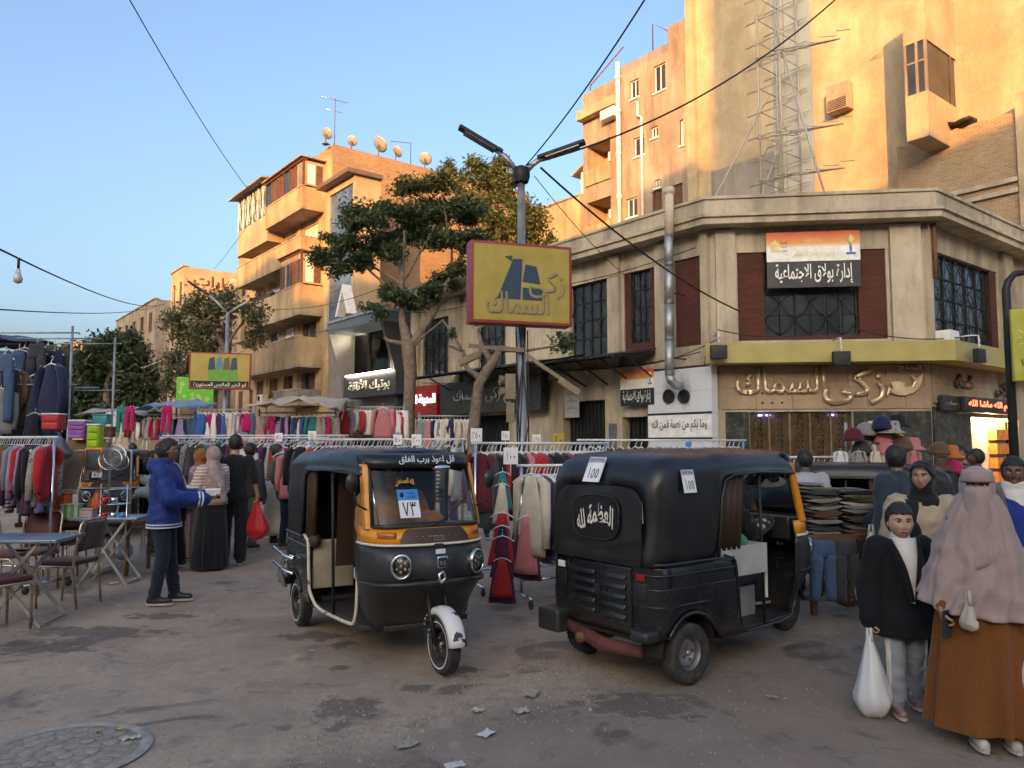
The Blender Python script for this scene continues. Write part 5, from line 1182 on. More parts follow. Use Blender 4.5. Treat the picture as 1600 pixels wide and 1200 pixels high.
 sts = [(-0.365, 0.50, 1.42, 0.86), (-0.355, 0.56, 1.50, 0.86), (-0.32, 0.605, 1.575, 0.86), (-0.25, 0.635, 1.63, 0.86), (-0.10, 0.645, 1.665, 0.86), (0.08, 0.645, 1.685, 0.86), (0.24, 0.645, 1.69, 0.86), (0.30, 0.645, 1.69, 1.02), (0.335, 0.645, 1.69, 1.30), (0.37, 0.645, 1.69, 1.46), (0.45, 0.645, 1.69, 1.50), (0.8, 0.64, 1.70, 1.51), (1.15, 0.63, 1.695, 1.51), (1.42, 0.62, 1.68, 1.50), (1.52, 0.61, 1.665, 1.49)]
 rings = []
 for x, hw, zt, zl in sts:
  r_ = []; rr = 0.16; nside = 8
  for k in range(nside): r_.append((x, -hw-0.012*math.sin(math.pi*k/nside), zl+(zt-rr-zl)*k/nside))
  for k in range(9): a = math.pi/2*k/8; r_.append((x, -hw+rr-rr*math.cos(a), zt-rr+rr*math.sin(a)))
  for k in range(1, 8): y = (-hw+rr)+(2*hw-2*rr)*k/8; r_.append((x, y, zt+0.018*math.sin(math.pi*k/8)))
  for k in range(9): a = math.pi/2*k/8; r_.append((x, hw-rr+rr*math.sin(a), zt-rr+rr*math.cos(a)))
  for k in range(nside): r_.append((x, hw+0.012*math.sin(math.pi*(k+1)/nside), zt-rr+(zl-zt+rr)*(k+1)/nside))
  # lean of the back: lower rings reach further to the rear
  r_ = [(p[0]-(0.0 if x > -0.3 else 0.0), p[1], p[2]) for p in r_]
  rings.append(r_)
 m = MB(); m.loft(rings, False, False, False)
 n = len(rings[0]); m.add(rings[0], [tuple(range(n))], 0, False)
 hood = m.build('hood', T_HOOD, root)
 for v in hood.data.vertices:       # sag and wrinkles of the cloth
  c = v.co
  f = 0.013*noise.noise((c.x*3.1+th, c.y*3.1, c.z*3.1))+0.011*noise.noise((c.x*8, c.y*8+th, c.z*4))-0.02*max(0, c.z-1.6)*10*abs(math.sin((c.x-0.42)*5.9))*0.5
  v.co = c+v.normal*f
  if c.x < -0.12: v.co.x -= 0.07*(1.5-c.z)*max(0, (-0.12-c.x)/0.25)
 bmh = bmesh.new(); bmh.from_mesh(hood.data); bmesh.ops.remove_doubles(bmh, verts=bmh.verts, dist=0.0005); bmh.to_mesh(hood.data); bmh.free()
 sd = hood.modifiers.new('s', 'SOLIDIFY'); sd.thickness = 0.008; sd.offset = -1
 # seam of the hood along the tub, side piping round the door opening
 m = MB(); m.tube([(x, y, 0.882) for x, y, s in outline(0.016, 0) if x < 0.31], 0.012, 6); m.build('hood_hem', T_PLAST, hood)
 for s in (-1, 1):
  pts = [(0.29, s*0.655, 0.885), (0.31, s*0.655, 1.05), (0.345, s*0.655, 1.32), (0.39, s*0.655, 1.465), (0.5, s*0.653, 1.503), (0.9, s*0.65, 1.515), (1.5, s*0.625, 1.495)]
  m = MB(); m.tube(pts, 0.012, 6); m.build('hood_piping', T_HOOD, hood)
 # roof hoops seen inside
 for xx in (0.42, 0.95, 1.42):
  m = MB(); m.tube([(xx, -0.6, 1.45), (xx, -0.6, 1.58), (xx, -0.5, 1.655), (xx, 0.5, 1.655), (xx, 0.6, 1.58), (xx, 0.6, 1.45)], 0.014, 6); m.build('roof_hoop', M_IRON, hood)
 # ---- floor, sills, door pillars
 m = MB(); m.bbox(0.40, 1.52, -0.58, 0.58, 0.25, 0.295, 0.01); m.bbox(1.52, 1.62, -0.4, 0.4, 0.25, 0.295, 0.01); m.build('floor', T_PLAST, root)
 m = MB(); m.bbox(-0.32, 0.5, -0.5, 0.5, 0.30, 0.335, 0.01); m.build('chassis', M_DARK, root)
 for s in (-1, 1):
  pts = [(1.50, s*0.625, 0.99), (1.49, s*0.63, 0.7), (1.47, s*0.625, 0.42), (1.40, s*0.61, 0.285), (1.2, s*0.6, 0.27), (0.75, s*0.61, 0.275), (0.62, s*0.62, 0.31), (0.545, s*0.645, 0.42), (0.53, s*0.65, 0.6), (0.50, s*0.65, 0.86), (0.36, s*0.65, 0.9)]
  # smooth the bead path
  q = []
  for i in range(len(pts)-1):
   for k in range(4): q.append(Vector(pts[i]).lerp(Vector(pts[i+1]), k/4))
  q.append(Vector(pts[-1])); q2 = [q[0]]+[(q[i-1]+q[i]*2+q[i+1])/4 for i in range(1, len(q)-1)]+[q[-1]]
  m = MB(); m.tube(q2, 0.016 if kind == 'front' else 0.011, 6); m.build('door_trim', T_TRIM if kind == 'front' else T_BODY, root)
  m = MB(); m.tube([(0.98, s*0.60, 0.28), (0.95, s*0.605, 1.0), (0.93, s*0.61, 1.52)], 0.016, 6); m.build('door_pillar', M_IRON, root)
 # ---- front cowl
 prof = [(0.245, 0.46, 1.60, 1.52), (0.32, 0.53, 1.63, 1.50), (0.42, 0.58, 1.68, 1.48), (0.52, 0.61, 1.78, 1.475), (0.60, 0.63, 1.90, 1.47), (0.66, 0.64, 1.965, 1.47), (0.74, 0.645, 1.99, 1.47), (0.82, 0.648, 1.985, 1.475), (0.89, 0.645, 1.95, 1.48), (0.955, 0.64, 1.905, 1.485)]
 def ring(z, hw, xc, xe, p=2.7): return [(x, y, z) for x, y in section(hw, xc, xe, p)]
 m = MB(); m.loft([ring(*q) for q in prof], False, False, False); cowl = m.build('front_cowl', T_PLAST, root)
 # recess around the middle: push the surface in between lamps and keel below
 for v in cowl.data.vertices:
  c = v.co
  if 0.60 < c.z < 0.93 and c.x > 1.75:
   a = abs(c.y); v.co.x -= 0.03*math.exp(-((a-0.22)/0.07)**2)
 sd = cowl.modifiers.new('s', 'SOLIDIFY'); sd.thickness = 0.018; sd.offset = -1
 # flared lip above the lower panel
 m = MB(); m.tube([(x+0.012, y, 0.655+0.02*math.cos(y*2.4)) for x, y in section(0.64, 1.955, 1.50)], [0.010+0.016*math.sin(math.pi*k/28) for k in range(29)], 6); m.build('cowl_lip', T_PLAST, cowl)
 m = MB(); m.tube([(x+0.006, y, 0.958) for x, y in section(0.645, 1.905, 1.485)], 0.011, 6); m.build('pinstripe', T_TXT, cowl)
 m = MB(); m.loft([ring(z, hw, xc, xe) for z, hw, xc, xe in ((0.965, 0.64, 1.90, 1.485), (1.02, 0.637, 1.88, 1.48), (1.085, 0.63, 1.845, 1.475))], False, False, False); band = m.build('orange_band', T_ORANGE, root)
 sd = band.modifiers.new('s', 'SOLIDIFY'); sd.thickness = 0.015; sd.offset = -1
 # darker centre of the band with rounded ends
 def on(z, y):
  # point of the band surface
  f = (z-0.965)/(1.085-0.965); hw = 0.64-0.01*f; xc = 1.90-0.055*f; xe = 1.485-0.01*f; return xe+(xc-xe)*sup(min(0.999, abs(y)/hw), 2.7)
 m = MB(); N = 24; top = []; bot = []
 for k in range(N+1):
  y = -0.37+0.74*k/N; e = max(0, (abs(y)-0.27)/0.10); zt_ = 1.08-0.09*e*e
  top.append((on(zt_, y)+0.005, y, zt_)); bot.append((on(0.972, y)+0.005, y, 0.972))
 m.loft([bot, top], False, False, False); m.build('band_centre', T_BROWN if kind == 'front' else T_BROWN, band)
 for s in (-1, 1):
  m = MB(); pts = []
  for k in range(5):
   y = s*(0.40+0.15*k/4); pts.append([(on(1.04, y)+d, y, z) for z, d in ((1.0, 0.006), (1.005, 0.02), (1.05, 0.018), (1.055, 0.004))])
  m.loft(pts, True); m.build('indicator', T_AMBER, root)
 if kind == 'front':
  lettering('lettering', 'TSDD', 0.13, 0.035, T_CHROME, band, face_M((on(1.0, 0)+0.008, 0.02, 1.0), (0, 1, 0)), 0.004, 0.01, ar=False)
  m = MB(); m.bbox(on(0.95, 0)-0.02, on(0.95, 0)+0.03, -0.045, 0.045, 0.915, 0.965, 0.006); m.build('logo_plate', M_IRON, cowl)
 # badges
 m = MB(); m.bbox(1.965, 2.0, -0.055, 0.055, 0.785, 0.875, 0.012); bd = m.build('badge', T_CHROME, cowl); m = MB(); m.bbox(1.985, 2.004, -0.045, 0.045, 0.793, 0.867, 0.008); m.build('badge_face', M_IRON, bd)
 lettering('lettering', 'RE', 0.065, 0.035, T_CHROME, bd, face_M((2.005, 0, 0.825), (0, 1, 0)), 0.004, 0.02, ar=False)
 m = MB(); m.lathe([(0.022, -0.01), (0.05, -0.012), (0.055, 0), (0.05, 0.014), (0.025, 0.014), (0.022, 0.0)], 6, Matrix.Translation((1.985, 0, 0.715)) @ Matrix.Rotation(R(90), 4, 'Y')); m.build('emblem', T_CHROME, cowl)
 m = MB(); m.box(1.95, 1.962, -0.05, 0.05, 0.89, 0.925); m.build('sticker', T_WHITE, cowl)
 # head lamps
 for s in (-1, 1):
  T = Matrix.Translation((1.925, s*0.395, 0.81)) @ Matrix.Rotation(R(s*18), 4, 'Z') @ Matrix.Rotation(R(90), 4, 'Y')
  m = MB(); m.lathe([(0.092, -0.06), (0.1, 0.0), (0.098, 0.035), (0.085, 0.045), (0.078, 0.035)], 24, T); lamp = m.build('headlight', T_CHROME, root)
  m = MB(); m.lathe([(0.08, 0.03), (0.06, -0.005), (0.03, -0.03), (0.0, -0.035)], 24, T); m.build('reflector', T_CHROME, lamp)
  for k in range(7):
   a = k*math.pi/3; q = (0, 0, 0.0) if k == 6 else (0.045*math.cos(a), 0.045*math.sin(a), 0.0)
   mm = MB(T); mm.sphere(q, 0.016, 8, 5); mm.build('lamp_element', paint('lamp_glass', (0.6, 0.52, 0.35), 0.12, 0.3), lamp)
  m = MB(); m.lathe([(0.08, 0.036), (0.05, 0.05), (0.0, 0.056)], 20, T); m.build('lens', T_LENS, lamp)
 # ---- windscreen, pillars, visor
 wsb = [(x, y, 1.095) for x, y in section(0.605, 1.83, 1.50, 3.2)][3:-3]; wst = [(x, y, 1.56) for x, y in section(0.575, 1.60, 1.42, 3.2)][3:-3]
 mid = [tuple((Vector(a)+Vector(b))/2+Vector((0.012, 0, 0))) for a, b in zip(wsb, wst)]
 m = MB(); m.loft([wsb, mid, wst], False, False, False); m.build('windscreen', T_WS, root)
 m = MB(); m.tube(wsb+wst[::-1]+[wsb[0]], 0.018, 6); m.build('windscreen_frame', T_PLAST, root)
 for s in (-1, 1):
  i = 2 if s < 0 else -3
  A = Vector(section(0.625, 1.83, 1.47, 3.2)[i]); B = Vector(section(0.60, 1.60, 1.40, 3.2)[i])
  m = MB(); m.loft([[(p.x+dx, p.y+dy, z) for dx, dy in ((-0.05, s*0.025), (0.03, s*0.025), (0.045, -s*0.03), (-0.05, -s*0.02))] for p, z in ((A, 1.07), (A.lerp(B, 0.5), 1.33), (B, 1.58))], True, smooth=False); bevel(m.build('pillar', T_ORANGE, root), 0.01)
  m = MB(); m.tube([(1.73, s*0.54, 1.11), (1.51, s*0.53, 1.55)], 0.012, 6); m.build('grab_rail', T_CHROME, root)
 m = MB(); m.loft([[(x, y, z) for x, y in section(hw, xc, xe, 3.0)] for z, hw, xc, xe in ((1.545, 0.60, 1.64, 1.42), (1.60, 0.605, 1.635, 1.40), (1.65, 0.60, 1.60, 1.38), (1.672, 0.585, 1.53, 1.35))], False, False, False); vis = m.build('visor', T_HOOD, root)
 sd = vis.modifiers.new('s', 'SOLIDIFY'); sd.thickness = 0.02; sd.offset = -1
 m = MB(); m.tube([(1.85, -0.02, 1.10), (1.83, 0.16, 1.16), (1.77, 0.38, 1.3)], 0.007, 5); m.build('wiper', M_IRON, root)
 # mirrors
 for s in ((-1, 1) if kind == 'front' else ()):
  m = MB(); m.tube([(1.62, s*0.6, 1.22), (1.66, s*0.72, 1.27), (1.62, s*0.74, 1.38)], 0.009, 5); mi_ = m.build('mirror', M_IRON, root)
  m = MB(); m.lathe([(0.0, -0.02), (0.05, -0.015), (0.062, 0.0), (0.058, 0.012), (0.0, 0.014)], 18, Matrix.Translation((1.62, s*0.76, 1.44)) @ Matrix.Rotation(R(90), 4, 'Y') @ Matrix.Scale(1.25, 4, (1, 0, 0))); m.build('mirror_head', T_PLAST, mi_)
 # ---- front wheel, fork, fender
 wheel(root, 2.02, 0, 0.215, 0.10, -1, T_PLAST)
 wheel(root, 0, -0.56, 0.215, 0.115, -1, T_RIM if kind == 'rear' else T_PLAST); wheel(root, 0, 0.56, 0.215, 0.115, 1)
 if kind == 'front':
  m = MB(); m.lathe([(0.165, -0.054), (0.175, -0.055)], 40, Matrix.Translation((2.02, 0, 0.215)) @ Matrix.Rotation(R(90), 4, 'X')); m.lathe([(0.165, 0.054), (0.175, 0.055)], 40, Matrix.Translation((2.02, 0, 0.215)) @ Matrix.Rotation(R(90), 4, 'X')); m.build('white_line', T_WHITE, root)
  m = MB(); m.lathe([(0.165, 0.061), (0.175, 0.062)], 40, Matrix.Translation((0, -0.56, 0.215)) @ Matrix.Rotation(R(90), 4, 'X')); m.build('white_line', T_WHITE, root)
 rings = []
 for k in range(15):
  a = R(8+145*k/14); rr = 0.265
  rings.append([(2.02+rr*f*math.cos(a), y, 0.215+rr*f*math.sin(a)) for y, f in ((-0.088, 0.86), (-0.086, 0.97), (-0.06, 1.05), (0, 1.085), (0.06, 1.05), (0.086, 0.97), (0.088, 0.86))])
 m = MB(); m.loft(rings, False, False, False); fd = m.build('front_fender', T_FENDW if kind == 'front' else T_PLAST, root); sd = fd.modifiers.new('s', 'SOLIDIFY'); sd.thickness = 0.008
 for s in (-1, 1):
  m = MB(); m.tube([(2.02, s*0.075, 0.215), (1.93, s*0.09, 0.42), (1.84, s*0.09, 0.66)], 0.02, 7); m.build('fork', M_IRON, root)
  m = MB(); [m.tube([(1.99+0.03*math.cos(q*1.6)-0.006*q, s*0.10+0.03*math.sin(q*1.6), 0.24+q*0.009), (1.99+0.03*math.cos(q*1.6+1.6)-0.006*q, s*0.10+0.03*math.sin(q*1.6+1.6), 0.249+q*0.009)], 0.006, 4) for q in range(18)]; m.build('spring', M_IRON, root)
 # ---- cabin
 m = MB(); m.bbox(-0.25, 0.38, -0.55, 0.55, 0.60, 0.72, 0.03); m.build('bench_seat', T_VINYLBR, root)
 m = MB(); m.bbox(-0.29, -0.19, -0.55, 0.55, 0.72, 1.15, 0.03); m.build('bench_back', T_VINYLBR, root)
 m = MB(); m.bbox(0.86, 1.24, -0.36, 0.36, 0.55, 0.66, 0.03); m.build('driver_seat', T_SEATW if kind == 'front' else T_PLAST, root)
 m = MB(); m.bbox(0.88, 1.2, -0.33, 0.33, 0.295, 0.55, 0.01); m.build('seat_box', paint('seat_box_grey', (0.3, 0.29, 0.26), 0.6) if kind == 'rear' else M_DARK, root)
 m = MB(); m.bbox(0.80, 0.86, -0.34, 0.34, 0.70, 1.12, 0.025); m.build('driver_backrest', T_VINYLBR, root)
 m = MB(); m.tube([(1.62, 0, 0.5), (1.55, 0, 1.0), (1.5, 0, 1.06)], 0.03, 8); m.tube([(1.38, -0.36, 1.05), (1.47, -0.22, 1.06), (1.5, 0, 1.06), (1.47, 0.22, 1.06), (1.38, 0.36, 1.05)], 0.016, 7); hb = m.build('handlebar', M_IRON, root)
 for s in (-1, 1): m = MB(); m.tube([(1.40, s*0.32, 1.052), (1.34, s*0.40, 1.045)], 0.02, 7); m.build('grip', T_RUBBER, hb)
 m = MB(); m.bbox(1.55, 1.75, -0.5, 0.5, 0.9, 1.1, 0.03); m.build('dashboard', T_PLAST, root)
 # folded curtain at the rear of each door opening
 for s in (-1, 1):
  rings = []
  for k in range(15):
   x = 0.31+0.34*k/14 if kind == 'rear' else 0.36+0.2*k/14; yy = s*(0.615+0.022*math.sin(k*2.1)); zb_ = 0.93+(0.0 if kind == 'rear' else -0.1)+(0.10*(k/14) if kind == 'front' else 0.0)
   rings.append([(x-0.05*(k/14)*(1 if kind == 'rear' else 0), yy, zb_), (x, yy+s*0.004*math.sin(k*3), 1.25), (x+0.02, yy, 1.5)])
  m = MB(); m.loft(rings, False, False, False); c_ = m.build('curtain', T_VINYLBR, root, fix=False); sd = c_.modifiers.new('s', 'SOLIDIFY'); sd.thickness = 0.006
 # ---- details peculiar to each vehicle
 HX = -0.545
 if kind == 'rear':
  def back(z): return -0.365-0.07*(1.5-z)-0.016
  # shiny rear window, printed plates
  ctr = []
  zc, hh, hw = 1.185, 0.165, 0.27
  pts = []
  for k in range(32):
   a = 2*math.pi*k/32; c, s = math.cos(a), math.sin(a); q = (abs(c)**3.5+abs(s)**3.5)**(-1/3.5); pts.append((hw*c*q, zc+hh*s*q))
  m = MB(); m.add([(back(z)-0.004, -y, z) for y, z in pts], [tuple(range(32))]); m.build('rear_window', paint('clouded_plastic', (0.008, 0.008, 0.01), 0.18), hood)
  m = MB(); m.tube([(back(z)-0.004, -y, z) for y, z in pts+pts[:1]], 0.007, 5); m.build('window_piping', T_HOOD, hood)
  lettering('lettering', 'العظمة', 0.30, 0.16, T_TXT, hood, face_M((back(1.19)-0.006, -0.06, 1.18), (0, -1, 0), (0.07, 0, 1)), 0.003, 0.022, 0.05)
  lettering('lettering', 'لله', 0.10, 0.15, T_TXT, hood, face_M((back(1.15)-0.006, 0.17, 1.16), (0.0, -1, 0.25), (0.07, 0, 1)), 0.003, 0.022, 0.0)
  # number plate on the roof slope at the back and on the flank
  def plate(org, xd, up, w, h):
   M_ = face_M(org, xd, up); m = MB(M_); m.box(-w/2, w/2, -h/2, h/2, 0, 0.002); p = m.build('number_card', T_WHITE, hood)
   m = MB(M_); m.box(-w/2+0.004, w/2-0.004, h*0.27, h/2-0.004, 0.002, 0.0035); m.build('card_header', paint('card_header_grey', (0.38, 0.4, 0.45), 0.5), p)
   lettering('lettering', 'محافظة القاهرة', w*0.85, h*0.13, T_INK, p, M_ @ Matrix.Translation((0, h*0.385, 0.004)), 0.0005)
   lettering('lettering', '١٥٥', w*0.72, h*0.42, T_INK, p, M_ @ Matrix.Translation((0, -h*0.13, 0.003)), 0.0005, 0.03)
  plate((-0.368, 0.05, 1.545), (0, -1, 0), (0.48, 0, 1), 0.20, 0.21)
  plate((-0.06, -0.672, 1.47), (1, 0, 0), (0, 0.22, 1), 0.14, 0.17)
  # crate, goods and driver's bits seen through the door
  cr = thing('plastic_crate', 'shallow white tray of shoes and cloth behind the driver in the rear facing three wheeler', 'tray'); cr.parent = None
  Mx = Matrix.Translation(loc) @ Matrix.Rotation(th, 4, 'Z') @ Matrix.Diagonal((0.98, 0.93, 0.975, 1)); cr.location = Mx @ Vector((0.62, -0.3, 0.73)); cr.rotation_euler = (0, 0, th)
  m = MB()
  for (a, b_, c, d) in ((-0.26, 0.3, -0.28, -0.26), (-0.26, 0.3, 0.26, 0.28), (-0.26, -0.24, -0.26, 0.26), (0.28, 0.3, -0.26, 0.26)): m.box(a, b_, c, d, -0.02, 0.2)
  m.box(-0.24, 0.28, -0.26, 0.26, -0.02, 0.0); m.build('tray_box', paint('grey_white_tray', (0.42, 0.42, 0.38), 0.5), cr)
  for k, (x, y, c) in enumerate(((-0.1, -0.1, (0.6, 0.6, 0.56)), (0.1, -0.12, (0.02, 0.28, 0.12)), (0.2, 0.05, (0.5, 0.49, 0.47)), (-0.05, 0.12, (0.05, 0.05, 0.06)), (0.05, -0.02, (0.45, 0.43, 0.4)))):
   m = MB(); m.sphere((x, y, 0.2), (0.14, 0.07, 0.09), 12, 8); g = m.build('shoe', cloth('shoe_%d' % k, c, 0.7), cr)
   for v in g.data.vertices: v.co.z += 0.03*noise.noise((v.co.x*9, v.co.y*9, k)); v.co.x += 0.03*noise.noise((v.co.z*12, v.co.y*9, k))
  m = MB(); m.box(0.985, 1.0, -0.63, -0.605, 0.5, 0.78); m.build('white_tag', T_WHITE, root)
 else:
  lettering('lettering', 'قل اعوذ برب الفلق', 0.62, 0.075, T_WHITE, vis, face_M((1.652, 0.02, 1.612), (0, 1, 0), (-0.25, 0, 1)), 0.003, 0.016)
  # number card behind the windscreen
  Mx = face_M((1.80, -0.06, 1.275), (0, 1, 0), (-0.42, 0, 1)); w, h = 0.215, 0.235
  Mx = face_M((1.765, -0.235, 1.27), (0, 1, 0), (-0.42, 0, 1))
  m = MB(Mx); m.box(-w/2, w/2, -h/2, h*0.12, 0, 0.002); p = m.build('number_card', T_WHITE, root)
  m = MB(Mx); m.box(-w/2-0.004, w/2+0.004, h*0.12, h/2, 0, 0.003); m.build('card_header', T_BLUEP, p)
  m = MB(Mx); m.lathe([(0.0, 0.005), (0.022, 0.005), (0.0, 0.006)], 12, Matrix.Translation((-w*0.3, h*0.31, 0))); m.build('seal', T_INK, p)
  lettering('lettering', '٧٣', w*0.72, h*0.44, T_INK, p, Mx @ Matrix.Translation((0, -h*0.19, 0.002)), 0.001, 0.015)
  lettering('lettering', 'محافظة', w*0.4, h*0.1, T_INK, p, Mx @ Matrix.Translation((w*0.15, h*0.38, 0.003)), 0.001, 0.01); lettering('lettering', 'القاهرة', w*0.5, h*0.1, T_INK, p, Mx @ Matrix.Translation((w*0.12, h*0.22, 0.003)), 0.001, 0.01)
  lettering('lettering', 'الله المستعان', 0.20, 0.06, T_YTXT, p, Mx @ Matrix.Translation((-0.01, h*0.72, 0.002)), 0.001, 0.02, 0.02)
  m = MB(); m.sphere((1.62, 0.2, 1.545), (0.03, 0.12, 0.03), 10, 6); m.build('rear_view_mirror', T_CHROME, root)
  # chrome crash bars beside the rear wheel
  for k in range(3):
   m = MB(); z0 = 0.60-0.05*k; m.tube([(0.05-0.05*k, -0.66, 0.66), (-0.1-0.07*k, -0.72, 0.62-0.04*k), (-0.17-0.05*k, -0.73, 0.5-0.03*k), (-0.15-0.04*k, -0.68, 0.34)], 0.016, 7); m.build('crash_bar', T_CHROME, root)
  for z0 in (0.66, 0.52):
   m = MB(); m.tube([(0.06, -0.67, z0-0.02), (-0.1, -0.73, z0), (-0.36, -0.76, z0+0.05)], 0.017, 7); m.build('crash_bar', T_CHROME, root)
  m = MB(); m.lathe([(0, 0.05), (0.05, 0.03), (0.075, 0), (0.06, -0.05), (0, -0.06)], 14, Matrix.Translation((0.5, -0.6, 0.86)) @ Matrix.Rotation(R(90), 4, 'X')); m.build('cushion_knob', T_VINYLBR, root)
  m = MB(); m.bbox(0.42, 0.50, -0.6, -0.2, 0.42, 0.86, 0.02); m.build('passenger_board', paint('cream_board', (0.4, 0.34, 0.25), 0.6, dirt=(0.2, 0.15, 0.1)), root)
  m = MB(); rings = []
  for k in range(9):
   y = -0.5+1.0*k/8; rings.append([(0.78, y, 0.66), (0.80+0.01*math.sin(k*2), y, 1.0), (0.83, y, 1.48)])
  m.loft(rings, False, False, False); m.build('partition_cloth', T_VINYLBR, root, fix=False)
 # the vehicle narrows towards its nose
 seen = set()
 def taper(o):
  for c in [x for x in COL.objects if x.parent == o]:
   if not c.name.startswith(('wheel', 'white_line')) and c.data and c.data.name not in seen:
    seen.add(c.data.name)
    for v in c.data.vertices: v.co.y *= 1-0.17*min(1, max(0, (v.co.x-0.55)/0.95))
    taper(c)
 taper(root)
 return root
TUK_A = (-1.52, 7.60, 0.0), R(-60.5)
TUK_B = (0.93, 5.98, 0.0), R(37)
make_tuk('black and orange three wheeler facing the viewer with a white front fender', *TUK_A, 'front')
make_tuk('black three wheeler seen from behind with white number cards on its hood', *TUK_B, 'rear')
# ================================================================ people
def skinmat(name, col):
 if name in MATS: return MATS[name]
 m, t, b = new_mat(name); v = mapped(t)
 c = mixc(t, noise_n(t, v, 14, 5), [x*0.88 for x in col], [min(1, x*1.1) for x in col]); t.links.new(c, b.inputs['Base Color'])
 b.inputs['Roughness'].default_value = 0.55; b.inputs['Subsurface Weight'].default_value = 0.12; b.inputs['Subsurface Radius'].default_value = (0.02, 0.008, 0.004); b.inputs['Subsurface Scale'].default_value = 0.4
 bump(t, b, noise_n(t, v, 160, 3), 0.12, 0.002); MATS[name] = m; return m
SK1 = skinmat('skin_tan', (0.36, 0.20, 0.125)); SK2 = skinmat('skin_brown', (0.22, 0.115, 0.068)); SK3 = skinmat('skin_deep', (0.12, 0.06, 0.036)); SK0 = skinmat('skin_light', (0.46, 0.28, 0.185))
HAIR = paint('black_hair', (0.012, 0.010, 0.009), 0.5, 0, 0.4, 30, 0.6, 90); LIPS = paint('lips', (0.28, 0.10, 0.08), 0.45); EYEW = paint('eye_white', (0.62, 0.60, 0.57), 0.25); EYED = paint('eye_iris', (0.03, 0.016, 0.01), 0.15)
def remesh(mb, voxel, smooth=3, wr=None, seed=0.0):
 """closed pieces -> one continuous surface"""
 me = mb.mesh('tmp', []); o = bpy.data.objects.new('tmp', me)
 md = o.modifiers.new('r', 'REMESH'); md.mode = 'VOXEL'; md.voxel_size = voxel; md.use_smooth_shade = True
 if smooth: sm = o.modifiers.new('s', 'SMOOTH'); sm.factor = 0.5; sm.iterations = smooth
 res = evaluated(o)
 bpy.data.objects.remove(o); bpy.data.meshes.remove(me)
 if wr:
  amp, sc_ = wr; nv = len(res.vertices); co = np.empty(nv*3); res.vertices.foreach_get('co', co); co = co.reshape(-1, 3); no = np.empty(nv*3); res.vertices.foreach_get('normal', no); no = no.reshape(-1, 3)
  d = np.empty(nv)
  for i in range(nv):
   x, y, z = co[i]; w = noise.noise((x*2.2, y*2.2, z*2.2+seed))*1.4
   d[i] = amp*(1-abs(noise.noise((x*sc_+w, y*sc_-w, z*sc_*1.5+w*2+seed)))*2.4)*0.8+amp*0.5*noise.noise((x*sc_*2.4, y*sc_*2.4, z*sc_*2.4+seed))
  co += no*d[:, None]; res.vertices.foreach_set('co', co.ravel()); res.update()
 return res
def finish(me, name, mats, parent):
 me.name = name; me.materials.clear()
 for m in (mats if isinstance(mats, (list, tuple)) else [mats]): me.materials.append(m)
 me.polygons.foreach_set('use_smooth', [True]*len(me.polygons)); return link(name, me, parent)
def capsule(m, p0, p1, r0, r1, flat=None):
 p0, p1 = Vector(p0), Vector(p1); n = 12; d = p1-p0; L = d.length
 if L < 1e-5: return
 d /= L; pts = [p0-d*r0*0.85, p0-d*r0*0.5, p0, p0.lerp(p1, 0.5), p1, p1+d*r1*0.5, p1+d*r1*0.85]; rs = [r0*0.45, r0*0.85, r0, (r0+r1)/2, r1, r1*0.85, r1*0.45]
 m.tube(pts, rs, n, flat=flat)
def torso(m, rings, n=20):
 """rings: (centre x, centre y, z, depth radius, width radius)"""
 m.loft([[(cx+a*math.cos(2*math.pi*k/n), cy+b*math.sin(2*math.pi*k/n), z) for k in range(n)] for cx, cy, z, a, b in rings])
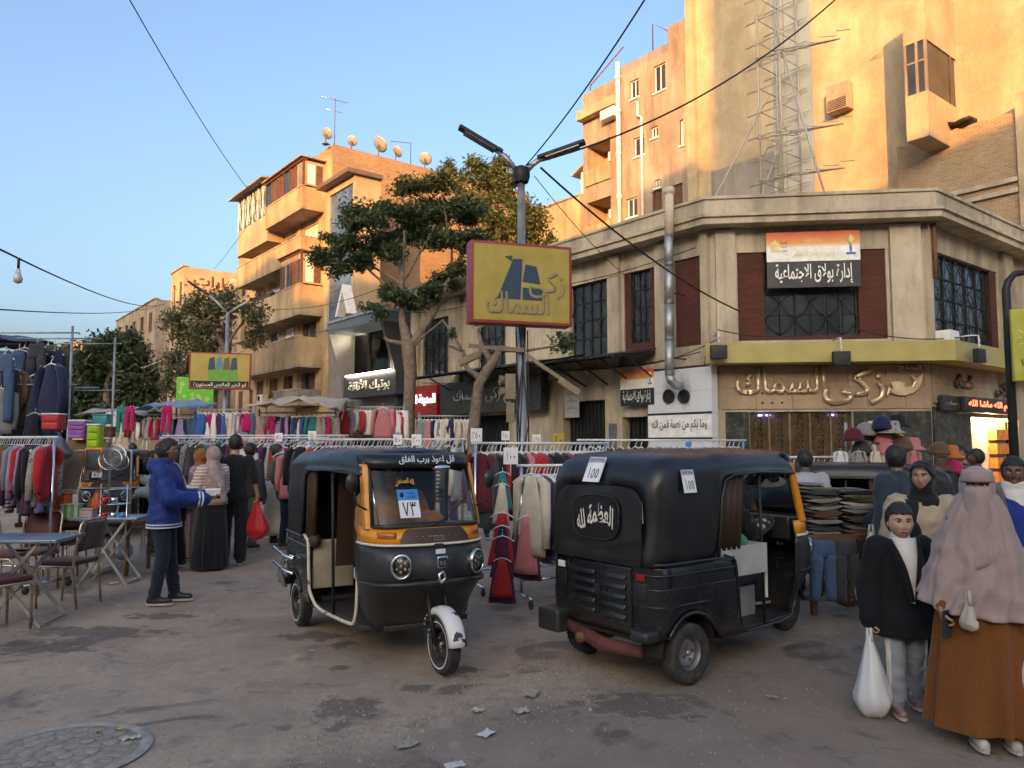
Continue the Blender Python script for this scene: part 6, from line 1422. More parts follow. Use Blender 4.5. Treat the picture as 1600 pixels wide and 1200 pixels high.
def head_mesh(mb, M, s=1.0, nu=44, nv=34, male=True, child=False, open_mouth=0.0):
 """face towards +x; origin at the middle of the head; returns nothing, adds to mb with skin 0 / lips 1"""
 u = np.linspace(0, 2*np.pi, nu, endpoint=False);
 # denser towards the face
 u = u-0.42*np.sin(u)
 t = np.linspace(0.03, np.pi-0.03, nv); U_, T_ = np.meshgrid(u, t)
 X = np.sin(T_)*np.cos(U_); Y = np.sin(T_)*np.sin(U_); Z = np.cos(T_)
 x = 0.097*X; y = 0.076*Y; z = 0.118*Z
 x = np.where(x < 0, x*1.02, x)
 low = np.clip((-z-0.01)/0.10, 0, 1)
 y = y*(1-0.30*low**1.3); x = np.where(x > 0, x*(1-0.05*low), x*(1-0.42*low));
 z = np.where(z < -0.07, -0.07+(z+0.07)*(0.9 if not child else 0.75), z)
 fr = np.clip(X, 0, 1)
 # flatten the face a little
 x = np.where(x > 0.078, 0.078+(x-0.078)*0.55, x)
 def g(cy, cz, sy, sz): return np.exp(-((y-cy)/sy)**2-((z-cz)/sz)**2)
 face = (X > 0.15)
 nose = 0.020*g(0, -0.022, 0.0125, 0.018)+0.010*g(0, 0.006, 0.009, 0.022)+0.006*(g(0.012, -0.03, 0.007, 0.008)+g(-0.012, -0.03, 0.007, 0.008))
 brow = (0.006 if male else 0.003)*(g(0.03, 0.034, 0.022, 0.010)+g(-0.03, 0.034, 0.022, 0.010))
 eye = -0.012*(g(0.031, 0.014, 0.016, 0.011)+g(-0.031, 0.014, 0.016, 0.011))
 cheek = 0.005*(g(0.042, -0.02, 0.018, 0.02)+g(-0.042, -0.02, 0.018, 0.02))
 lips = 0.0065*g(0, -0.054, 0.022, 0.006)+0.0065*g(0, -0.067, 0.018, 0.006)-0.006*g(0, -0.0605, 0.024, 0.0028)-open_mouth*0.012*g(0, -0.061, 0.016, 0.006)
 chin = 0.008*g(0, -0.096, 0.02, 0.014); philt = -0.002*g(0, -0.044, 0.006, 0.006)
 x = x+np.where(face, (0.8 if child else 1.0)*nose+brow+eye+cheek+lips+chin+philt, 0)
 co = np.stack([x, y, z], -1).reshape(-1, 3)*s
 pts = [M @ Vector(p) for p in co]; fs = []; mi = []
 zz = z; yy = y
 for i in range(nv-1):
  for j in range(nu):
   k = (j+1) % nu; fs.append((i*nu+j, i*nu+k, (i+1)*nu+k, (i+1)*nu+j))
   cy = (yy[i, j]+yy[i, k]+yy[i+1, j]+yy[i+1, k])/4; cz = (zz[i, j]+zz[i+1, j]+zz[i, k]+zz[i+1, k])/4
   mi.append(1 if X[i, j] > 0.5 and abs(cy) < 0.025 and -0.0735 < cz+0.35*abs(cy)*0 and cz < -0.0485 and (cy/0.025)**2+((cz+0.061)/0.0125)**2 < 1 else 0)
 fs.append(tuple(range(nu))[::-1]); mi.append(0); fs.append(tuple((nv-1)*nu+j for j in range(nu))); mi.append(0)
 b = len(mb.v); mb.v.extend([tuple(p) for p in pts])
 for f, q in zip(fs, mi): mb.f.append([b+i for i in f]); mb.m.append(q); mb.sm.append(True)
 for sgn in (-1, 1):
  e = MB(M @ Matrix.Translation((-0.008*s, sgn*0.075*s, -0.002*s)) @ Matrix.Rotation(sgn*R(20), 4, 'Z')); e.sphere((0, 0, 0), (0.018*s, 0.008*s, 0.031*s), 8, 6)
  b = len(mb.v); mb.v.extend(e.v); mb.f.extend([[b+i for i in f] for f in e.f]); mb.m.extend([0]*len(e.f)); mb.sm.extend([True]*len(e.f))
def eyes(root, M, s, gaze=0.0, body=None, brow=True, lash=True):
 for sgn in (-1, 1):
  c = Vector((0.0745*s, sgn*0.031*s, 0.013*s)); m = MB(M); m.sphere(c, 0.0118*s, 12, 9); e = m.build('eye', EYEW, body)
  g = Vector((math.cos(gaze), math.sin(gaze), 0)); m = MB(M); m.sphere(c+g*0.0072*s, 0.0062*s, 10, 7); m.build('iris', EYED, e)
  m = MB(M); m.tube([(0.0765*s, sgn*0.016*s, 0.013*s), (0.0865*s, sgn*0.024*s, 0.0195*s), (0.0865*s, sgn*0.034*s, 0.0205*s), (0.079*s, sgn*0.046*s, 0.015*s)], [0.001, 0.0032*s, 0.0034*s, 0.001], 6); m.build('eyelid', HAIR, e)
  if brow: m = MB(M); m.tube([(0.0895*s, sgn*0.013*s, 0.031*s), (0.0905*s, sgn*0.026*s, 0.0365*s), (0.084*s, sgn*0.042*s, 0.036*s), (0.075*s, sgn*0.052*s, 0.03*s)], [0.0018*s, 0.0036*s, 0.0032*s, 0.001*s], 6); m.build('eyebrow', HAIR, e)
def hand_prims(m, wrist, fdir, pnorm, s=1.0, curl=0.5, side=1, spread=0.12):
 """palm and five fingers; side +1: thumb on +(pnorm x fdir) side"""
 f = Vector(fdir).normalized(); n = Vector(pnorm); n = (n-f*n.dot(f)).normalized(); a = n.cross(f)*side   # a: towards the thumb
 W = Vector(wrist)
 capsule(m, W-f*0.02*s, W+f*0.02*s, 0.026*s, 0.028*s, 0.75)
 for k in range(4):
  o = (0.027-0.018*k)*s; capsule(m, W+f*0.01*s+a*o*0.7, W+f*0.085*s+a*o, 0.0155*s, 0.0135*s)
 L = [0.070, 0.078, 0.073, 0.057]
 for k in range(4):
  o = (0.027-0.018*k)*s; p = W+f*0.088*s+a*o; d = (f+a*spread*(1.5-k)*0.5).normalized(); ang = 0.0
  for j, (fr, r) in enumerate(((0.45, 0.0095), (0.32, 0.0088), (0.25, 0.0078))):
   ang += curl*(0.55 if j == 0 else 0.75)*(1+0.08*k); dd = (d*math.cos(ang)+n*math.sin(ang)).normalized(); q = p+dd*L[k]*fr*s; capsule(m, p, q, r*s, r*s*0.93); p = q
 p = W+f*0.025*s+a*0.028*s; d = (f*0.62+a*0.72+n*0.25).normalized()
 for j, (ln, r) in enumerate(((0.040, 0.0135), (0.032, 0.0108), (0.026, 0.0092))):
  q = p+d*ln*s; capsule(m, p, q, r*s, r*s*0.92); p = q; d = (d*0.8+f*0.35+n*(0.2+curl*0.4)-a*0.18).normalized()
def lerp(a, b, t): return Vector(a).lerp(Vector(b), t)
class Pose:
 def __init__(s, H=1.72, sh=0.19, hip=0.09, **kw):
  k = H/1.75; s.k = k; s.H = H
  s.j = dict(pelvis=(0, 0, 0.95), waist=(0, 0, 1.10), chest=(0.0, 0, 1.30), neck=(-0.01, 0, 1.47), head=(0.025, 0, 1.618),
   ls=(0, sh, 1.40), rs=(0, -sh, 1.40), le=(-0.03, sh+0.06, 1.12), re=(-0.03, -sh-0.06, 1.12), lw=(0.05, sh+0.07, 0.87), rw=(0.05, -sh-0.07, 0.87),
   lh=(0, hip, 0.92), rh=(0, -hip, 0.92), lk=(0.02, hip+0.01, 0.50), rk=(0.02, -hip-0.01, 0.50), la=(-0.02, hip+0.02, 0.085), ra=(-0.02, -hip-0.02, 0.085))
  s.yaw = kw.pop('yaw', 0); s.pitch = kw.pop('pitch', 0); s.foot = kw.pop('foot', (0, 0)); s.hands = kw.pop('hands', {}); s.hs = kw.pop('hs', 1.0); s.tilt = kw.pop('tilt', 0)
  s.j.update(kw)
 def __getitem__(s, n): return Vector(s.j[n])*s.k
 def headM(s):
  h = s['head']; return Matrix.Translation(h) @ Matrix.Rotation(R(s.yaw), 4, 'Z') @ Matrix.Rotation(R(s.pitch), 4, 'Y') @ Matrix.Rotation(R(s.tilt), 4, 'X')
def limb(m, P, a, b, c, r, g=0.0):
 k = P.k; capsule(m, P[a], P[b], (r[0]+g)*k, (r[1]+g)*k); capsule(m, P[b], P[c], (r[1]+g)*k, (r[2]+g)*k)
def trunk(m, P, g=0.0, sh=0.0, belly=0.0, hem=None, flare=0.0):
 k = P.k; q = []
 pv, wa, ch, nk = P['pelvis'], P['waist'], P['chest'], P['neck']; W = abs(P['ls'].y-P['rs'].y)/2+0.0
 mid = (P['ls']+P['rs'])/2
 if hem is not None:
  hz = hem*k; q.append((pv.x, pv.y, hz, (0.13+g+flare)*k, (0.18+g+flare)*k)); q.append((pv.x, pv.y, (hz+pv.z)/2, (0.13+g+flare*0.6)*k, (0.18+g+flare*0.6)*k))
 q += [(pv.x, pv.y, pv.z, (0.12+g)*k, (0.165+g)*k), (wa.x+belly*0.5*k, wa.y, wa.z, (0.10+g+belly)*k, (0.14+g)*k), (ch.x, ch.y, ch.z, (0.118+g)*k, (0.165+g)*k), (mid.x, mid.y, mid.z-0.02*k, (0.095+g*0.8)*k, W-0.01*k+g*0.4*k), ((mid.x+nk.x)/2, (mid.y+nk.y)/2, mid.z+0.045*k, (0.075+g*0.5)*k, (W*0.62)+g*0.3*k), (nk.x, nk.y, nk.z+0.01*k, 0.058*k+g*0.25*k, 0.062*k+g*0.3*k)]
 torso(m, q)
def person(label, loc, rz, P, skin, detail=1, hair='short', top=None, bottom=None, shoes=None, hands='both', face=True, mouth=0.0, gaze=0.0, male=True, child=False, group='people in the street', name='person', scarf=None, seated=False, coat=None):
 """person > body (one mesh), clothing and hair as parts"""
 root = thing(name, label, 'person', loc, rz, group); k = P.k
 vx = {2: 0.011, 1: 0.016, 0: 0.024}[detail]
 m = MB(); trunk(m, P, -0.012); limb(m, P, 'ls', 'le', 'lw', (0.05, 0.04, 0.027)); limb(m, P, 'rs', 're', 'rw', (0.05, 0.04, 0.027)); limb(m, P, 'lh', 'lk', 'la', (0.075, 0.052, 0.036)); limb(m, P, 'rh', 'rk', 'ra', (0.075, 0.052, 0.036))
 HM = P.headM(); hs = P.hs*k if not child else P.hs
 capsule(m, P['neck']-Vector((0, 0, 0.05*k)), HM @ Vector((-0.015, 0, -0.07*hs)), 0.056*k, 0.05*hs)
 for a in ('la', 'ra'): capsule(m, P[a], P[a]+Vector((0.12*k, 0, -0.05*k)), 0.035*k, 0.03*k)
 me = remesh(m, vx, 2)
 j = MB(); n = len(me.vertices); co = np.empty(n*3); me.vertices.foreach_get('co', co); j.v = [tuple(p) for p in co.reshape(-1, 3)]; j.f = [list(p.vertices) for p in me.polygons]; j.m = [0]*len(j.f); j.sm = [True]*len(j.f); bpy.data.meshes.remove(me)
 for side, w, e in ((1, 'lw', 'le'), (-1, 'rw', 're')):
  hd = P.hands.get('l' if side > 0 else 'r', {});
  if detail == 0 and not hd: pass
  fdir = hd.get('f', (P[w]-P[e]).normalized()); pn = hd.get('n', Vector((0.25, -side, 0)))
  hm = MB(); hand_prims(hm, P[w], fdir, pn, k*1.0, hd.get('curl', 0.45), hd.get('side', side))
  hme = remesh(hm, 0.0045 if detail == 2 else 0.007 if detail == 1 else 0.011, 1 if detail else 0)
  n = len(hme.vertices); co = np.empty(n*3); hme.vertices.foreach_get('co', co); b = len(j.v); j.v.extend([tuple(p) for p in co.reshape(-1, 3)]); fs = [[b+i for i in p.vertices] for p in hme.polygons]; j.f.extend(fs); j.m.extend([0]*len(fs)); j.sm.extend([True]*len(fs)); bpy.data.meshes.remove(hme)
 nu, nv = ((84, 66) if detail == 2 else (48, 38) if detail == 1 else (28, 22))
 head_mesh(j, HM, hs, nu, nv, male, child, mouth)
 body = j.build('body', [skin, LIPS], root, fix=False)
 if face: eyes(root, HM, hs, gaze, body)
 # ---- clothing
 def cl(name, fn, mat_, voxel=None, wr=(0.006, 9), sm=3, seed=None):
  mm = MB(); fn(mm); g = remesh(mm, voxel or vx*1.05, sm, wr if detail else None, seed if seed is not None else loc[0]*7+loc[1]*3); return finish(g, name, mat_, root)
 if bottom:
  kd, bm_, g = bottom[0], bottom[1], bottom[2]
  if kd == 'trousers':
   def f(mm):
    pv = P['pelvis']; torso(mm, [(pv.x, pv.y, pv.z-0.1*k, (0.11+g)*k, (0.155+g)*k), (pv.x, pv.y, pv.z-0.03*k, (0.125+g)*k, (0.172+g)*k), (pv.x, pv.y, pv.z+0.08*k, (0.115+g)*k, (0.155+g)*k)])
    for h, kn, an in (('lh', 'lk', 'la'), ('rh', 'rk', 'ra')):
     a = lerp(P[kn], P[an], 0.93); capsule(mm, P[h]-Vector((0, 0, 0.02)), P[kn], (0.082+g)*k, (0.060+g)*k); capsule(mm, P[kn], a, (0.060+g)*k, (0.050+g*1.6)*k)
   cl('trousers', f, bm_, wr=(0.008, 11))
  elif kd == 'skirt':
   skirt(root, 'skirt', P, P['pelvis'].z+0.1*k, bottom[3]*k, 0.13+g, 0.17+g, bottom[4], bottom[5], bm_, bottom[6] if len(bottom) > 6 else 9, detail)
 if top:
  tm, g, hem = top['m'], top.get('g', 0.025), top.get('hem', 0.86)
  def f(mm):
   trunk(mm, P, g, hem=hem, belly=top.get('belly', 0), flare=top.get('flare', 0.0))
   q = top.get('sleeve', 1.0)
   for a, e, w in (('ls', 'le', 'lw'), ('rs', 're', 'rw')):
    if q >= 1: limb(mm, P, a, e, w, (0.058, 0.048, 0.036), g)
    elif q > 0.4: capsule(mm, P[a], P[e], (0.058+g)*k, (0.05+g)*k); capsule(mm, P[e], lerp(P[e], P[w], (q-0.5)*2), (0.05+g)*k, (0.045+g)*k)
    else: capsule(mm, P[a], lerp(P[a], P[e], 0.7), (0.058+g)*k, (0.056+g)*k)
   if top.get('collar'): nk = P['neck']; torso(mm, [(nk.x, nk.y, nk.z-0.05*k, 0.085*k, 0.09*k), (nk.x, nk.y, nk.z+top['collar']*k, 0.07*k, 0.072*k)])
   if top.get('hood'): nk = P['neck']; mm.sphere(nk+Vector((-0.10*k, 0, -0.02*k)), (0.085*k, 0.15*k, 0.085*k), 14, 10); mm.sphere(nk+Vector((-0.03*k, 0, 0.03*k)), (0.11*k, 0.125*k, 0.04*k), 14, 8)
  cl(top.get('name', 'jacket'), f, tm, wr=top.get('wr', (0.007, 9)))
 if shoes:
  for an, kn in (('la', 'lk'), ('ra', 'rk')):
   def f(mm):
    p = P[an]; y = p.y; z0 = max(0.03*k, p.z-0.045*k); d = 0.005
    capsule(mm, (p.x-0.035*k, y, z0+0.012), (p.x+0.155*k, y, z0), 0.040*k, 0.036*k); capsule(mm, (p.x-0.025*k, y, z0+0.035*k), (p.x+0.05*k, y, z0+0.03*k), 0.042*k, 0.036*k)
   mm = MB(); f(mm); sh = finish(remesh(mm, 0.009, 3), 'shoe', shoes, root)
   mn = min(v.co.z for v in sh.data.vertices)
   p = P[an]; so = MB(); n = 20
   ring = [(p.x+0.06*k+0.138*k*math.cos(2*math.pi*q/n), p.y+0.044*k*math.sin(2*math.pi*q/n)*(1+0.12*math.cos(2*math.pi*q/n))) for q in range(n)]
   zb = max(0.001, p.z-0.085*k); so.loft([[(x, y, zb) for x, y in ring], [(x, y, zb+0.022*k) for x, y in ring]], smooth=False); so.build('sole', paint('shoe_sole', (0.42, 0.38, 0.33), 0.7), sh)
 # ---- hair or scarf
 if hair in ('short', 'back', 'long'):
  def f(mm):
   mm.M = HM; mm.sphere((-0.011*hs, 0, 0.024*hs), (0.106*hs, 0.087*hs, 0.115*hs), 20, 14)
   mm.sphere((-0.028*hs, 0, 0.004*hs), (0.082*hs, 0.079*hs, (0.075 if hair == 'short' else 0.09)*hs), 18, 12)
   if hair == 'long': mm.sphere((-0.05*hs, 0, -0.08*hs), (0.07*hs, 0.085*hs, 0.13*hs), 16, 12)
   if hair == 'back': mm.sphere((-0.11*hs, 0, 0.02*hs), (0.045*hs, 0.045*hs, 0.045*hs), 12, 9)
  mm = MB(); f(mm); me = remesh(mm, 0.008 if detail else 0.014, 2, (0.006, 42))
  # hairline: draw the front back from the face
  Mi = HM.inverted()
  for v in me.vertices:
   c = Mi @ v.co
   if c.z < 0.066*hs and c.x > (0.004+0.03*max(0, c.z/(0.066*hs)))*hs: v.co = HM @ (c*0.84)      # tuck under the skin of face and temples
  finish(me, 'hair', HAIR, root)
 if scarf:
  sm_, st = scarf['m'], scarf.get('style', 'hijab')
  def f(mm):
   mm.M = HM; mm.sphere((-0.028*hs, 0, 0.006*hs), (0.108*hs, 0.094*hs, 0.128*hs), 22, 16); mm.sphere((-0.015*hs, 0, -0.085*hs), (0.078*hs, 0.08*hs, 0.07*hs), 16, 12); mm.M = None
   nk = P['neck']; mm.sphere(nk+Vector((0.005, 0, 0.03*k)), (0.085*k, 0.09*k, 0.09*k), 14, 10)
   mid = (P['ls']+P['rs'])/2
   torso(mm, [(mid.x+0.015*k, mid.y, mid.z-scarf.get('len', 0.22)*k, (0.135+scarf.get('g', 0))*k, (0.15+scarf.get('g', 0))*k), (mid.x, mid.y, mid.z-0.06*k, (0.13+scarf.get('g', 0))*k, (0.19+scarf.get('g', 0)*0.6)*k), (mid.x, mid.y, mid.z+0.05*k, 0.10*k, 0.135*k), (nk.x, nk.y, nk.z+0.05*k, 0.075*k, 0.08*k)])
   if scarf.get('tail'):
    t_ = scarf['tail'];
    for a, b_, r in zip(t_[:-1], t_[1:], [0.07, 0.06, 0.05, 0.04]): capsule(mm, Vector(a)*k, Vector(b_)*k, r*k, r*k*0.85, 0.5)
  cl('head_scarf', f, sm_, voxel=0.009 if detail == 2 else 0.012 if detail == 1 else 0.018, wr=(0.0085, 12), sm=2)
 return root, body, P, HM
def skirt(root, name, P, z1, z0, a, b_, fx, fy, mat_, nf=9, detail=1, seed=0.3):
 """long garment with falling folds: waist radii a,b ; hem radii fx,fy"""
 k = P.k; n = 96 if detail else 40; nr = 22 if detail else 10; rings = []; pv = P['pelvis']
 for i in range(nr+1):
  t = i/nr; z = z1+(z0-z1)*t; A = (a+(fx-a)*t**0.8)*k; B = (b_+(fy-b_)*t**0.8)*k; r_ = []
  for q in range(n):
   th = 2*math.pi*q/n; w = noise.noise((math.cos(th)*nf*0.3+seed, math.sin(th)*nf*0.3, t*0.7+seed)); fo = 1+0.16*t*w+(0.02+0.12*t)*math.sin(nf*th+4*w+seed)*(0.6+0.4*math.sin(3*th+seed))+0.02*noise.noise((math.cos(th)*7, math.sin(th)*7, t*5))
   sag = 0.02*k*noise.noise((th, 1.7, seed))*t if i == nr else 0
   r_.append((pv.x*(1-t)+A*fo*math.cos(th), pv.y*(1-t)+B*fo*math.sin(th), z+sag))
  rings.append(r_)
 m = MB(); m.loft(rings, True, True, False); o = m.build(name, mat_, root); return o
# ---------------------------------------------------------------- the people in the photograph
C_NAVYJ = cloth('blue_jacket_cloth', (0.008, 0.028, 0.17), 0.55, 0.2, 5, 0.05)
C_NAVYT = cloth('dark_navy_denim', (0.012, 0.018, 0.032)); C_BLACK = cloth('black_cloth', (0.010, 0.010, 0.012)); C_CHAR = cloth('charcoal_cloth', (0.03, 0.032, 0.036))
C_GREYT = cloth('grey_brown_trousers', (0.12, 0.1, 0.085)); C_LGREY = cloth('light_grey_fleece', (0.32, 0.34, 0.36))
C_STRIPE = cloth('rose_white_stripe', (0.42, 0.24, 0.18), col2=(0.62, 0.55, 0.5), pattern='stripe', pscale=7.5); C_CAMEL = cloth('camel_knit', (0.36, 0.21, 0.12))
C_ROSE = cloth('dusty_rose_scarf', (0.34, 0.245, 0.225)); C_RUSTS = cloth('rust_scarf', (0.24, 0.085, 0.028)); C_KHIM = cloth('mauve_veil', (0.33, 0.245, 0.225), var=0.12)
C_RUSTD = cloth('rust_brown_robe', (0.17, 0.058, 0.012), var=0.35, scale=60); C_BEIGEC = cloth('beige_coat', (0.36, 0.285, 0.2)); C_WHITEK = cloth('white_knit', (0.62, 0.6, 0.56)); C_LJEAN = cloth('light_grey_track', (0.25, 0.28, 0.31))
C_DENIMJ = cloth('dark_denim_jacket', (0.022, 0.035, 0.05)); C_BLUEJ = cloth('bright_blue_jacket', (0.012, 0.035, 0.2)); C_GALAB = cloth('orange_brown_robe', (0.30, 0.13, 0.035)); C_OLIVE = cloth('olive_cloth', (0.07, 0.075, 0.04))
S_BLACK = paint('black_shoe', (0.018, 0.016, 0.015), 0.5); S_PINK = paint('pink_shoe', (0.28, 0.16, 0.15), 0.7); S_WHITE = paint('off_white_shoe', (0.45, 0.41, 0.36), 0.7)
M_BAGW = paint('white_plastic_bag', (0.62, 0.62, 0.62), 0.35, 0, 0.06, 5)
def plastic(m):
 b = m.node_tree.nodes['Principled BSDF']; b.inputs['Transmission Weight'].default_value = 0.0; b.inputs['Subsurface Weight'].default_value = 0.25; b.inputs['Subsurface Radius'].default_value = (0.03, 0.03, 0.03)
plastic(M_BAGW)
def bag(label, top, h, w, d, mat_, cat='bag', name='plastic_bag', rz=0, seed=0.0, group=None):
 """thin carrier bag hanging from a hand: gathered top, full bottom, creased"""
 r_ = thing(name, label, cat, (top[0], top[1], top[2]-h), rz, group); n = 40; nr = 18; rings = []
 for i in range(nr+1):
  t = i/nr; z = h*(1-t); f = 0.10+0.90*min(1, (t/0.72)**0.9) if t < 0.72 else math.sqrt(max(0.03, 1-((t-0.72)/0.30)**2))
  rr = []
  for q in range(n):
   a = 2*math.pi*q/n; nn = noise.noise((math.cos(a)*2.3+seed, math.sin(a)*2.3, t*2+seed)); fo = 1+0.14*nn+0.10*(1-t)*math.sin(a*7+seed*9)
   rr.append((d/2*f*fo*math.cos(a)+0.02*noise.noise((t*3, seed, 1)), w/2*f*fo*math.sin(a), max(0.0, z+0.02*noise.noise((a, t*4, seed)))))
  rings.append(rr)
 m = MB(); m.loft(rings, True, False, True); m.build('bag_body', mat_, r_)
 m = MB(); m.tube([(0, -0.02, h-0.03), (0, -0.012, h+0.05), (0, 0.012, h+0.05), (0, 0.02, h-0.03)], [0.012, 0.008, 0.008, 0.012], 6); m.build('bag_handle', mat_, r_)
 return r_
def hd(yaw_deg): return R(yaw_deg)
def cast():
 # man in the blue jacket
 p = gp(252, 943); P = Pose(1.74, 0.185, rw=(0.42, -0.13, 1.10), re=(0.10, -0.27, 1.12), lw=(0.40, 0.06, 1.12), le=(0.10, 0.24, 1.12), la=(0.10, 0.13, 0.085), lk=(0.05, 0.11, 0.5), ra=(-0.06, -0.09, 0.085), yaw=2, pitch=2, hands={'r': {'f': (0.9, 0.35, 0.1), 'n': (0.0, 0.3, 1), 'curl': 0.5, 'side': 1}, 'l': {'f': (0.9, -0.2, 0.1), 'n': (0, -0.3, 1), 'curl': 0.5, 'side': -1}})
 r_, b, P, HM = person('man in bright blue hooded jacket and glasses holding a white box', (p.x, p.y, 0), R(12), P, SK2, 1, 'short', top={'m': C_NAVYJ, 'g': 0.04, 'hem': 0.80, 'hood': 1, 'collar': 0.02, 'wr': (0.009, 8)}, bottom=('trousers', C_NAVYT, 0.008), shoes=S_BLACK)
 k = P.k; W_ = paint('white_knit_band', (0.6, 0.6, 0.6), 0.8)
 for w, e in (('rw', 're'), ('lw', 'le')):
  d = (P[w]-P[e]).normalized()
  for q in (0.03, 0.065): m = MB(); m.tube([P[w]-d*q-d*0.009, P[w]-d*q+d*0.009], 0.083*k, 16); m.build('cuff_stripe', W_, r_)
 for zz in (0.815, 0.845):
  m = MB(); m.loft([[(0.18*k*math.cos(a), 0.228*k*math.sin(a), zz*k+dz) for a in [2*math.pi*q/30 for q in range(30)]] for dz in (-0.007, 0.007)], True, False, False); m.build('hem_stripe', W_, r_)
 for s in (-1, 1):
  m = MB(HM); m.tube([(0.098, s*0.014, 0.012), (0.1, s*0.014, 0.026), (0.096, s*0.03, 0.03), (0.088, s*0.05, 0.026), (0.088, s*0.05, 0.008), (0.096, s*0.03, 0.0), (0.098, s*0.014, 0.012)], 0.0022, 5); m.tube([(0.088, s*0.05, 0.022), (0.0, s*0.082, 0.018)], 0.002, 5); m.build('glasses', M_IRON, r_)
 bx = thing('food_box', 'small white box held by the man in the blue jacket', 'box', tuple(Matrix.Translation((p.x, p.y, 0)) @ Matrix.Rotation(R(12), 4, 'Z') @ Vector((0.49, -0.04, 1.13))), R(20)); m = MB(); m.loft([[(-0.06, -0.05, 0), (0.06, -0.05, 0), (0.06, 0.05, 0), (-0.06, 0.05, 0)], [(-0.075, -0.065, 0.05), (0.075, -0.065, 0.05), (0.075, 0.065, 0.05), (-0.075, 0.065, 0.05)]], smooth=False); m.build('tray', T_WHITE, bx); m = MB(); m.bbox(-0.078, 0.078, -0.068, 0.068, 0.052, 0.07, 0.006); m.build('lid', T_WHITE, bx)
 # woman with the striped knit
 p = gp(328, 889); P = Pose(1.66, 0.17, rw=(0.36, -0.10, 1.14), re=(0.07, -0.26, 1.10), lw=(0.36, 0.12, 1.12), le=(0.07, 0.25, 1.10), yaw=8)
 r_, b, P, HM = person('woman in dusty rose headscarf and rose striped knit beside the blue jacket', (p.x, p.y, 0), R(150), P, SK1, 1, None, top={'m': C_STRIPE, 'g': 0.035, 'hem': 0.93, 'name': 'sweater', 'flare': 0.02}, bottom=('skirt', C_BLACK, 0.02, 0.03, 0.22, 0.25, 9), shoes=S_BLACK, male=False, scarf={'m': C_ROSE, 'len': 0.34, 'g': 0.03, 'tail': [(-0.10, 0.05, 1.42), (-0.19, 0.0, 1.2), (-0.19, -0.06, 0.98)]})
 k = P.k; m = MB(); m.loft([[((0.168+dz*0.02)*k*math.cos(a), (0.218+dz*0.02)*k*math.sin(a), zz*k) for a in [2*math.pi*q/32 for q in range(32)]] for zz, dz in ((0.91, 0.5), (0.915, 1), (1.0, 0.7), (1.005, 0))], True, False, False); m.build('sweater_hem', C_CAMEL, r_)
 # tall man in black, seen from behind, with the red bag
 p = gp(362, 882); P = Pose(1.82, 0.19, rw=(0.06, -0.30, 0.93), re=(-0.02, -0.27, 1.15), yaw=10, hands={'r': {'curl': 1.2, 'f': (0.1, 0, -1)}})
 r_, b, P, HM = person('tall man in black shirt carrying a red bag behind the striped knit', (p.x, p.y, 0), R(95), P, SK1, 1, 'short', top={'m': C_BLACK, 'g': 0.02, 'hem': 0.88, 'sleeve': 0.55, 'name': 'shirt'}, bottom=('trousers', C_BLACK, 0.02), shoes=S_BLACK)
 wp = Matrix.Translation((p.x, p.y, 0)) @ Matrix.Rotation(R(95), 4, 'Z') @ (P['rw']+Vector((0.0, 0, -0.09)))
 bag('gathered red cloth bag hanging from the hand of the man in black', (wp.x, wp.y, wp.z-0.02), 0.52, 0.40, 0.26, cloth('red_bag_cloth', (0.42, 0.012, 0.02), 0.5), name='red_bag', seed=2.2, rz=R(60))
 # rust scarf woman, dark haired woman, man in grey trousers
 p = gp(298, 878); P = Pose(1.62, 0.16, rw=(0.30, -0.1, 1.1), re=(0.06, -0.24, 1.08)); person('woman in rust brown headscarf facing the man in blue', (p.x, p.y+0.25, 0), R(170), P, SK2, 1, None, top={'m': cloth('mauve_print', (0.3, 0.2, 0.22), col2=(0.5, 0.42, 0.42), pattern='spots', pscale=18), 'g': 0.03, 'hem': 0.8, 'name': 'blouse'}, bottom=('skirt', cloth('coral_skirt', (0.34, 0.14, 0.11), col2=(0.3, 0.28, 0.34), pattern='vstripe', pscale=3), 0.02, 0.05, 0.2, 0.22, 9), shoes=S_BLACK, male=False, scarf={'m': C_RUSTS, 'len': 0.2})
 p = gp(330, 872); P = Pose(1.66, 0.165, yaw=20); person('woman with black hair looking out between the two headscarves', (p.x-0.12, p.y+0.45, 0), R(200), P, SK1, 1, 'long', top={'m': C_CHAR, 'g': 0.03, 'hem': 0.8}, bottom=('skirt', C_BLACK, 0.02, 0.05, 0.2, 0.22), shoes=S_BLACK, male=False)
 p = gp(386, 858); P = Pose(1.70, 0.185); person('man in dark top and grey brown trousers turned away beside the red bag', (p.x, p.y, 0), R(70), P, SK2, 1, 'short', top={'m': C_CHAR, 'g': 0.03, 'hem': 0.88, 'name': 'sweatshirt'}, bottom=('trousers', C_GREYT, 0.015), shoes=S_BLACK)
 # people at the household stall
 p = gp(226, 893); P = Pose(1.70, 0.185, chest=(0.10, 0, 1.26), neck=(0.20, 0, 1.41), head=(0.27, 0, 1.56), ls=(0.15, 0.185, 1.34), rs=(0.15, -0.185, 1.34), rw=(0.55, -0.06, 1.22), re=(0.36, -0.24, 1.13), lw=(0.5, 0.12, 1.05), le=(0.28, 0.24, 1.06), pitch=18)
 person('man in light grey fleece leaning over the household stall', (p.x+0.25, p.y+0.35, 0), R(172), P, SK1, 1, 'short', top={'m': C_LGREY, 'g': 0.035, 'hem': 0.86, 'name': 'fleece', 'hood': 1}, bottom=('trousers', C_BLACK, 0.012), shoes=S_BLACK)
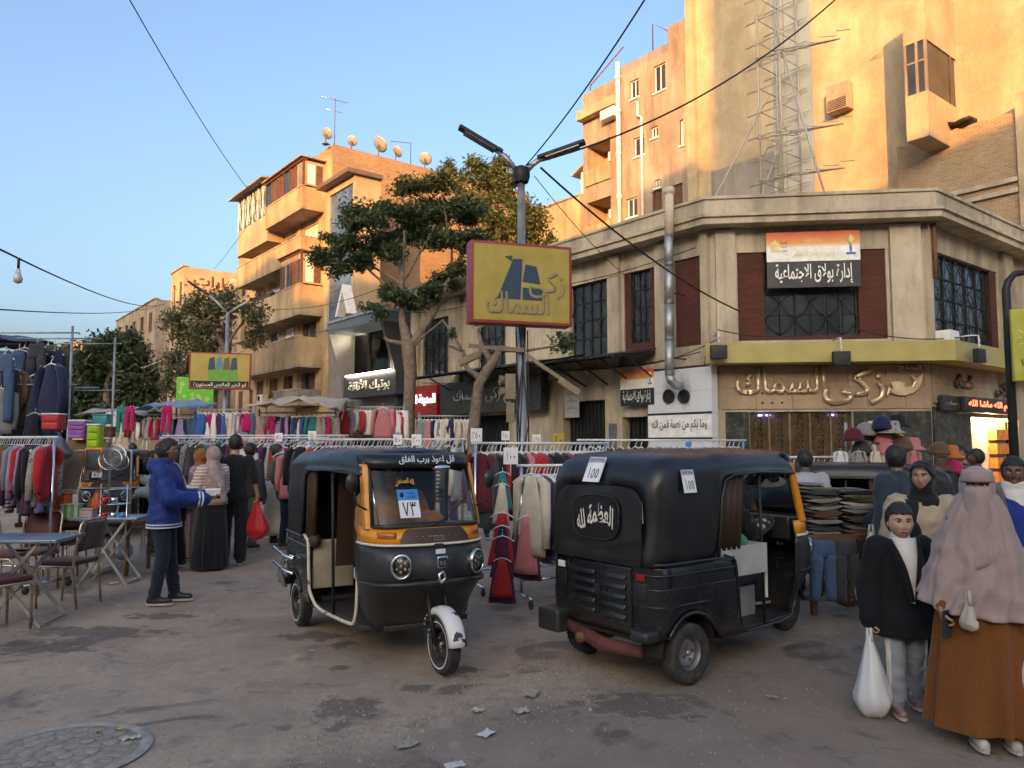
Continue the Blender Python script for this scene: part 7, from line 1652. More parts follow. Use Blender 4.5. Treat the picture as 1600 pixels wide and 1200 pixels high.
 p = gp(212, 872); P = Pose(1.58, 0.16, pitch=28, yaw=-20, rw=(0.3, -0.15, 0.98), re=(0.05, -0.24, 1.06), head=(0.06, 0, 1.62)); person('young person with bowed head in dark striped top at the pan rack', (p.x+0.05, p.y+0.5, 0), R(215), P, SK2, 1, 'long', top={'m': cloth('black_white_stripe', (0.02, 0.02, 0.025), col2=(0.3, 0.3, 0.3), pattern='stripe', pscale=9), 'g': 0.02, 'hem': 0.9, 'name': 'top'}, bottom=('trousers', C_NAVYT, 0.01), shoes=S_BLACK, male=False)
 # ---- right hand group
 # girl
 p = gp(1416, 1110); P = Pose(1.27, 0.175, 0.085, rw=(0.10, -0.29, 0.80), re=(-0.02, -0.27, 1.08), lw=(0.04, 0.27, 0.86), le=(-0.03, 0.26, 1.12), ra=(0.10, -0.11, 0.085), rk=(0.09, -0.10, 0.5), la=(-0.13, 0.10, 0.10), lk=(0.0, 0.10, 0.5), head=(0.03, 0, 1.62), hs=0.97, yaw=-4, hands={'r': {'curl': 1.25, 'f': (0.05, 0, -1)}, 'l': {'curl': 0.9}})
 r_, b, P, HM = person('girl in black coat over a white turtleneck carrying a white bag', (p.x, p.y, 0), R(-98), P, SK0, 2, 'back', top={'m': cloth('black_wool_coat', (0.008, 0.008, 0.010), sheen=0.05), 'g': 0.062, 'hem': 0.66, 'flare': 0.06, 'name': 'coat', 'wr': (0.007, 7)}, bottom=('trousers', C_LJEAN, 0.018), shoes=S_PINK, male=False, child=True, mouth=0.6, gaze=-0.25)
 k = P.k
 # turtleneck and the open front of the coat
 m = MB(); nk = P['neck']; torso(m, [(nk.x+0.01, 0, nk.z-0.03*k, 0.092*k, 0.095*k), (nk.x+0.012, 0, nk.z+0.03*k, 0.079*k, 0.082*k), (nk.x+0.02, 0, nk.z+0.085*k, 0.076*k, 0.078*k)]); finish(remesh(m, 0.009, 2, (0.004, 20)), 'turtleneck', C_WHITEK, r_)
 m = MB(); rings = []
 for i in range(14):
  t = i/13; z = (1.50-0.545*t)*k; hw = (0.085*(1-t)+0.014+0.02*math.sin(t*3))*k; xx = (0.115+0.085*math.sin(min(1, t*1.9)*math.pi/2))*k+0.016
  rings.append([(xx-0.035*k*abs(s_)**2, hw*s_+0.03*k*t, z) for s_ in (-1, -0.6, -0.2, 0.2, 0.6, 1)])
 m.loft(rings, False, False, False); sw = m.build('sweater_front', C_WHITEK, r_); sd = sw.modifiers.new('s', 'SOLIDIFY'); sd.thickness = 0.012
 for s_ in (-1, 1):
  m = MB(); pts = [((0.105+0.115*math.sin(min(1, t*1.9)*math.pi/2)-0.01*(1-t))*k, s_*(0.10*(1-t)+0.02)*k+0.03*k*t, (1.475-0.50*t)*k) for t in [q/10 for q in range(11)]]; m.tube(pts, [0.016*k+0.010*k*math.sin(math.pi*q/10) for q in range(11)], 8, flat=2.0); m.build('lapel', cloth('black_wool_coat', (0, 0, 0)), r_)
 for s_ in (-1, 1):
  a = 'l' if s_ > 0 else 'r'
  for q in range(3):
   m = MB(); h, kn, an = P[a+'h'], P[a+'k'], P[a+'a']; out = Vector((0.35+0.22*q, s_*0.9, 0)).normalized()
   m.tube([lerp(h, kn, t)+out*(0.104*k*(1-t)+0.082*k*t) for t in (0.3, 0.6, 0.95)]+[lerp(kn, an, t)+out*(0.082*k) for t in (0.3, 0.6, 0.85)], 0.007, 5); m.build('side_stripe', C_WHITEK, r_)
 T = Matrix.Translation((p.x, p.y, 0)) @ Matrix.Rotation(R(-98), 4, 'Z'); wp = T @ (P['rw']+Vector((0.01, 0, -0.09)))
 bag('white plastic carrier bag hanging from the hand of the girl', (wp.x-0.03, wp.y-0.02, wp.z-0.01), 0.50, 0.24, 0.2, M_BAGW, seed=1.4, rz=R(20))
 # woman in the beige coat
 c = at(1440, 760, 5.5); P = Pose(1.55, 0.17, yaw=-14, head=(0.03, 0, 1.63), hands={'r': {'curl': 1.1}})
 r_, b, P, HM = person('woman in beige coat and black headscarf walking behind the girl', (c.x, 5.5, 0), R(-112), P, SK1, 2, None, top={'m': C_BEIGEC, 'g': 0.05, 'hem': 0.42, 'flare': 0.07, 'name': 'coat'}, bottom=('skirt', C_BLACK, 0.02, 0.04, 0.2, 0.22), shoes=S_BLACK, male=False, mouth=0.35, gaze=-0.2, scarf={'m': C_BLACK, 'len': 0.14})
 k = P.k
 m = MB(); rings = []
 for i in range(12):
  t = i/11; z = (1.46-0.55*t)*k; hw = (0.06-0.015*t)*k; xx = (0.10+0.075*math.sin(min(1, t*1.9)*math.pi/2))*k+0.008; rings.append([(xx-0.03*k*abs(s_)**2, hw*s_-0.075*k, z) for s_ in (-1, -0.5, 0, 0.5, 1)])
 m.loft(rings, False, False, False); sw = m.build('scarf_tail', C_BLACK, r_); sd = sw.modifiers.new('s', 'SOLIDIFY'); sd.thickness = 0.02
 # hair showing at the brow
 m = MB(HM); m.tube([(0.062, -0.062, 0.045), (0.085, -0.035, 0.08), (0.088, 0.0, 0.09), (0.085, 0.035, 0.08), (0.062, 0.062, 0.045)], [0.008, 0.012, 0.013, 0.012, 0.008], 7); m.build('hair_edge', HAIR, r_)
 wp = at(1362, 850, 5.9); bag('pale translucent bag held low beside the jeans cart', (wp.x, wp.y, 1.02), 0.62, 0.26, 0.2, paint('grey_plastic_bag', (0.4, 0.39, 0.36), 0.3), seed=5.1, rz=R(40))
 # veiled woman
 p = gp(1548, 1160); P = Pose(1.54, 0.135, rw=(0.14, -0.285, 0.86), re=(0.0, -0.19, 1.10), lw=(0.06, 0.24, 0.9), le=(0.0, 0.19, 1.1), ra=(0.10, -0.10, 0.085), la=(0.08, 0.09, 0.085), yaw=-16, head=(0.03, 0, 1.63), hands={'r': {'curl': 0.95, 'f': (0.1, 0.15, -1)}})
 r_, b, P, HM = person('woman in mauve face veil and rust brown robe walking beside the girl', (p.x+0.02, p.y+0.06, 0), R(-104), P, SK1, 2, None, top={'m': C_RUSTD, 'g': -0.004, 'hem': 0.8, 'name': 'robe_bodice'}, bottom=('skirt', C_RUSTD, 0.05, 0.10, 0.30, 0.34, 11), shoes=S_WHITE, male=False)
 k = P.k; n = 120; nr = 46; rings = []
 HC = HM.translation
 def khim(t, a):
  # t 0 crown .. 1 hem ; a angle, 0 = front
  c_, s_ = math.cos(a), math.sin(a)
  if t < 0.24:      # skull cap part
   q = t/0.24; ph = q*math.pi*0.60; z = HC.z+0.135*k*math.cos(ph); rx, ry = 0.122*k*math.sin(ph)+0.002, 0.104*k*math.sin(ph)+0.002; cx = HC.x-0.012*k
  else:
   q = (t-0.24)/0.76; z0 = HC.z+0.135*k*math.cos(math.pi*0.60); z1 = (0.86-0.07*math.cos(a+0.5)-0.05*s_)*k; z = z0+(z1-z0)*q
   sh = min(1, max(0, (q-0.01)/0.36))**0.95; sh = 0.6*sh+0.4*sh*sh*(3-2*sh); bx = min(1, q/0.15)
   rx = (0.115+0.16*q**0.7)*k; ry = (0.101+0.255*q**0.72)*k; cx = HC.x-0.012*k+(0.0-HC.x+0.0)*sh
  f = 1+0.0
  w = noise.noise((c_*2.0+3, s_*2.0, t*2.2)); fold = abs(noise.noise((a*1.7+t*2.2, t*5.5-0.8*c_, 2.2)))
  amp = max(0, t-0.2)
  d = (0.025*w+0.06*(0.28-fold)+0.016*math.sin(15*a+7*w+5*t))*amp*1.25+0.010*noise.noise((c_*6, s_*6, t*14))*(0.25+amp)
  return Vector((cx+rx*c_+d*c_, ry*s_+d*s_, z))
 for i in range(nr+1): rings.append([khim(max(0.004, i/nr), 2*math.pi*q/n) for q in range(n)])
 m = MB(); m.loft(rings, True, True, False)
 kh = m.build('veil_cape', C_KHIM, r_)
 bmx = bmesh.new(); bmx.from_mesh(kh.data); Mi = HM.inverted(); dele = []
 for f in bmx.faces:
  c_ = Mi @ f.calc_center_median()
  if c_.x > 0.05 and abs(c_.y) < 0.058 and -0.006 < c_.z < 0.030: dele.append(f)
 bmesh.ops.delete(bmx, geom=dele, context='FACES'); bmx.to_mesh(kh.data); bmx.free(); sd = kh.modifiers.new('s', 'SOLIDIFY'); sd.thickness = 0.006; sd.offset = -1
 # face panel hanging from the bridge of the nose
 m = MB(HM); rings = []
 for i in range(16):
  t = i/15; z = (-0.002-0.40*t); hw = 0.068+0.008*math.sin(t*6)+0.03*t; rings.append([(0.120-0.062*abs(s_)**2.2+0.02*t+0.022*math.exp(-((t-0.1)/0.12)**2)*(1-s_*s_)+0.03*t+0.012*noise.noise((s_*3, t*4, 1)), s_*hw-0.02*t, z-0.06*(1-abs(s_))*t) for s_ in [q/7-1 for q in range(15)]])
 m.loft(rings, False, False, False); vp = m.build('face_veil', C_KHIM, r_); sd = vp.modifiers.new('s', 'SOLIDIFY'); sd.thickness = 0.005
 m = MB(HM); m.loft([[(0.114-0.075*abs(s_)**2.0+dx, s_*(0.088-0.25*max(0, z-0.05)), z) for s_ in [q/7-1 for q in range(15)]] for z, dx in ((0.027, 0.003), (0.04, 0.007), (0.065, 0.006), (0.085, -0.004), (0.098, -0.022))], False, False, False); vb = m.build('veil_band', C_KHIM, r_); sd = vb.modifiers.new('s', 'SOLIDIFY'); sd.thickness = 0.004
 T = Matrix.Translation((p.x+0.02, p.y+0.06, 0)) @ Matrix.Rotation(R(-104), 4, 'Z'); q = T @ (P['rw']+Vector((0.06, 0.09, 0.0)))
 bag('little cream pouch held against the rust robe', (q.x+0.02, q.y-0.04, q.z+0.06), 0.17, 0.13, 0.08, paint('cream_pouch', (0.45, 0.38, 0.3), 0.6), name='pouch', seed=7.7)
 ph = thing('phone', 'dark phone in the hand of the veiled woman', 'phone', tuple(T @ (P['rw']+Vector((0.045, 0.02, -0.09)))), R(-60)); m = MB(); m.bbox(-0.006, 0.006, -0.036, 0.036, -0.075, 0.075, 0.004); m.build('case', S_BLACK, ph); m = MB(); m.box(0.0062, 0.0075, -0.032, 0.032, -0.07, 0.07); m.build('screen', M_GLASS, ph)
 q = at(1602, 1025, 4.4); bag('white plastic bag cut by the frame beside the rust robe', (q.x+0.02, 4.4, 0.72), 0.46, 0.3, 0.22, M_BAGW, seed=3.9)
 # man at the edge of the frame
 c = at(1583, 760, 5.6); P = Pose(1.59, 0.19, yaw=-18); r_, b, P, HM = person('man in white turtleneck and blue jacket behind the veiled woman', (c.x, 5.6, 0), R(-105), P, SK3, 2, 'short', top={'m': C_BLUEJ, 'g': 0.04, 'hem': 0.8}, bottom=('trousers', C_NAVYT, 0.01), shoes=S_BLACK)
 k = P.k; nk = P['neck']; m = MB(); torso(m, [(nk.x+0.035, 0, nk.z-0.16*k, 0.12*k, 0.10*k), (nk.x+0.02, 0, nk.z-0.03*k, 0.10*k, 0.1*k), (nk.x+0.014, 0, nk.z+0.03*k, 0.083*k, 0.086*k), (nk.x+0.022, 0, nk.z+0.085*k, 0.08*k, 0.082*k)]); finish(remesh(m, 0.009, 2, (0.004, 20)), 'turtleneck', C_WHITEK, r_)
 m = MB(); nkz = nk.z;
 for s_ in (-1, 1): m.tube([(nk.x-0.05, s_*0.09*k, nkz+0.04*k), (nk.x+0.06, s_*0.115*k, nkz-0.02*k), (nk.x+0.13, s_*0.10*k, nkz-0.16*k)], [0.022, 0.028, 0.022], 8, flat=1.6)
 m.build('collar', cloth('grey_collar', (0.1, 0.09, 0.085)), r_)
 # man in dark denim, back turned
 c = at(1402, 720, 7.0); P = Pose(1.67, 0.20, yaw=-25, rw=(0.38, -0.1, 1.0), re=(0.1, -0.28, 1.08)); person('man in dark denim jacket with his back turned at the jeans cart', (c.x, 7.0, 0), R(120), P, SK2, 1, 'short', top={'m': C_DENIMJ, 'g': 0.045, 'hem': 0.84, 'collar': 0.04}, bottom=('trousers', C_BLACK, 0.01), shoes=S_BLACK)
 # others whose heads show over the racks
 far = [(1258, 712, 8.6, 1.63, 80, SK3, 'grey hooded man seen from behind over the roof of the parked three wheeler', C_LGREY, 1.62), (1505, 715, 11.5, 1.6, 200, SK2, 'man in dark top by the lit doorway, nearer the hats', C_CHAR, 1.66), (1528, 722, 10.0, 1.6, 150, SK3, 'dark haired person between the hat stand and the veiled woman', C_BLACK, 1.62),
  (700, 693, 16.0, 1.7, -90, SK1, 'vendor looking out over the rail left of the lamp post', C_CHAR, 1.74), (770, 690, 14.0, 1.7, -80, SK2, 'vendor in white cap behind the coat rail under the lamp post', C_LGREY, 1.72), (432, 700, 13.2, 1.7, 20, SK2, 'man with olive cap and red hood browsing the long rail', C_OLIVE, 1.68), (452, 712, 12.6, 1.65, 60, SK1, 'shopper in black jacket beside the three wheeler hood', C_BLACK, 1.62),
  (262, 694, 14.5, 1.6, 30, SK1, 'shopper in pale blue hood far along the long rail', cloth('pale_blue', (0.25, 0.38, 0.5)), 1.66), (208, 690, 17.0, 1.6, 150, SK2, 'shopper beyond the pan rack', C_CHAR, 1.7)]
 for (px, py, D, H0, rz, sk, lab, top, H) in far:
  c = at(px, py, D); P = Pose(H, 0.18, rw=(0.2, -0.2, 0.95)); person(lab, (c.x, D, 0), R(rz), P, sk, 0 if D > 10 else 1, 'short', top={'m': top, 'g': 0.03, 'hem': 0.85}, bottom=('trousers', C_NAVYT, 0.012), shoes=S_BLACK)
 # ---- drivers
 T = Matrix.Translation(TUK_A[0]) @ Matrix.Rotation(TUK_A[1], 4, 'Z'); q = T @ Vector((0.98*1.02, -0.04, 0.0))
 seat = dict(pelvis=(0, 0, 0.76), waist=(0.0, 0, 0.92), chest=(0.03, 0, 1.10), neck=(0.05, 0, 1.27), head=(0.09, 0, 1.43), ls=(0.04, 0.2, 1.2), rs=(0.04, -0.2, 1.2), lh=(0.02, 0.1, 0.74), rh=(0.02, -0.1, 0.74), lk=(0.42, 0.16, 0.72), rk=(0.42, -0.16, 0.72), la=(0.46, 0.15, 0.40), ra=(0.46, -0.15, 0.40))
 P = Pose(1.75, 0.2, **{**seat, 'lw': (0.40, 0.25, 1.04), 'rw': (0.40, -0.25, 1.04), 'le': (0.14, 0.25, 1.0), 're': (0.14, -0.25, 1.0)}, hands={'l': {'curl': 1.1, 'f': (1, 0, 0), 'n': (0, 0, -1)}, 'r': {'curl': 1.1, 'f': (1, 0, 0), 'n': (0, 0, -1)}})
 person('driver in orange brown robe at the handlebar of the facing three wheeler', (q.x, q.y, 0), TUK_A[1], P, SK2, 1, 'short', top={'m': C_GALAB, 'g': 0.05, 'hem': 0.66, 'name': 'robe'}, bottom=('trousers', C_GALAB, 0.02), shoes=S_BLACK)
 T = Matrix.Translation(TUK_B[0]) @ Matrix.Rotation(TUK_B[1], 4, 'Z'); q = T @ Vector((1.02*0.98, 0.05, 0.0))
 P = Pose(1.70, 0.19, **{**seat, 'lw': (0.42, 0.28, 1.06), 'rw': (0.44, -0.26, 1.05), 'le': (0.16, 0.28, 1.0), 're': (0.18, -0.30, 0.98)}, pitch=10, hands={'l': {'curl': 1.1, 'f': (1, 0, 0), 'n': (0, 0, -1)}, 'r': {'curl': 1.1, 'f': (1, 0, 0), 'n': (0, 0, -1)}})
 person('driver in black and white patterned sleeves inside the rear facing three wheeler', (q.x, q.y, 0), TUK_B[1], P, SK1, 1, 'short', top={'m': cloth('black_grey_print', (0.02, 0.02, 0.022), col2=(0.35, 0.35, 0.36), pattern='spots', pscale=14), 'g': 0.03, 'hem': 0.72}, bottom=('trousers', C_CHAR, 0.015), shoes=S_BLACK)
cast()
# ================================================================ trees
def leafmat(name, c1, c2, tr=0.25):
 if name in MATS: return MATS[name]
 m, t, b = new_mat(name); g = nd(t, 'ShaderNodeNewGeometry'); c = mixc(t, g.outputs['Random Per Island'], c1, c2); t.links.new(c, b.inputs['Base Color']); b.inputs['Roughness'].default_value = 0.6
 tl = nd(t, 'ShaderNodeBsdfTranslucent'); t.links.new(c, tl.inputs[0]); mx = nd(t, 'ShaderNodeMixShader'); mx.inputs[0].default_value = tr
 t.links.new(b.outputs[0], mx.inputs[1]); t.links.new(tl.outputs[0], mx.inputs[2]); t.links.new(mx.outputs[0], t.nodes['Material Output'].inputs[0]); MATS[name] = m; return m
M_BARK = paint('grey_bark', (0.16, 0.12, 0.09), 0.9, 0, 0.4, 9, 0.9, 25)
def tree(label, base, clumps, n, size, lm, limbs, trunk=None, seed=1, hollow=0.35, flat=1.0):
 """clumps: (point, radius); limbs: lists of (point, radius)"""
 rng = np.random.default_rng(seed); root = thing('street_tree', label, 'tree', tuple(base), group='trees along the street'); b = Vector(base)
 m = MB()
 for L in limbs:
  pts = [Vector(p)-b for p, r in L]; q = []; rr = []
  for i in range(len(pts)-1):
   for k in range(4):
    t = k/4; p = pts[i].lerp(pts[i+1], t); p += Vector((noise.noise(p*1.1), noise.noise(p*1.1+Vector((5, 0, 0))), 0))*0.10*(1 if 0 < i+t else 0); q.append(p); rr.append(L[i][1]*(1-t)+L[i+1][1]*t)
  q.append(pts[-1]); rr.append(L[-1][1]); m.tube(q, rr, 8)
 m.build('trunk', M_BARK, root, fix=False)
 w = np.array([c[1]**2 for c in clumps]); w /= w.sum(); V_, F_ = [], []
 idx = rng.choice(len(clumps), n, p=w);
 # sub clumps give light and dark knots
 subs = [[(rng.normal(size=3), rng.uniform(0.25, 0.5)) for _ in range(14)] for _ in clumps]
 for i in range(n):
  c, R_ = clumps[idx[i]]; d, sr = subs[idx[i]][rng.integers(14)]; d = d/np.linalg.norm(d)*rng.uniform(hollow, 0.95)
  o = rng.normal(size=3)*sr*0.55; p = np.array(c)+(d+o)*R_*np.array([1, 1, flat])-np.array(b)
  nrm = rng.normal(size=3)+np.array([0, 0, 0.7]); nrm /= np.linalg.norm(nrm); a = np.cross(nrm, rng.normal(size=3)); a /= np.linalg.norm(a); e = np.cross(nrm, a); s = size*rng.uniform(0.6, 1.3); k = len(V_)
  V_ += [p-a*s, p+e*s*0.42+nrm*s*0.1, p+a*s, p-e*s*0.42+nrm*s*0.1]; F_.append((k, k+1, k+2, k+3))
 me = bpy.data.meshes.new('crown'); me.from_pydata([tuple(v) for v in V_], [], F_); me.materials.append(lm); link('crown', me, root)
 return root
L_DARK = leafmat('ficus_leaf', (0.03, 0.05, 0.02), (0.085, 0.12, 0.045)); L_LIT = leafmat('sunlit_yellow_leaf', (0.055, 0.08, 0.022), (0.11, 0.135, 0.04)); L_FAR = leafmat('far_leaf', (0.035, 0.055, 0.03), (0.085, 0.11, 0.05)); L_DRY = leafmat('acacia_leaf', (0.06, 0.07, 0.03), (0.15, 0.14, 0.07))  # L_LIT: the sunlit yellow of the crown is put into its leaf colour
def cl_(D, L): return [(tuple(at(x, y, D+random.uniform(-1.2, 1.2)*r/40)), r*D/1200) for x, y, r in L]
D = 27.0; B = at(636, 694, D); B.z = 0
A = lambda x, y, d=D: at(x, y, d)
tree('dark leafy ficus with a wide crown and pale trunk before the boutique', B, cl_(D, [(505, 402, 26), (535, 380, 34), (528, 420, 24), (570, 340, 40), (590, 380, 38), (560, 408, 26), (625, 330, 42), (645, 295, 32), (650, 365, 40), (620, 395, 26), (685, 330, 42), (700, 375, 36), (690, 285, 30), (728, 330, 36), (735, 375, 32), (640, 470, 26), (615, 458, 24), (670, 455, 24), (695, 440, 26), (715, 420, 22), (585, 478, 12), (600, 492, 12)]), 36000, 0.08, L_DARK,
 [[(B, 0.24), (A(640, 600), 0.21), (A(640, 545), 0.26), (A(628, 500), 0.13), (A(626, 430), 0.09), (A(632, 360), 0.05)], [(A(638, 545), 0.16), (A(672, 500), 0.12), (A(700, 440), 0.10), (A(730, 380), 0.06)], [(A(627, 445), 0.06), (A(590, 420), 0.045), (A(555, 400), 0.03)], [(A(627, 440), 0.06), (A(655, 400), 0.05), (A(680, 350), 0.03)], [(A(626, 425), 0.05), (A(612, 395), 0.04), (A(585, 355), 0.02)], [(A(640, 540), 0.14), (A(605, 532), 0.07), (A(600, 526), 0.05)], [(A(640, 545), 0.12), (A(660, 525), 0.08), (A(664, 515), 0.05)], [(A(630, 470), 0.05), (A(570, 415), 0.04), (A(525, 415), 0.02)], [(A(700, 440), 0.06), (A(705, 390), 0.04), (A(690, 300), 0.02)], [(A(672, 500), 0.06), (A(655, 470), 0.04), (A(640, 465), 0.02)]], seed=3, flat=0.62, hollow=0.2)
D2 = 34.0; B2 = at(790, 694, D2); B2.z = 0; A2 = lambda x, y: at(x, y, D2)
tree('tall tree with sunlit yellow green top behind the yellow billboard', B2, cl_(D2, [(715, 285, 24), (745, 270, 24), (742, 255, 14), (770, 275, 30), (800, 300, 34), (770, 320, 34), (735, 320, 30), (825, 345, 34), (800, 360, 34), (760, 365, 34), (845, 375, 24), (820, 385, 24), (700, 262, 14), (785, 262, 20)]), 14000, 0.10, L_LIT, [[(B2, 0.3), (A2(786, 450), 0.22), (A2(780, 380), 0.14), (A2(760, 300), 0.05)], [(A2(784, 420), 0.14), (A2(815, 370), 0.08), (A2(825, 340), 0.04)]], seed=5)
D3 = 21.0; B3 = at(742, 694, D3); B3.z = 0; A3 = lambda x, y: at(x, y, D3)
tree('lopped tree with bare forked limbs and few leaves under the billboard', B3, cl_(D3, [(875, 537, 18), (890, 530, 14), (745, 500, 12), (705, 520, 10), (590, 490, 14), (570, 480, 10)]), 900, 0.075, L_DARK, [[(B3, 0.16), (A3(738, 680), 0.16), (A3(748, 600), 0.14), (A3(768, 570), 0.13), (A3(780, 545), 0.1), (A3(815, 548), 0.05), (A3(880, 540), 0.02)], [(A3(752, 592), 0.1), (A3(730, 575), 0.07), (A3(722, 548), 0.05), (A3(700, 540), 0.03)], [(A3(770, 568), 0.1), (A3(752, 545), 0.08), (A3(748, 515), 0.04), (A3(770, 500), 0.02)], [(A3(722, 548), 0.04), (A3(690, 500), 0.03), (A3(650, 540), 0.015)]], seed=9)
D4 = 46.0; B4 = at(165, 694, D4); B4.z = 0; A4 = lambda x, y: at(x, y, D4)
tree('large rounded dense green tree closing the far street', B4, cl_(D4, [(120, 600, 34), (150, 560, 34), (185, 545, 34), (215, 575, 34), (170, 600, 44), (205, 620, 36), (130, 640, 36), (165, 650, 36), (225, 640, 26), (225, 600, 24), (105, 630, 22)]), 20000, 0.18, L_FAR, [[(B4, 0.4), (A4(165, 640), 0.3), (A4(170, 580), 0.1)]], seed=11, hollow=0.55)
D5 = 36.0; B5 = at(352, 694, D5); B5.z = 0; A5 = lambda x, y: at(x, y, D5)
tree('feathery thin acacia leaning over the green shop boards', B5, cl_(D5, [(285, 500, 30), (320, 480, 30), (355, 475, 28), (390, 490, 28), (300, 535, 32), (340, 520, 26), (275, 565, 26), (300, 590, 26), (270, 600, 20), (400, 530, 20), (325, 560, 22)]), 9000, 0.10, L_DRY, [[(B5, 0.25), (A5(352, 620), 0.2), (A5(348, 540), 0.14), (A5(325, 500), 0.07), (A5(300, 490), 0.03)], [(A5(348, 550), 0.1), (A5(375, 510), 0.06), (A5(390, 490), 0.03)], [(A5(346, 530), 0.08), (A5(300, 550), 0.04), (A5(280, 580), 0.02)]], seed=13)
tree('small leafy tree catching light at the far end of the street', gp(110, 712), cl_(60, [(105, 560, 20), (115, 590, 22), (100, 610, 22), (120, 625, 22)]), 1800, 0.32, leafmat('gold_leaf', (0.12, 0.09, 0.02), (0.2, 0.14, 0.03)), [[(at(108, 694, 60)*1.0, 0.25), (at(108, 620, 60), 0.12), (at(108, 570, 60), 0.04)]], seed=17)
# ================================================================ lamp posts, billboards, wires
def lamp_post(label, px, D, ytop, arms, r=0.09, name='street_lamp'):
 c = at(px, 694, D); top = at(px, ytop, D).z; root = thing(name, label, 'street lamp', (c.x, D, 0), group='lamp posts along the street')
 m = MB(); m.tube([(0, 0, 0), (0, 0, 0.9), (0, 0, 0.95), (0, 0, top-0.3)], [r*1.3, r*1.2, r*0.9, r*0.58], 12); m.build('post', M_STEEL, root)
 m = MB(); m.lathe([(r*2.6, 0), (r*2.6, 0.03), (r*1.5, 0.05)], 12); m.build('base', M_IRON, root)
 for (dx, dy, dz) in arms:
  m = MB(); m.tube([(0, 0, top-0.35), (dx*0.5, dy*0.5, top-0.2+dz*0.5), (dx, dy, top-0.12+dz)], r*0.45, 7); m.build('arm', M_STEEL, root)
  d = Vector((dx, dy, dz)).normalized(); p = Vector((dx, dy, top-0.12+dz)); L = 0.75 if r > 0.08 else 0.9
  m = MB(); m.beam(p-d*0.1, p+d*L, 0.17, 0.07); h = bevel(m.build('lamp_head', M_IRON if r > 0.08 else M_STEEL, root), 0.02); m = MB(); m.beam(p+d*0.05-Vector((0, 0, 0.05)), p+d*(L-0.1)-Vector((0, 0, 0.05)), 0.18, 0.02); m.build('lens', M_GLASS, h)
 return root, top
DP = 13.0
post, ztop = lamp_post('tall galvanised double lamp post carrying the yellow billboard', 815, DP, 246, [(-0.42, -0.1, 0.22), (0.38, -0.1, 0.10)], 0.105)
m = MB(); m.lathe([(0.12, -0.2), (0.15, -0.1), (0.15, 0.05), (0.05, 0.1)], 10, Matrix.Translation((0, 0, ztop-0.25))); m.build('cap', M_IRON, post)
for k in range(5): m = MB(); m.tube([(0.11*math.cos(k), -0.11, 0.3+k*0.2), (0.12*math.cos(k*2), -0.12, 2.0), (0.1*math.cos(k*3), -0.11, 3.6+0.2*k)], 0.012, 5); m.build('cable', M_IRON, post)
M_TL = paint('tan_signal_box', (0.22, 0.17, 0.11), 0.6, dirt=(0.1, 0.08, 0.06))
def zD(py, D=DP): return at(800, py, D).z
m = MB(); m.bbox(-0.28, -0.1, -0.14, 0.1, zD(625), zD(585), 0.015); tl = m.build('signal_box', M_TL, post)
for k in range(2): m = MB(); m.tube([(-0.29, -0.03, zD(594+18*k)), (-0.38, -0.05, zD(594+18*k)-0.01)], [0.075, 0.09], 10, cap=False); m.build('hood', M_TL, tl)
m = MB(); m.bbox(-0.26, -0.12, -0.1, 0.05, zD(660), zD(630), 0.01); m.build('meter_box', M_TL, post)
m = MB(); m.beam((-0.9, 0, zD(540)), (0.05, -0.12, zD(549)), 0.07); m.beam((0.08, -0.12, zD(556)), (0.75, -0.3, zD(600)), 0.06); m.build('bracket_arm', M_TL, post)
for (x, y, z) in ((-0.88, 0, zD(560)), (0.78, -0.3, zD(606))): m = MB(); m.M = Matrix.Translation((x, y, z)) @ Matrix.Rotation(R(35 if x > 0 else -25), 4, 'Y'); m.bbox(-0.2, 0.2, -0.07, 0.07, -0.06, 0.06, 0.015); m.build('camera', M_TL, post)
def sign_box(label, px0, px1, py0, py1, D, ang, face, frame, depth=0.3, name='billboard', fw=0.05):
 c = at((px0+px1)/2, (py0+py1)/2, D); w = (px1-px0)*D/1200/math.cos(ang); h = (py1-py0)*D/1200; root = thing(name, label, 'billboard', (c.x, c.y-0.12, c.z), ang)
 m = MB(); m.bbox(-w/2, w/2, -depth/2, depth/2, -h/2, h/2, 0.01); m.build('casing', frame, root); m = MB(); m.box(-w/2+fw, w/2-fw, -depth/2-0.006, -depth/2-0.001, -h/2+fw, h/2-fw); f = m.build('face', face, root)
 return root, f, w, h, -depth/2-0.006
M_YELB = paint('faded_yellow_board', (0.40, 0.30, 0.055), 0.45, 0, 0.15, 3, dirt=(0.3, 0.2, 0.06)); M_REDF = paint('red_frame', (0.28, 0.035, 0.03), 0.5, 0, 0.2, 4); M_NAVY = paint('navy_print', (0.02, 0.05, 0.09), 0.5); M_BRPR = paint('dull_brown_print', (0.13, 0.085, 0.05), 0.5)
r_, f, w, h, y = sign_box('yellow billboard with a dark blue emblem and grey lettering on the lamp post', 733, 890, 385, 512, DP-0.25, R(17), M_YELB, M_REDF, 0.32)
m = MB(); m.prism([(-0.25*w, -0.20*h), (-0.09*w, 0.30*h), (0.0, 0.30*h), (-0.02*w, -0.20*h)], y-0.004, y-0.001); m.prism([(0.0, 0.02*h), (0.03*w, 0.24*h), (0.14*w, 0.22*h), (0.18*w, 0.0)], y-0.004, y-0.001); m.prism([(-0.18*w, 0.32*h), (-0.1*w, 0.26*h), (-0.1*w, 0.34*h)], y-0.004, y-0.001); m.prism([(0.0, -0.05*h), (0.0, -0.2*h), (0.2*w, -0.2*h), (0.2*w, -0.05*h)], y-0.004, y-0.001); m.build('emblem', M_NAVY, f)
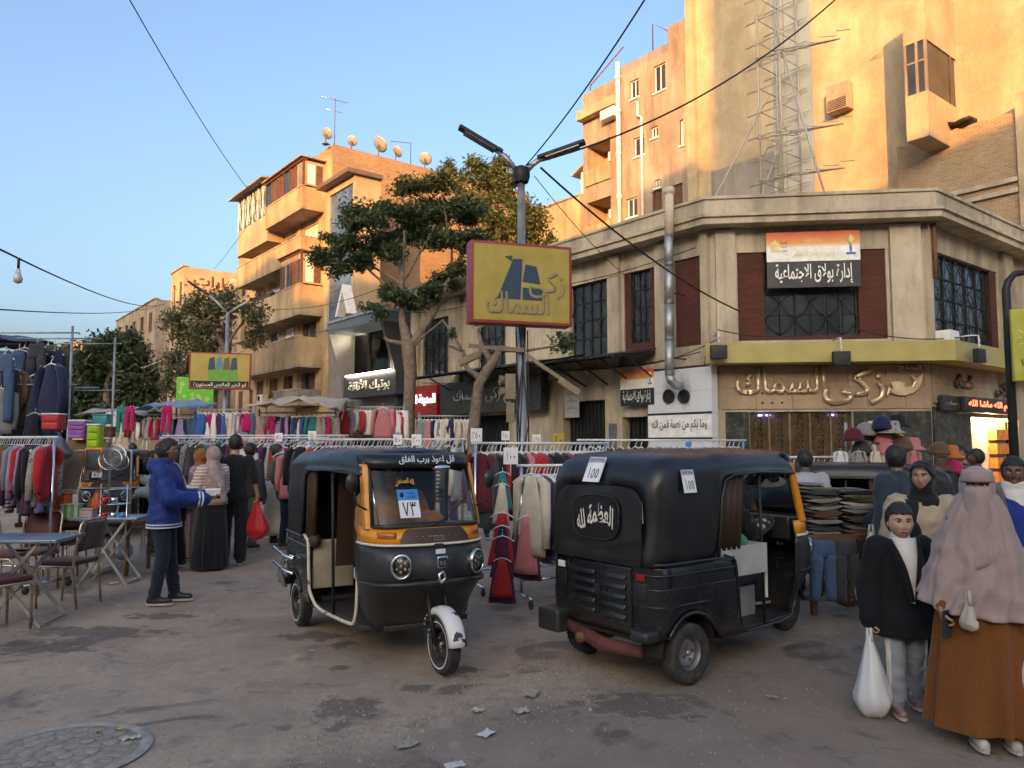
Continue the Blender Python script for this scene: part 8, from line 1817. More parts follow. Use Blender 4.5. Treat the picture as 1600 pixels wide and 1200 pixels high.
for wt, mt, dd, q in ((0.01, M_BRPR, 0.006, 0.012), (0.004, paint('grey_gold_print', (0.30, 0.25, 0.12), 0.5), 0.011, 0.0)):
 lettering('lettering', 'السماك', w*0.62, h*0.27, mt, f, face_M((-0.05*w+q, y-dd, -0.24*h-q), (1, 0, 0)), 0.003, wt); lettering('lettering', 'زكى', w*0.36, h*0.34, mt, f, face_M((0.24*w+q, y-dd, 0.0-q), (1, 0, 0)), 0.003, wt)
lp, zt2 = lamp_post('double lamp post carrying the green and yellow clothing billboard', 350, 25.0, 474, [(-0.7, 0, 0.45), (0.8, 0, 0.25)], 0.1)
r_, f, w, h, y = sign_box('green and yellow clothing billboard with pale lettering along its base', 303, 391, 552, 609, 24.7, R(14), M_YELB, M_REDF, 0.2)
m = MB(); m.box(-w/2+0.06, w/2-0.06, y-0.004, y-0.001, -h/2+0.06, -h*0.28); m.build('base_band', M_TXTK if 'M_TXTK' in globals() else M_IRON, f)
m = MB(); m.prism([(-0.2*w, -0.27*h), (-0.2*w, 0.05*h), (0.28*w, 0.05*h), (0.3*w, -0.27*h)], y-0.004, y-0.001); m.build('print', paint('green_print', (0.12, 0.32, 0.03), 0.5), f)
for q in range(4): m = MB(); m.prism([((-0.2+0.12*q)*w, 0.02*h), ((-0.18+0.12*q)*w, 0.34*h), ((-0.1+0.12*q)*w, 0.38*h), ((-0.08+0.12*q)*w, 0.04*h)], y-0.008, y-0.004); m.build('print', [M_NAVY, paint('teal_print', (0.06, 0.22, 0.26), 0.5), M_BRPR, M_NAVY][q], f)
lettering('lettering', 'ابو الخير للملابس المستوردة', w*0.85, h*0.13, T_TXT, f, face_M((0, y-0.006, -0.385*h), (1, 0, 0)), 0.003, 0.02)
for px, D, yt, lab in ((207, 46.0, 574, 'slim double lamp before the rounded tree'), (134, 53.0, 589, 'slim double lamp left of the rounded tree'), (98, 62.0, 607, 'farthest slim lamp beside the hanging clothes')): lamp_post(lab, px, D, yt, [(-1.1, 0, 0.55), (1.1, 0, 0.35)], 0.07)
# pole with bent arm and yellow sign at the edge of the frame
c = at(1584, 694, 9.6); root = thing('sign_pole', 'thin dark pole with bent top by the lit shop', 'pole', (c.x, 9.6, 0)); zt = at(1584, 440, 9.6).z
m = MB(); m.tube([(0, 0, 0), (0, 0, zt-0.1), (0.03, 0, zt), (0.12, 0, zt+0.1), (0.5, 0, zt+0.16)], [0.06, 0.05, 0.045, 0.04, 0.035], 9); m.build('post', M_IRON, root)
LIME = paint('lime_board', (0.42, 0.42, 0.06), 0.4); r_, f, w, h, y = sign_box('yellow green shop sign cut by the frame on the thin pole', 1576, 1660, 484, 597, 9.45, R(-12), LIME, LIME, 0.06, fw=0.012)
lettering('lettering', 'السماك', w*0.75, h*0.2, M_BRPR, f, face_M((0, y, -0.2*h), (1, 0, 0)), 0.003, 0.02)
m = MB(); m.lathe([(0.0, 0.004), (0.1, 0.004), (0.1, 0.002)], 16, Matrix.Translation((-0.16*w, y, 0.1*h)) @ Matrix.Rotation(R(90), 4, 'X')); [m.prism([(-0.16*w+0.13*math.cos(a-0.08), 0.1*h+0.13*math.sin(a-0.08)), (-0.16*w+0.2*math.cos(a), 0.1*h+0.2*math.sin(a)), (-0.16*w+0.13*math.cos(a+0.08), 0.1*h+0.13*math.sin(a+0.08))], y-0.004, y-0.001) for a in [k*0.52 for k in range(12)]]; m.build('sun_emblem', paint('pale_yellow_print', (0.7, 0.62, 0.2), 0.5), f)
def wire(label, p0, p1, sag, r=0.012):
 p0, p1 = Vector(p0), Vector(p1); o = thing('overhead_wire', label, 'wire', tuple(p0), group='wires over the street'); m = MB(); m.tube([p0.lerp(p1, t/16)-p0-Vector((0, 0, sag*4*(t/16)*(1-t/16))) for t in range(17)], r, 5); m.build('strand', M_IRON, o)
PT = at(822, 258, DP);
wire('wire climbing from the lamp post to the top of the frame', PT, at(1010, -5, 9), 0.1); wire('wire sweeping from the lamp post across the white hoarding', PT, at(1310, -5, 16), 0.5, 0.018)
wire('dark cable falling from the lamp post to the corner wall', at(845, 262, DP), at(1157, 487, 19.2), 0.25, 0.02); wire('thin wire from the lamp post to the low awning', at(835, 275, DP), at(1010, 455, 21), 0.2, 0.008)
wire('wire crossing the open sky above the ochre block', at(200, -5, 14), at(412, 325, 33), 0.3, 0.012); wire('wire from the frame edge to the far blocks', at(-10, 385, 12), at(262, 472, 60), 0.6, 0.018); wire('low wire from the frame edge to the far blocks', at(-10, 483, 14), at(250, 476, 58), 0.3, 0.014)
wire('wire from the ochre block down towards the acacia', at(402, 330, 36), at(335, 420, 50), 0.1); wire('wire across the front of the balconies', at(395, 480, 33), at(640, 430, 27), 0.5, 0.012); wire('second wire across the front of the balconies', at(395, 520, 33), at(700, 470, 24), 0.4, 0.01)
for k, (a, b) in enumerate((((1123, 528), (1315, 530)), ((1330, 540), (1530, 545)))): wire(['slack cable along the yellow fascia by the tiles', 'slack cable along the yellow fascia by the corner'][k], FC.W @ Vector((FC.x(a[0], 0.8), -0.82, 4.5)), (FC.W @ Vector((FC.x(b[0], 0.8), -0.82, 4.5))) if k == 0 else (FR.W @ Vector((FR.x(1530, 0.8), -0.82, 4.4))), 0.2, 0.014)
wire('cable over the door of the white tiled wall', FL.W @ Vector((FL.x(960), -0.3, 3.95)), FC.W @ Vector((0.1, -0.8, 4.3)), 0.25, 0.012)
o = thing('hanging_bulb', 'bulb hanging from the wire at the edge of the sky', 'lamp', tuple(at(28, 432, 12))); m = MB(); m.lathe([(0.0, -0.12), (0.06, -0.09), (0.07, -0.03), (0.04, 0.04), (0.03, 0.12), (0.0, 0.13)], 12); m.build('bulb', paint('bulb_glass', (0.5, 0.5, 0.5), 0.2), o); m = MB(); m.tube([(0, 0, 0.12), (0, 0, 0.3)], 0.02, 6); m.build('socket', M_IRON, o)
for k, (z0, z1, a, b, s) in enumerate(((7.0, 6.9, 0.3, 7.5, 0.2), (6.95, 6.8, 6.0, 14.5, 0.25), (4.1, 4.0, 1.0, 9.0, 0.15), (4.15, 4.05, 8.0, 14.6, 0.22))):
 wire('cable stapled along the long wing, ' + ('high far run', 'high near run', 'low far run', 'low near run')[k], FL.W @ Vector((a, -0.22, z0)), FL.W @ Vector((b, -0.22, z1)), s, 0.014)
# ================================================================ clothing market
PAL = {'black': (0.012, 0.012, 0.014), 'navy': (0.014, 0.02, 0.055), 'maroon': (0.10, 0.012, 0.02), 'red': (0.38, 0.02, 0.02), 'plum': (0.07, 0.02, 0.06), 'grey': (0.2, 0.2, 0.2), 'cream': (0.52, 0.46, 0.37), 'pink': (0.46, 0.16, 0.17), 'olive': (0.075, 0.075, 0.035), 'brown': (0.11, 0.06, 0.035), 'orange': (0.5, 0.13, 0.025), 'white': (0.62, 0.61, 0.58), 'teal': (0.02, 0.15, 0.15), 'blue': (0.02, 0.09, 0.28), 'mustard': (0.4, 0.24, 0.03), 'lilac': (0.26, 0.2, 0.36), 'magenta': (0.38, 0.01, 0.09), 'denim': (0.05, 0.09, 0.16), 'charcoal': (0.04, 0.042, 0.048), 'lime': (0.3, 0.5, 0.03)}
CM = {k: cloth('fabric_'+k, v) for k, v in PAL.items()}
CM['plaid'] = cloth('fabric_plaid', (0.12, 0.015, 0.05), col2=(0.02, 0.01, 0.03), pattern='plaid', pscale=9); CM['striped'] = cloth('fabric_striped', (0.45, 0.4, 0.36), col2=(0.05, 0.06, 0.12), pattern='stripe', pscale=6); CM['patterned'] = cloth('fabric_patterned', (0.3, 0.26, 0.24), col2=(0.08, 0.05, 0.06), pattern='spots', pscale=22)
M_HANG = paint('white_hanger', (0.68, 0.67, 0.64), 0.4)
def garment_mesh(kind, seed, L=0.85, W=0.42):
 """hangs from the origin (rail); width along y, thickness along x"""
 m = MB(); rnd = random.Random(seed); n = 18; so = rnd.uniform(0, 50)
 def body(z0, z1, w0, w1, t0, t1, cy=0.0, nz=8):
  rings = []
  for i in range(nz+1):
   t = i/nz; z = z0+(z1-z0)*t; w = w0+(w1-w0)*min(1, t*1.6 if kind == 'shirt' else t); th = t0+(t1-t0)*min(1, t*2); r_ = []
   for q in range(n):
    a = 2*math.pi*q/n; f = 1+0.35*noise.noise((math.cos(a)*2+so, math.sin(a)*2, t*1.5))*min(1, t*2)
    r_.append((th/2*math.copysign(abs(math.cos(a))**0.8, math.cos(a))*f+0.02*noise.noise((t*3, so, 1))*t, cy+w/2*math.copysign(abs(math.sin(a))**0.9, math.sin(a))*(1+0.1*noise.noise((t*2.5, so, math.copysign(2, math.sin(a))))*t), z+(0.02*noise.noise((a, so, 3)) if i == nz else 0)))
   rings.append(r_)
  m.loft(rings)
 if kind == 'shirt':
  body(-0.09, -L, 0.16, W, 0.05, 0.085)
  for s in (-1, 1): l = L*rnd.uniform(0.72, 0.9); m.tube([(0, s*0.13, -0.115), (0.004, s*W*0.5, -0.17), (0.02*rnd.uniform(-1, 1), s*(W*0.5+0.035), -0.17-l*0.45), (0.03*rnd.uniform(-1, 1), s*(W*0.5+0.03), -0.17-l*0.8)], [0.04, 0.062, 0.052, 0.043], 9)
 elif kind == 'dress': body(-0.09, -L, 0.15, W*1.15, 0.045, 0.12)
 else:
  body(-0.07, -0.32, W*0.8, W*0.95, 0.05, 0.09, nz=4)
  for s in (-1, 1): rings = [[(0.052*(1-0.15*t)*math.cos(2*math.pi*q/12)+0.03*noise.noise((t*3, so, s)), s*(W*0.24+0.03*t)+W*(0.235-0.05*t)*math.sin(2*math.pi*q/12), -0.28-(L-0.28)*t) for q in range(12)] for t in [k/7 for k in range(8)]]; m.loft(rings)
 return m.mesh('garment', CM['black'])
hm = MB(); hm.tube([(0, 0, 0.02), (0.02, 0, 0.035), (0.03, 0, 0.01), (0.01, 0, -0.02), (0, 0, -0.06)], 0.005, 5); hm.tube([(0, -0.2, -0.155), (0, -0.1, -0.095), (0, 0, -0.065), (0, 0.1, -0.095), (0, 0.2, -0.155)], 0.011, 5); HANGER = hm.mesh('hanger', M_HANG)
GM = {k: [garment_mesh(k, 10*i+s, L) for s, L in enumerate(Ls)] for i, (k, Ls) in enumerate((('shirt', (0.72, 0.8, 0.9, 0.78)), ('dress', (1.0, 1.15, 0.9)), ('trousers', (0.95, 1.0))))}
def garment(kind, col, p, rz, label, group, s=1.0, hang=True, v=None):
 me = random.choice(GM[kind]) if v is None else GM[kind][v]; o = bpy.data.objects.new({'shirt': 'hanging_shirt', 'dress': 'hanging_dress', 'trousers': 'hanging_trousers'}[kind], me); COL.objects.link(o); o.location = p; o.rotation_euler = (random.uniform(-0.05, 0.05), random.uniform(-0.03, 0.03), rz); o.scale = (s*random.uniform(0.85, 1.2), s, s*random.uniform(0.94, 1.06)); setmat(o, CM[col]); tag(o, label, 'garment', group)
 if hang: h = bpy.data.objects.new('hanger', HANGER); COL.objects.link(h); h.parent = o
 return o
def rack(label, p0, p1, z, where, cols, step=0.055, kinds=('shirt', 'shirt', 'dress'), legs=True, face=0.0, s=1.0, low=True, fill=1.0):
 p0, p1 = Vector(p0), Vector(p1); d = (p1-p0); L = d.length; d.normalize(); a = math.atan2(d.y, d.x); root = thing('clothes_rack', label, 'clothes rack', (p0.x, p0.y, 0), a, 'clothes racks')
 m = MB(); m.tube([(-0.05, 0, z), (L+0.05, 0, z)], 0.016, 7); m.build('rail', M_HANG, root)
 if legs:
  for x in (0.0, L):
   m = MB(); m.tube([(x, 0, z), (x, 0, 0.1)], 0.018, 7); m.tube([(x, -0.3, 0.1), (x, 0.3, 0.1)], 0.018, 7); m.build('upright', T_CHROME, root)
   for y in (-0.28, 0.28): m = MB(); m.lathe([(0.0, -0.015), (0.04, -0.015), (0.045, 0), (0.04, 0.015), (0, 0.015)], 10, Matrix.Translation((x, y, 0.045)) @ Matrix.Rotation(R(90), 4, 'Y')); m.build('caster', T_RUBBER, root)
  if low: m = MB(); m.tube([(0, 0, 0.25), (L, 0, 0.25)], 0.014, 6); m.build('lower_rail', T_CHROME, root)
 x = 0.06;
 while x < L-0.03:
  if random.random() < fill:
   c = random.choice(cols); k = random.choice(kinds); nm = {'shirt': 'top', 'dress': 'long garment', 'trousers': 'trousers'}[k]
   garment(k, c, (p0.x+d.x*x, p0.y+d.y*x, z-0.03), a+random.uniform(-0.25, 0.25)+face, '%s %s hanging %s' % (c, nm, where), 'clothes hanging '+where, s)
  x += step*random.uniform(0.7, 1.35)
 return root
def card(text, p, w, h, rz, col=T_WHITE, ink=T_RED, lab='on the rail'):
 r_ = thing('price_card', '%s price card %s' % ('yellow' if col is not T_WHITE else 'white', lab), 'price card', p, rz, 'price cards'); m = MB(); m.box(-w/2, w/2, -0.004, 0.004, 0, h); m.build('card_face', col, r_); lettering('lettering', text, w*0.75, h*0.5, ink, r_, face_M((0, -0.0045, h*0.5), (1, 0, 0)), 0.001, 0.03); m = MB(); m.tube([(0, 0.01, -0.12), (0, 0.01, h*0.6)], 0.006, 5); m.build('stick', M_HANG, r_)
DK = ['striped', 'black', 'navy', 'maroon', 'plum', 'grey', 'charcoal', 'brown', 'cream', 'patterned', 'red', 'olive', 'teal']
rack('white rail packed with dark scarves and tops at the edge of the frame', (-7.2, 9.6, 0), (-5.35, 9.0, 0), 1.76, 'on the rail behind the cafe tables', ['navy', 'black', 'maroon', 'plum', 'lilac', 'charcoal', 'red', 'brown', 'grey', 'patterned', 'striped'], 0.034, ('shirt', 'trousers', 'shirt'), face=0.25, s=0.85)
rack('long rail of mixed clothes running behind the standing crowd', (-6.9, 15.2, 0), (-3.5, 14.5, 0), 1.80, 'on the long rail behind the crowd', DK+['pink', 'blue', 'white'], 0.075, ('shirt', 'dress', 'shirt', 'trousers'))
rack('second long rail just behind the first, over the crowd', (-7.4, 16.4, 0), (-3.4, 15.7, 0), 1.86, 'on the rear rail behind the crowd', DK+['white', 'pink'], 0.12, fill=0.8)
rack('white rail of hangers behind the facing three wheeler', (-3.0, 11.6, 0), (-0.7, 11.0, 0), 1.75, 'on the rail behind the facing three wheeler', DK+['white'], 0.06)
rack('chrome rail of bright padded jackets beside the facing three wheeler', (-0.42, 8.9, 0), (1.15, 9.5, 0), 1.69, 'on the jacket rail between the three wheelers', ['black', 'red', 'pink', 'mustard', 'maroon', 'orange', 'black', 'olive', 'plum', 'red', 'charcoal', 'brown'], 0.058, ('shirt',), face=0.3)
rack('white topped rail of knitwear between the three wheelers', (0.10, 8.25, 0), (0.95, 8.55, 0), 1.45, 'on the low knitwear rail between the three wheelers', ['lilac', 'plum', 'maroon', 'navy', 'black', 'charcoal', 'brown', 'maroon', 'plum'], 0.045, ('shirt', 'dress'), face=0.25)
rack('rail of coats seen through the open side of the rear facing three wheeler', (2.1, 9.1, 0), (4.3, 9.6, 0), 1.52, 'on the coat rail behind the rear facing three wheeler', ['brown', 'grey', 'maroon', 'charcoal', 'plum', 'black', 'olive', 'cream'], 0.075, face=0.4)
rack('rail of dark tops beyond the roof of the rear facing three wheeler', (1.0, 11.3, 0), (3.6, 12.0, 0), 1.74, 'on the far rail behind the rear facing three wheeler', DK+['white', 'pink'], 0.10)
for tx, px, py, D, w, col in (('٢٥٠', 745, 690, 8.8, 0.13, T_WHITE), ('١٠٠', 798, 725, 8.1, 0.15, T_WHITE), ('٢٥٠', 790, 688, 11.5, 0.12, T_WHITE), ('١٢٥', 838, 694, 11.0, 0.12, T_WHITE), ('٤٠', 872, 697, 11.0, 0.16, M_YELB), ('٥٠', 623, 695, 11.3, 0.13, T_WHITE), ('٣٠٠', 652, 696, 11.2, 0.14, T_WHITE), ('٨٠', 438, 690, 14.6, 0.14, T_WHITE), ('١٥٠', 490, 688, 14.4, 0.15, T_WHITE), ('٥٠', 372, 690, 14.7, 0.13, T_WHITE)):
 c = at(px, py, D); card(tx, (c.x, D-0.1, c.z), w, w*1.15, 0.1*random.uniform(-1, 1), col, lab={745: 'beside the mirror of the facing three wheeler', 798: 'low on the knitwear rail', 790: 'behind the coats left of the lamp post', 838: 'right of the lamp post', 872: 'farthest right of the lamp post', 623: 'over the roof of the facing three wheeler, left one', 652: 'over the roof of the facing three wheeler, right one', 438: 'on the long rail behind the black jacket', 490: 'at the end of the long rail', 372: 'on the long rail above the tall man'}[px])
# end of the knitwear rail: ladder of hangers with skirts
G_ = 'clothes on the hanger ladder between the three wheelers'
for k, (z, c, kd, s) in enumerate(((1.42, 'teal', 'dress', 0.42), (1.30, 'cream', 'dress', 0.4), (1.02, 'red', 'dress', 0.62), (0.88, 'navy', 'dress', 0.55), (0.78, 'plaid', 'dress', 0.62), (0.55, 'red', 'dress', 0.48))):
 garment(kd, c, (-0.10, 8.12-0.025*k, z), R(80), '%s skirt on step %d of the white hanger ladder beside the headlight' % (c, k+1), G_, s, v=k % 3)
garment('shirt', 'cream', (0.20, 8.1, 1.44), R(40), 'cream cardigan hung facing out at the end of the knitwear rail', G_, 1.0, v=2); garment('dress', 'pink', (0.16, 8.1, 0.98), R(70), 'fringed pink shawl under the cream cardigan', G_, 0.6)
for px, py, D, c, k, lab in ((458, 700, 12.4, 'pink', 'shirt', 'pink padded jacket hung facing out by the three wheeler hood'), (425, 745, 13.0, 'cream', 'dress', 'long cream dress hung facing out on the long rail'), (442, 700, 13.1, 'blue', 'dress', 'bright blue dress on the long rail'), (382, 696, 14.3, 'cream', 'shirt', 'cream printed top hung facing out above the crowd'), (470, 690, 12.2, 'black', 'shirt', 'black jacket hung beside the three wheeler hood'), (443, 692, 13.4, 'red', 'shirt', 'red hooded top on the long rail')):
 c_ = at(px, py, D); garment(k, c, (c_.x, D, c_.z), R(80), lab, 'clothes hung facing out along the long rail')
# ---- high stall of hung clothes at the left edge
root = thing('stall_frame', 'tall pipe frame of the clothes stall at the edge of the frame', 'stall frame', (-7.1, 11.0, 0)); ztop = at(50, 520, 11).z
for x in (-1.2, 0.75):
 for y in (0, 1.2): m = MB(); m.tube([(x, y, 0), (x, y, ztop+0.1)], 0.018, 7); m.build('upright', M_STEEL, root)
for z in (ztop, ztop-0.75):
 for y in (0, 0.6, 1.2): m = MB(); m.tube([(-1.4, y, z), (0.85, y, z)], 0.012, 6); m.build('crossbar', M_STEEL, root)
m = MB(); rings = [[(-1.5+1.35*i/8, 0.5+0.9*j/5, ztop+0.02+0.1*math.sin(j*0.8)-0.1*(i/8)**2+0.08*noise.noise((i*0.7, j, 2))) for j in range(6)] for i in range(9)]; m.loft(rings, False, False, False); t_ = m.build('tarp', cloth('dark_tarp', (0.03, 0.05, 0.11)), root, fix=False)
tg = 'clothes hung high on the stall at the edge of the frame'
for k, (px, py, c, kd, s) in enumerate(((8, 545, 'denim', 'trousers', 1.05), (22, 570, 'brown', 'shirt', 0.85), (30, 590, 'olive', 'shirt', 0.9), (58, 530, 'charcoal', 'trousers', 0.85), (68, 545, 'black', 'shirt', 1.0), (80, 560, 'navy', 'shirt', 1.1), (78, 598, 'brown', 'shirt', 0.7), (82, 622, 'denim', 'shirt', 0.6), (45, 610, 'navy', 'shirt', 0.9), (10, 620, 'navy', 'trousers', 0.8), (55, 640, 'black', 'dress', 0.6), (62, 575, 'navy', 'dress', 1.0), (35, 640, 'charcoal', 'shirt', 0.7), (-15, 560, 'denim', 'shirt', 1.0), (90, 585, 'charcoal', 'shirt', 0.9), (2, 600, 'grey', 'shirt', 0.9))):
 c_ = at(px, py, 10.9+0.12*(k % 5)); garment(kd, c, tuple(c_), R(80+random.uniform(-15, 15)), '%s %s hung high at the left stall, piece %s' % (c, {'shirt': 'shirt', 'dress': 'dress', 'trousers': 'trousers'}[kd], 'first second third fourth fifth sixth seventh eighth ninth tenth eleventh twelfth thirteenth fourteenth fifteenth sixteenth'.split()[k]), tg, s)
for k in range(46):
 px = -40+134*random.random(); py = 540+ (k%3)*48+random.uniform(-8,8); c = random.choice(['navy', 'denim', 'charcoal', 'black', 'brown', 'grey', 'navy', 'olive']); c_ = at(px, py, 11.3+0.9*random.random()); garment(random.choice(('shirt', 'shirt', 'trousers')), c, tuple(c_), R(80+random.uniform(-30, 30)), '%s garment deep in the high stall, %s row' % (c, ('top', 'middle', 'lower')[k % 3]), tg, 0.85)
# ---- stalls further up the street
fg = 'clothes on the far stalls up the street'
for px, py, D, c, k, s, lab in ((262, 630, 20, 'magenta', 'trousers', 0.75, 'magenta wide trousers hung high over the far stalls'), (204, 632, 20.5, 'magenta', 'trousers', 0.72, 'magenta track trousers beside dark green ones'), (190, 632, 20.6, 'teal', 'trousers', 0.72, 'dark green track trousers beside magenta ones'), (598, 632, 18, 'pink', 'shirt', 1.0, 'big salmon pink shirt hung before the boutique'), (175, 640, 22, 'white', 'shirt', 0.7, 'pale child top hung by the far lamp')): c_ = at(px, py, D); garment(k, c, tuple(c_), R(82), lab, fg, s)
def far_stall(label, x0, x1, y0, D, cols, n, tarp=None):
 A_, B_ = at(x0, y0, D), at(x1, y0, D); root = thing('market_stall', label, 'market stall', (A_.x, D, 0), group='market stalls up the street'); W = B_.x-A_.x; z = A_.z
 for x in (0, W): m = MB(); m.tube([(x, 0, 0), (x, 0, z+0.1)], 0.035, 6); m.build('upright', M_STEEL, root)
 m = MB(); m.tube([(0, 0, z), (W, 0, z)], 0.025, 6); m.build('rail', M_STEEL, root); m = MB(); m.box(0, W, 0.4, 1.4, 0, 0.9); m.build('table', M_WOODB, root)
 if tarp:
  rings = [[(-0.2+(W+0.4)*i/10, -0.8+2.4*j/6, z+0.25+0.3*(j/6)+0.22*noise.noise((i*0.6, j*0.5, x0))-0.25*abs(i/5-1)**2*0.5) for j in range(7)] for i in range(11)]; m = MB(); m.loft(rings, False, False, False); t_ = m.build('tarp', tarp, root, fix=False); sd = t_.modifiers.new('s', 'SOLIDIFY'); sd.thickness = 0.015
 for k in range(n):
  c = random.choice(cols); kd = random.choice(('shirt', 'shirt', 'dress', 'trousers')); garment(kd, c, (A_.x+W*(k+0.5)/n, D-0.05, z-0.04-0.5*(k % 2)*0), R(80+random.uniform(-40, 40)), '%s garment on %s' % (c, label.split(' with ')[0].replace('far ', 'the far ')), fg, 0.9)
PB = ['striped', 'patterned', 'pink', 'white', 'denim', 'navy', 'red', 'cream', 'lilac', 'black', 'teal', 'magenta', 'plum', 'blue', 'patterned', 'mustard']
TARP = cloth('beige_tarp', (0.36, 0.31, 0.25)); far_stall('far stall beside the billboard post with a beige tarp', 405, 525, 645, 22, PB, 16, TARP); far_stall('far stall before the shutters with denim', 310, 398, 640, 24, PB, 12); far_stall('far stall under the acacia with pale tops', 232, 305, 648, 26, PB, 12, cloth('blue_tarp', (0.1, 0.2, 0.35))); far_stall('far stall by the rounded tree with small clothes', 140, 225, 655, 30, PB, 12, cloth('grey_tarp', (0.25, 0.24, 0.22))); far_stall('far stall at the boutique door with coats', 540, 632, 636, 23, ['black', 'red', 'grey', 'lilac', 'brown', 'cream', 'white', 'olive'], 18); far_stall('far stall by the red sign with pale trousers', 655, 735, 650, 22, ['cream', 'white', 'grey', 'charcoal', 'navy', 'pink'], 14)
m = MB(); far = thing('shop_board', 'bright green printed shop board behind the acacia', 'sign', tuple(at(305, 612, 31))); m.bbox(-0.75, 0.75, -0.05, 0.05, -0.55, 0.6, 0.02); m.build('board', cloth('green_board', (0.12, 0.42, 0.06), col2=(0.35, 0.5, 0.15), pattern='spots', pscale=3), far)
# ================================================================ cafe tables and chairs
C_MAR = cloth('maroon_vinyl', (0.09, 0.022, 0.022), 0.5); M_TUBE = paint('worn_chrome_tube', (0.5, 0.38, 0.28), 0.3, 0.85, 0.25, 9); M_TOP = paint('blue_grey_tin', (0.25, 0.32, 0.40), 0.3, 0.6, 0.12, 3, dirt=(0.2, 0.17, 0.14)); C_RIB = cloth('ribbed_dark_vinyl', (0.05, 0.035, 0.03), 0.5, col2=(0.10, 0.06, 0.05), pattern='stripe', pscale=16)
def chair(label, p, rz, back=None):
 """faces +x"""
 r_ = thing('cafe_chair', label, 'chair', (p[0], p[1], 0), rz, 'chairs at the cafe tables'); m = MB(); m.bbox(-0.2, 0.21, -0.2, 0.2, 0.43, 0.48, 0.018); m.build('seat', C_MAR, r_)
 m = MB(); rings = [[(-0.2-0.06*t-0.015*math.cos(q*math.pi), y, 0.58+0.29*t) for q, y in ((0, -0.19), (0.5, -0.1), (1, 0), (0.5, 0.1), (0, 0.19))] for t in [k/5 for k in range(6)]]; m.loft(rings, False, False, False); b = m.build('backrest', back or C_MAR, r_, fix=False); sd = b.modifiers.new('s', 'SOLIDIFY'); sd.thickness = 0.025
 for s in (-1, 1): m = MB(); m.tube([(0.2, s*0.2, 0.0), (0.2, s*0.21, 0.38), (0.16, s*0.21, 0.425), (-0.2, s*0.21, 0.42)], 0.013, 7); m.build('leg', M_TUBE, r_)
 for s in (-1, 1): m = MB(); m.tube([(-0.24, s*0.2, 0.0), (-0.19, s*0.21, 0.42), (-0.21, s*0.21, 0.6), (-0.26, s*0.21, 0.85), (-0.268, s*0.18, 0.89), (-0.27, 0.0, 0.895)], 0.013, 7); m.build('leg', M_TUBE, r_)
def table(label, p, rz, L=0.95, W=0.62, h=0.80):
 r_ = thing('cafe_table', label, 'table', (p[0], p[1], 0), rz, 'folding cafe tables'); m = MB(); m.bbox(-L/2, L/2, -W/2, W/2, h-0.03, h, 0.006); m.build('tabletop', M_TOP, r_)
 for s in (-1, 1):
  for a, b in ((-0.36, 0.36), (0.36, -0.36)): m = MB(); m.beam((a*L, s*(W/2-0.08+(0.02 if a > 0 else 0)), 0.0), (b*L*0.85, s*(W/2-0.08+(0.02 if a > 0 else 0)), h-0.03), 0.028); m.build('leg', M_STEEL, r_)
 m = MB(); m.beam((0.36*L, -W/2+0.1, 0.02), (0.36*L, W/2-0.1, 0.02), 0.02); m.build('stretcher', M_STEEL, r_)
q = gp(28, 978); table('tin topped folding table nearest the viewer at the cafe', (q.x-0.12, q.y+0.15), R(6)); q = gp(165, 912); table('tin topped folding table beside the household stall', (q.x+0.0, q.y+0.1), R(4), 0.8, 0.55)
for px, py, rz, lab, b in ((105, 945, 175, 'chair with ribbed dark back between the two cafe tables', C_RIB), (45, 925, -85, 'chair with maroon back behind the nearest cafe table', None), (82, 905, -80, 'chair with dark back half hidden behind the ribbed one', None), (-8, 985, 60, 'chair cut by the frame at the nearest cafe table', None), (140, 890, -95, 'chair pushed under the far cafe table', C_RIB), (8, 930, 0, 'chair seat at the edge of the frame', None)):
 q = gp(px, py); chair(lab, (q.x, q.y), R(rz), b)
# ================================================================ household stall
def crate_box(label, px, py, D, w, h, d, mat_, name='storage_box', rz=0.1, drawers=0, zc=None):
 c = at(px, py, D); r_ = thing(name, label, 'box', (c.x, D, c.z-h/2), rz, 'goods on the household stall'); m = MB(); m.bbox(-w/2, w/2, -d/2, d/2, 0, h, 0.015); m.build('shell', mat_, r_)
 for k in range(drawers): m = MB(); m.bbox(-w/2+0.015, w/2-0.015, -d/2-0.012, -d/2, h*(k+0.08)/drawers, h*(k+0.92)/drawers, 0.006); m.build('drawer', mat_, r_)
 m = MB(); m.bbox(-w/2-0.008, w/2+0.008, -d/2-0.008, d/2+0.008, h, h+0.02, 0.006); m.build('lid', T_WHITE if drawers else mat_, r_); return r_
HS = 9.9; pl = lambda n, c, r=0.35: paint('plastic_'+n, c, r)
st = thing('market_barrow', 'loaded barrow of household goods behind the cafe', 'barrow', (at(140, 694, HS+0.3).x, HS+0.4, 0)); m = MB(); m.bbox(-0.75, 0.75, -0.4, 0.4, 0.62, 0.68, 0.01); m.build('deck', M_WOODB, st)
for x in (-0.65, 0.65): m = MB(); m.tube([(x, -0.3, 0), (x, -0.3, 0.62)], 0.025, 6); m.tube([(x, 0.3, 0), (x, 0.3, 0.62)], 0.025, 6); m.build('leg', M_RUST, st)
m = MB(); m.tube([(-0.7, -0.38, 0.68), (-0.7, -0.38, 1.6), (0.7, -0.38, 1.6), (0.7, -0.38, 0.68)], 0.018, 6); m.build('frame', M_STEEL, st)
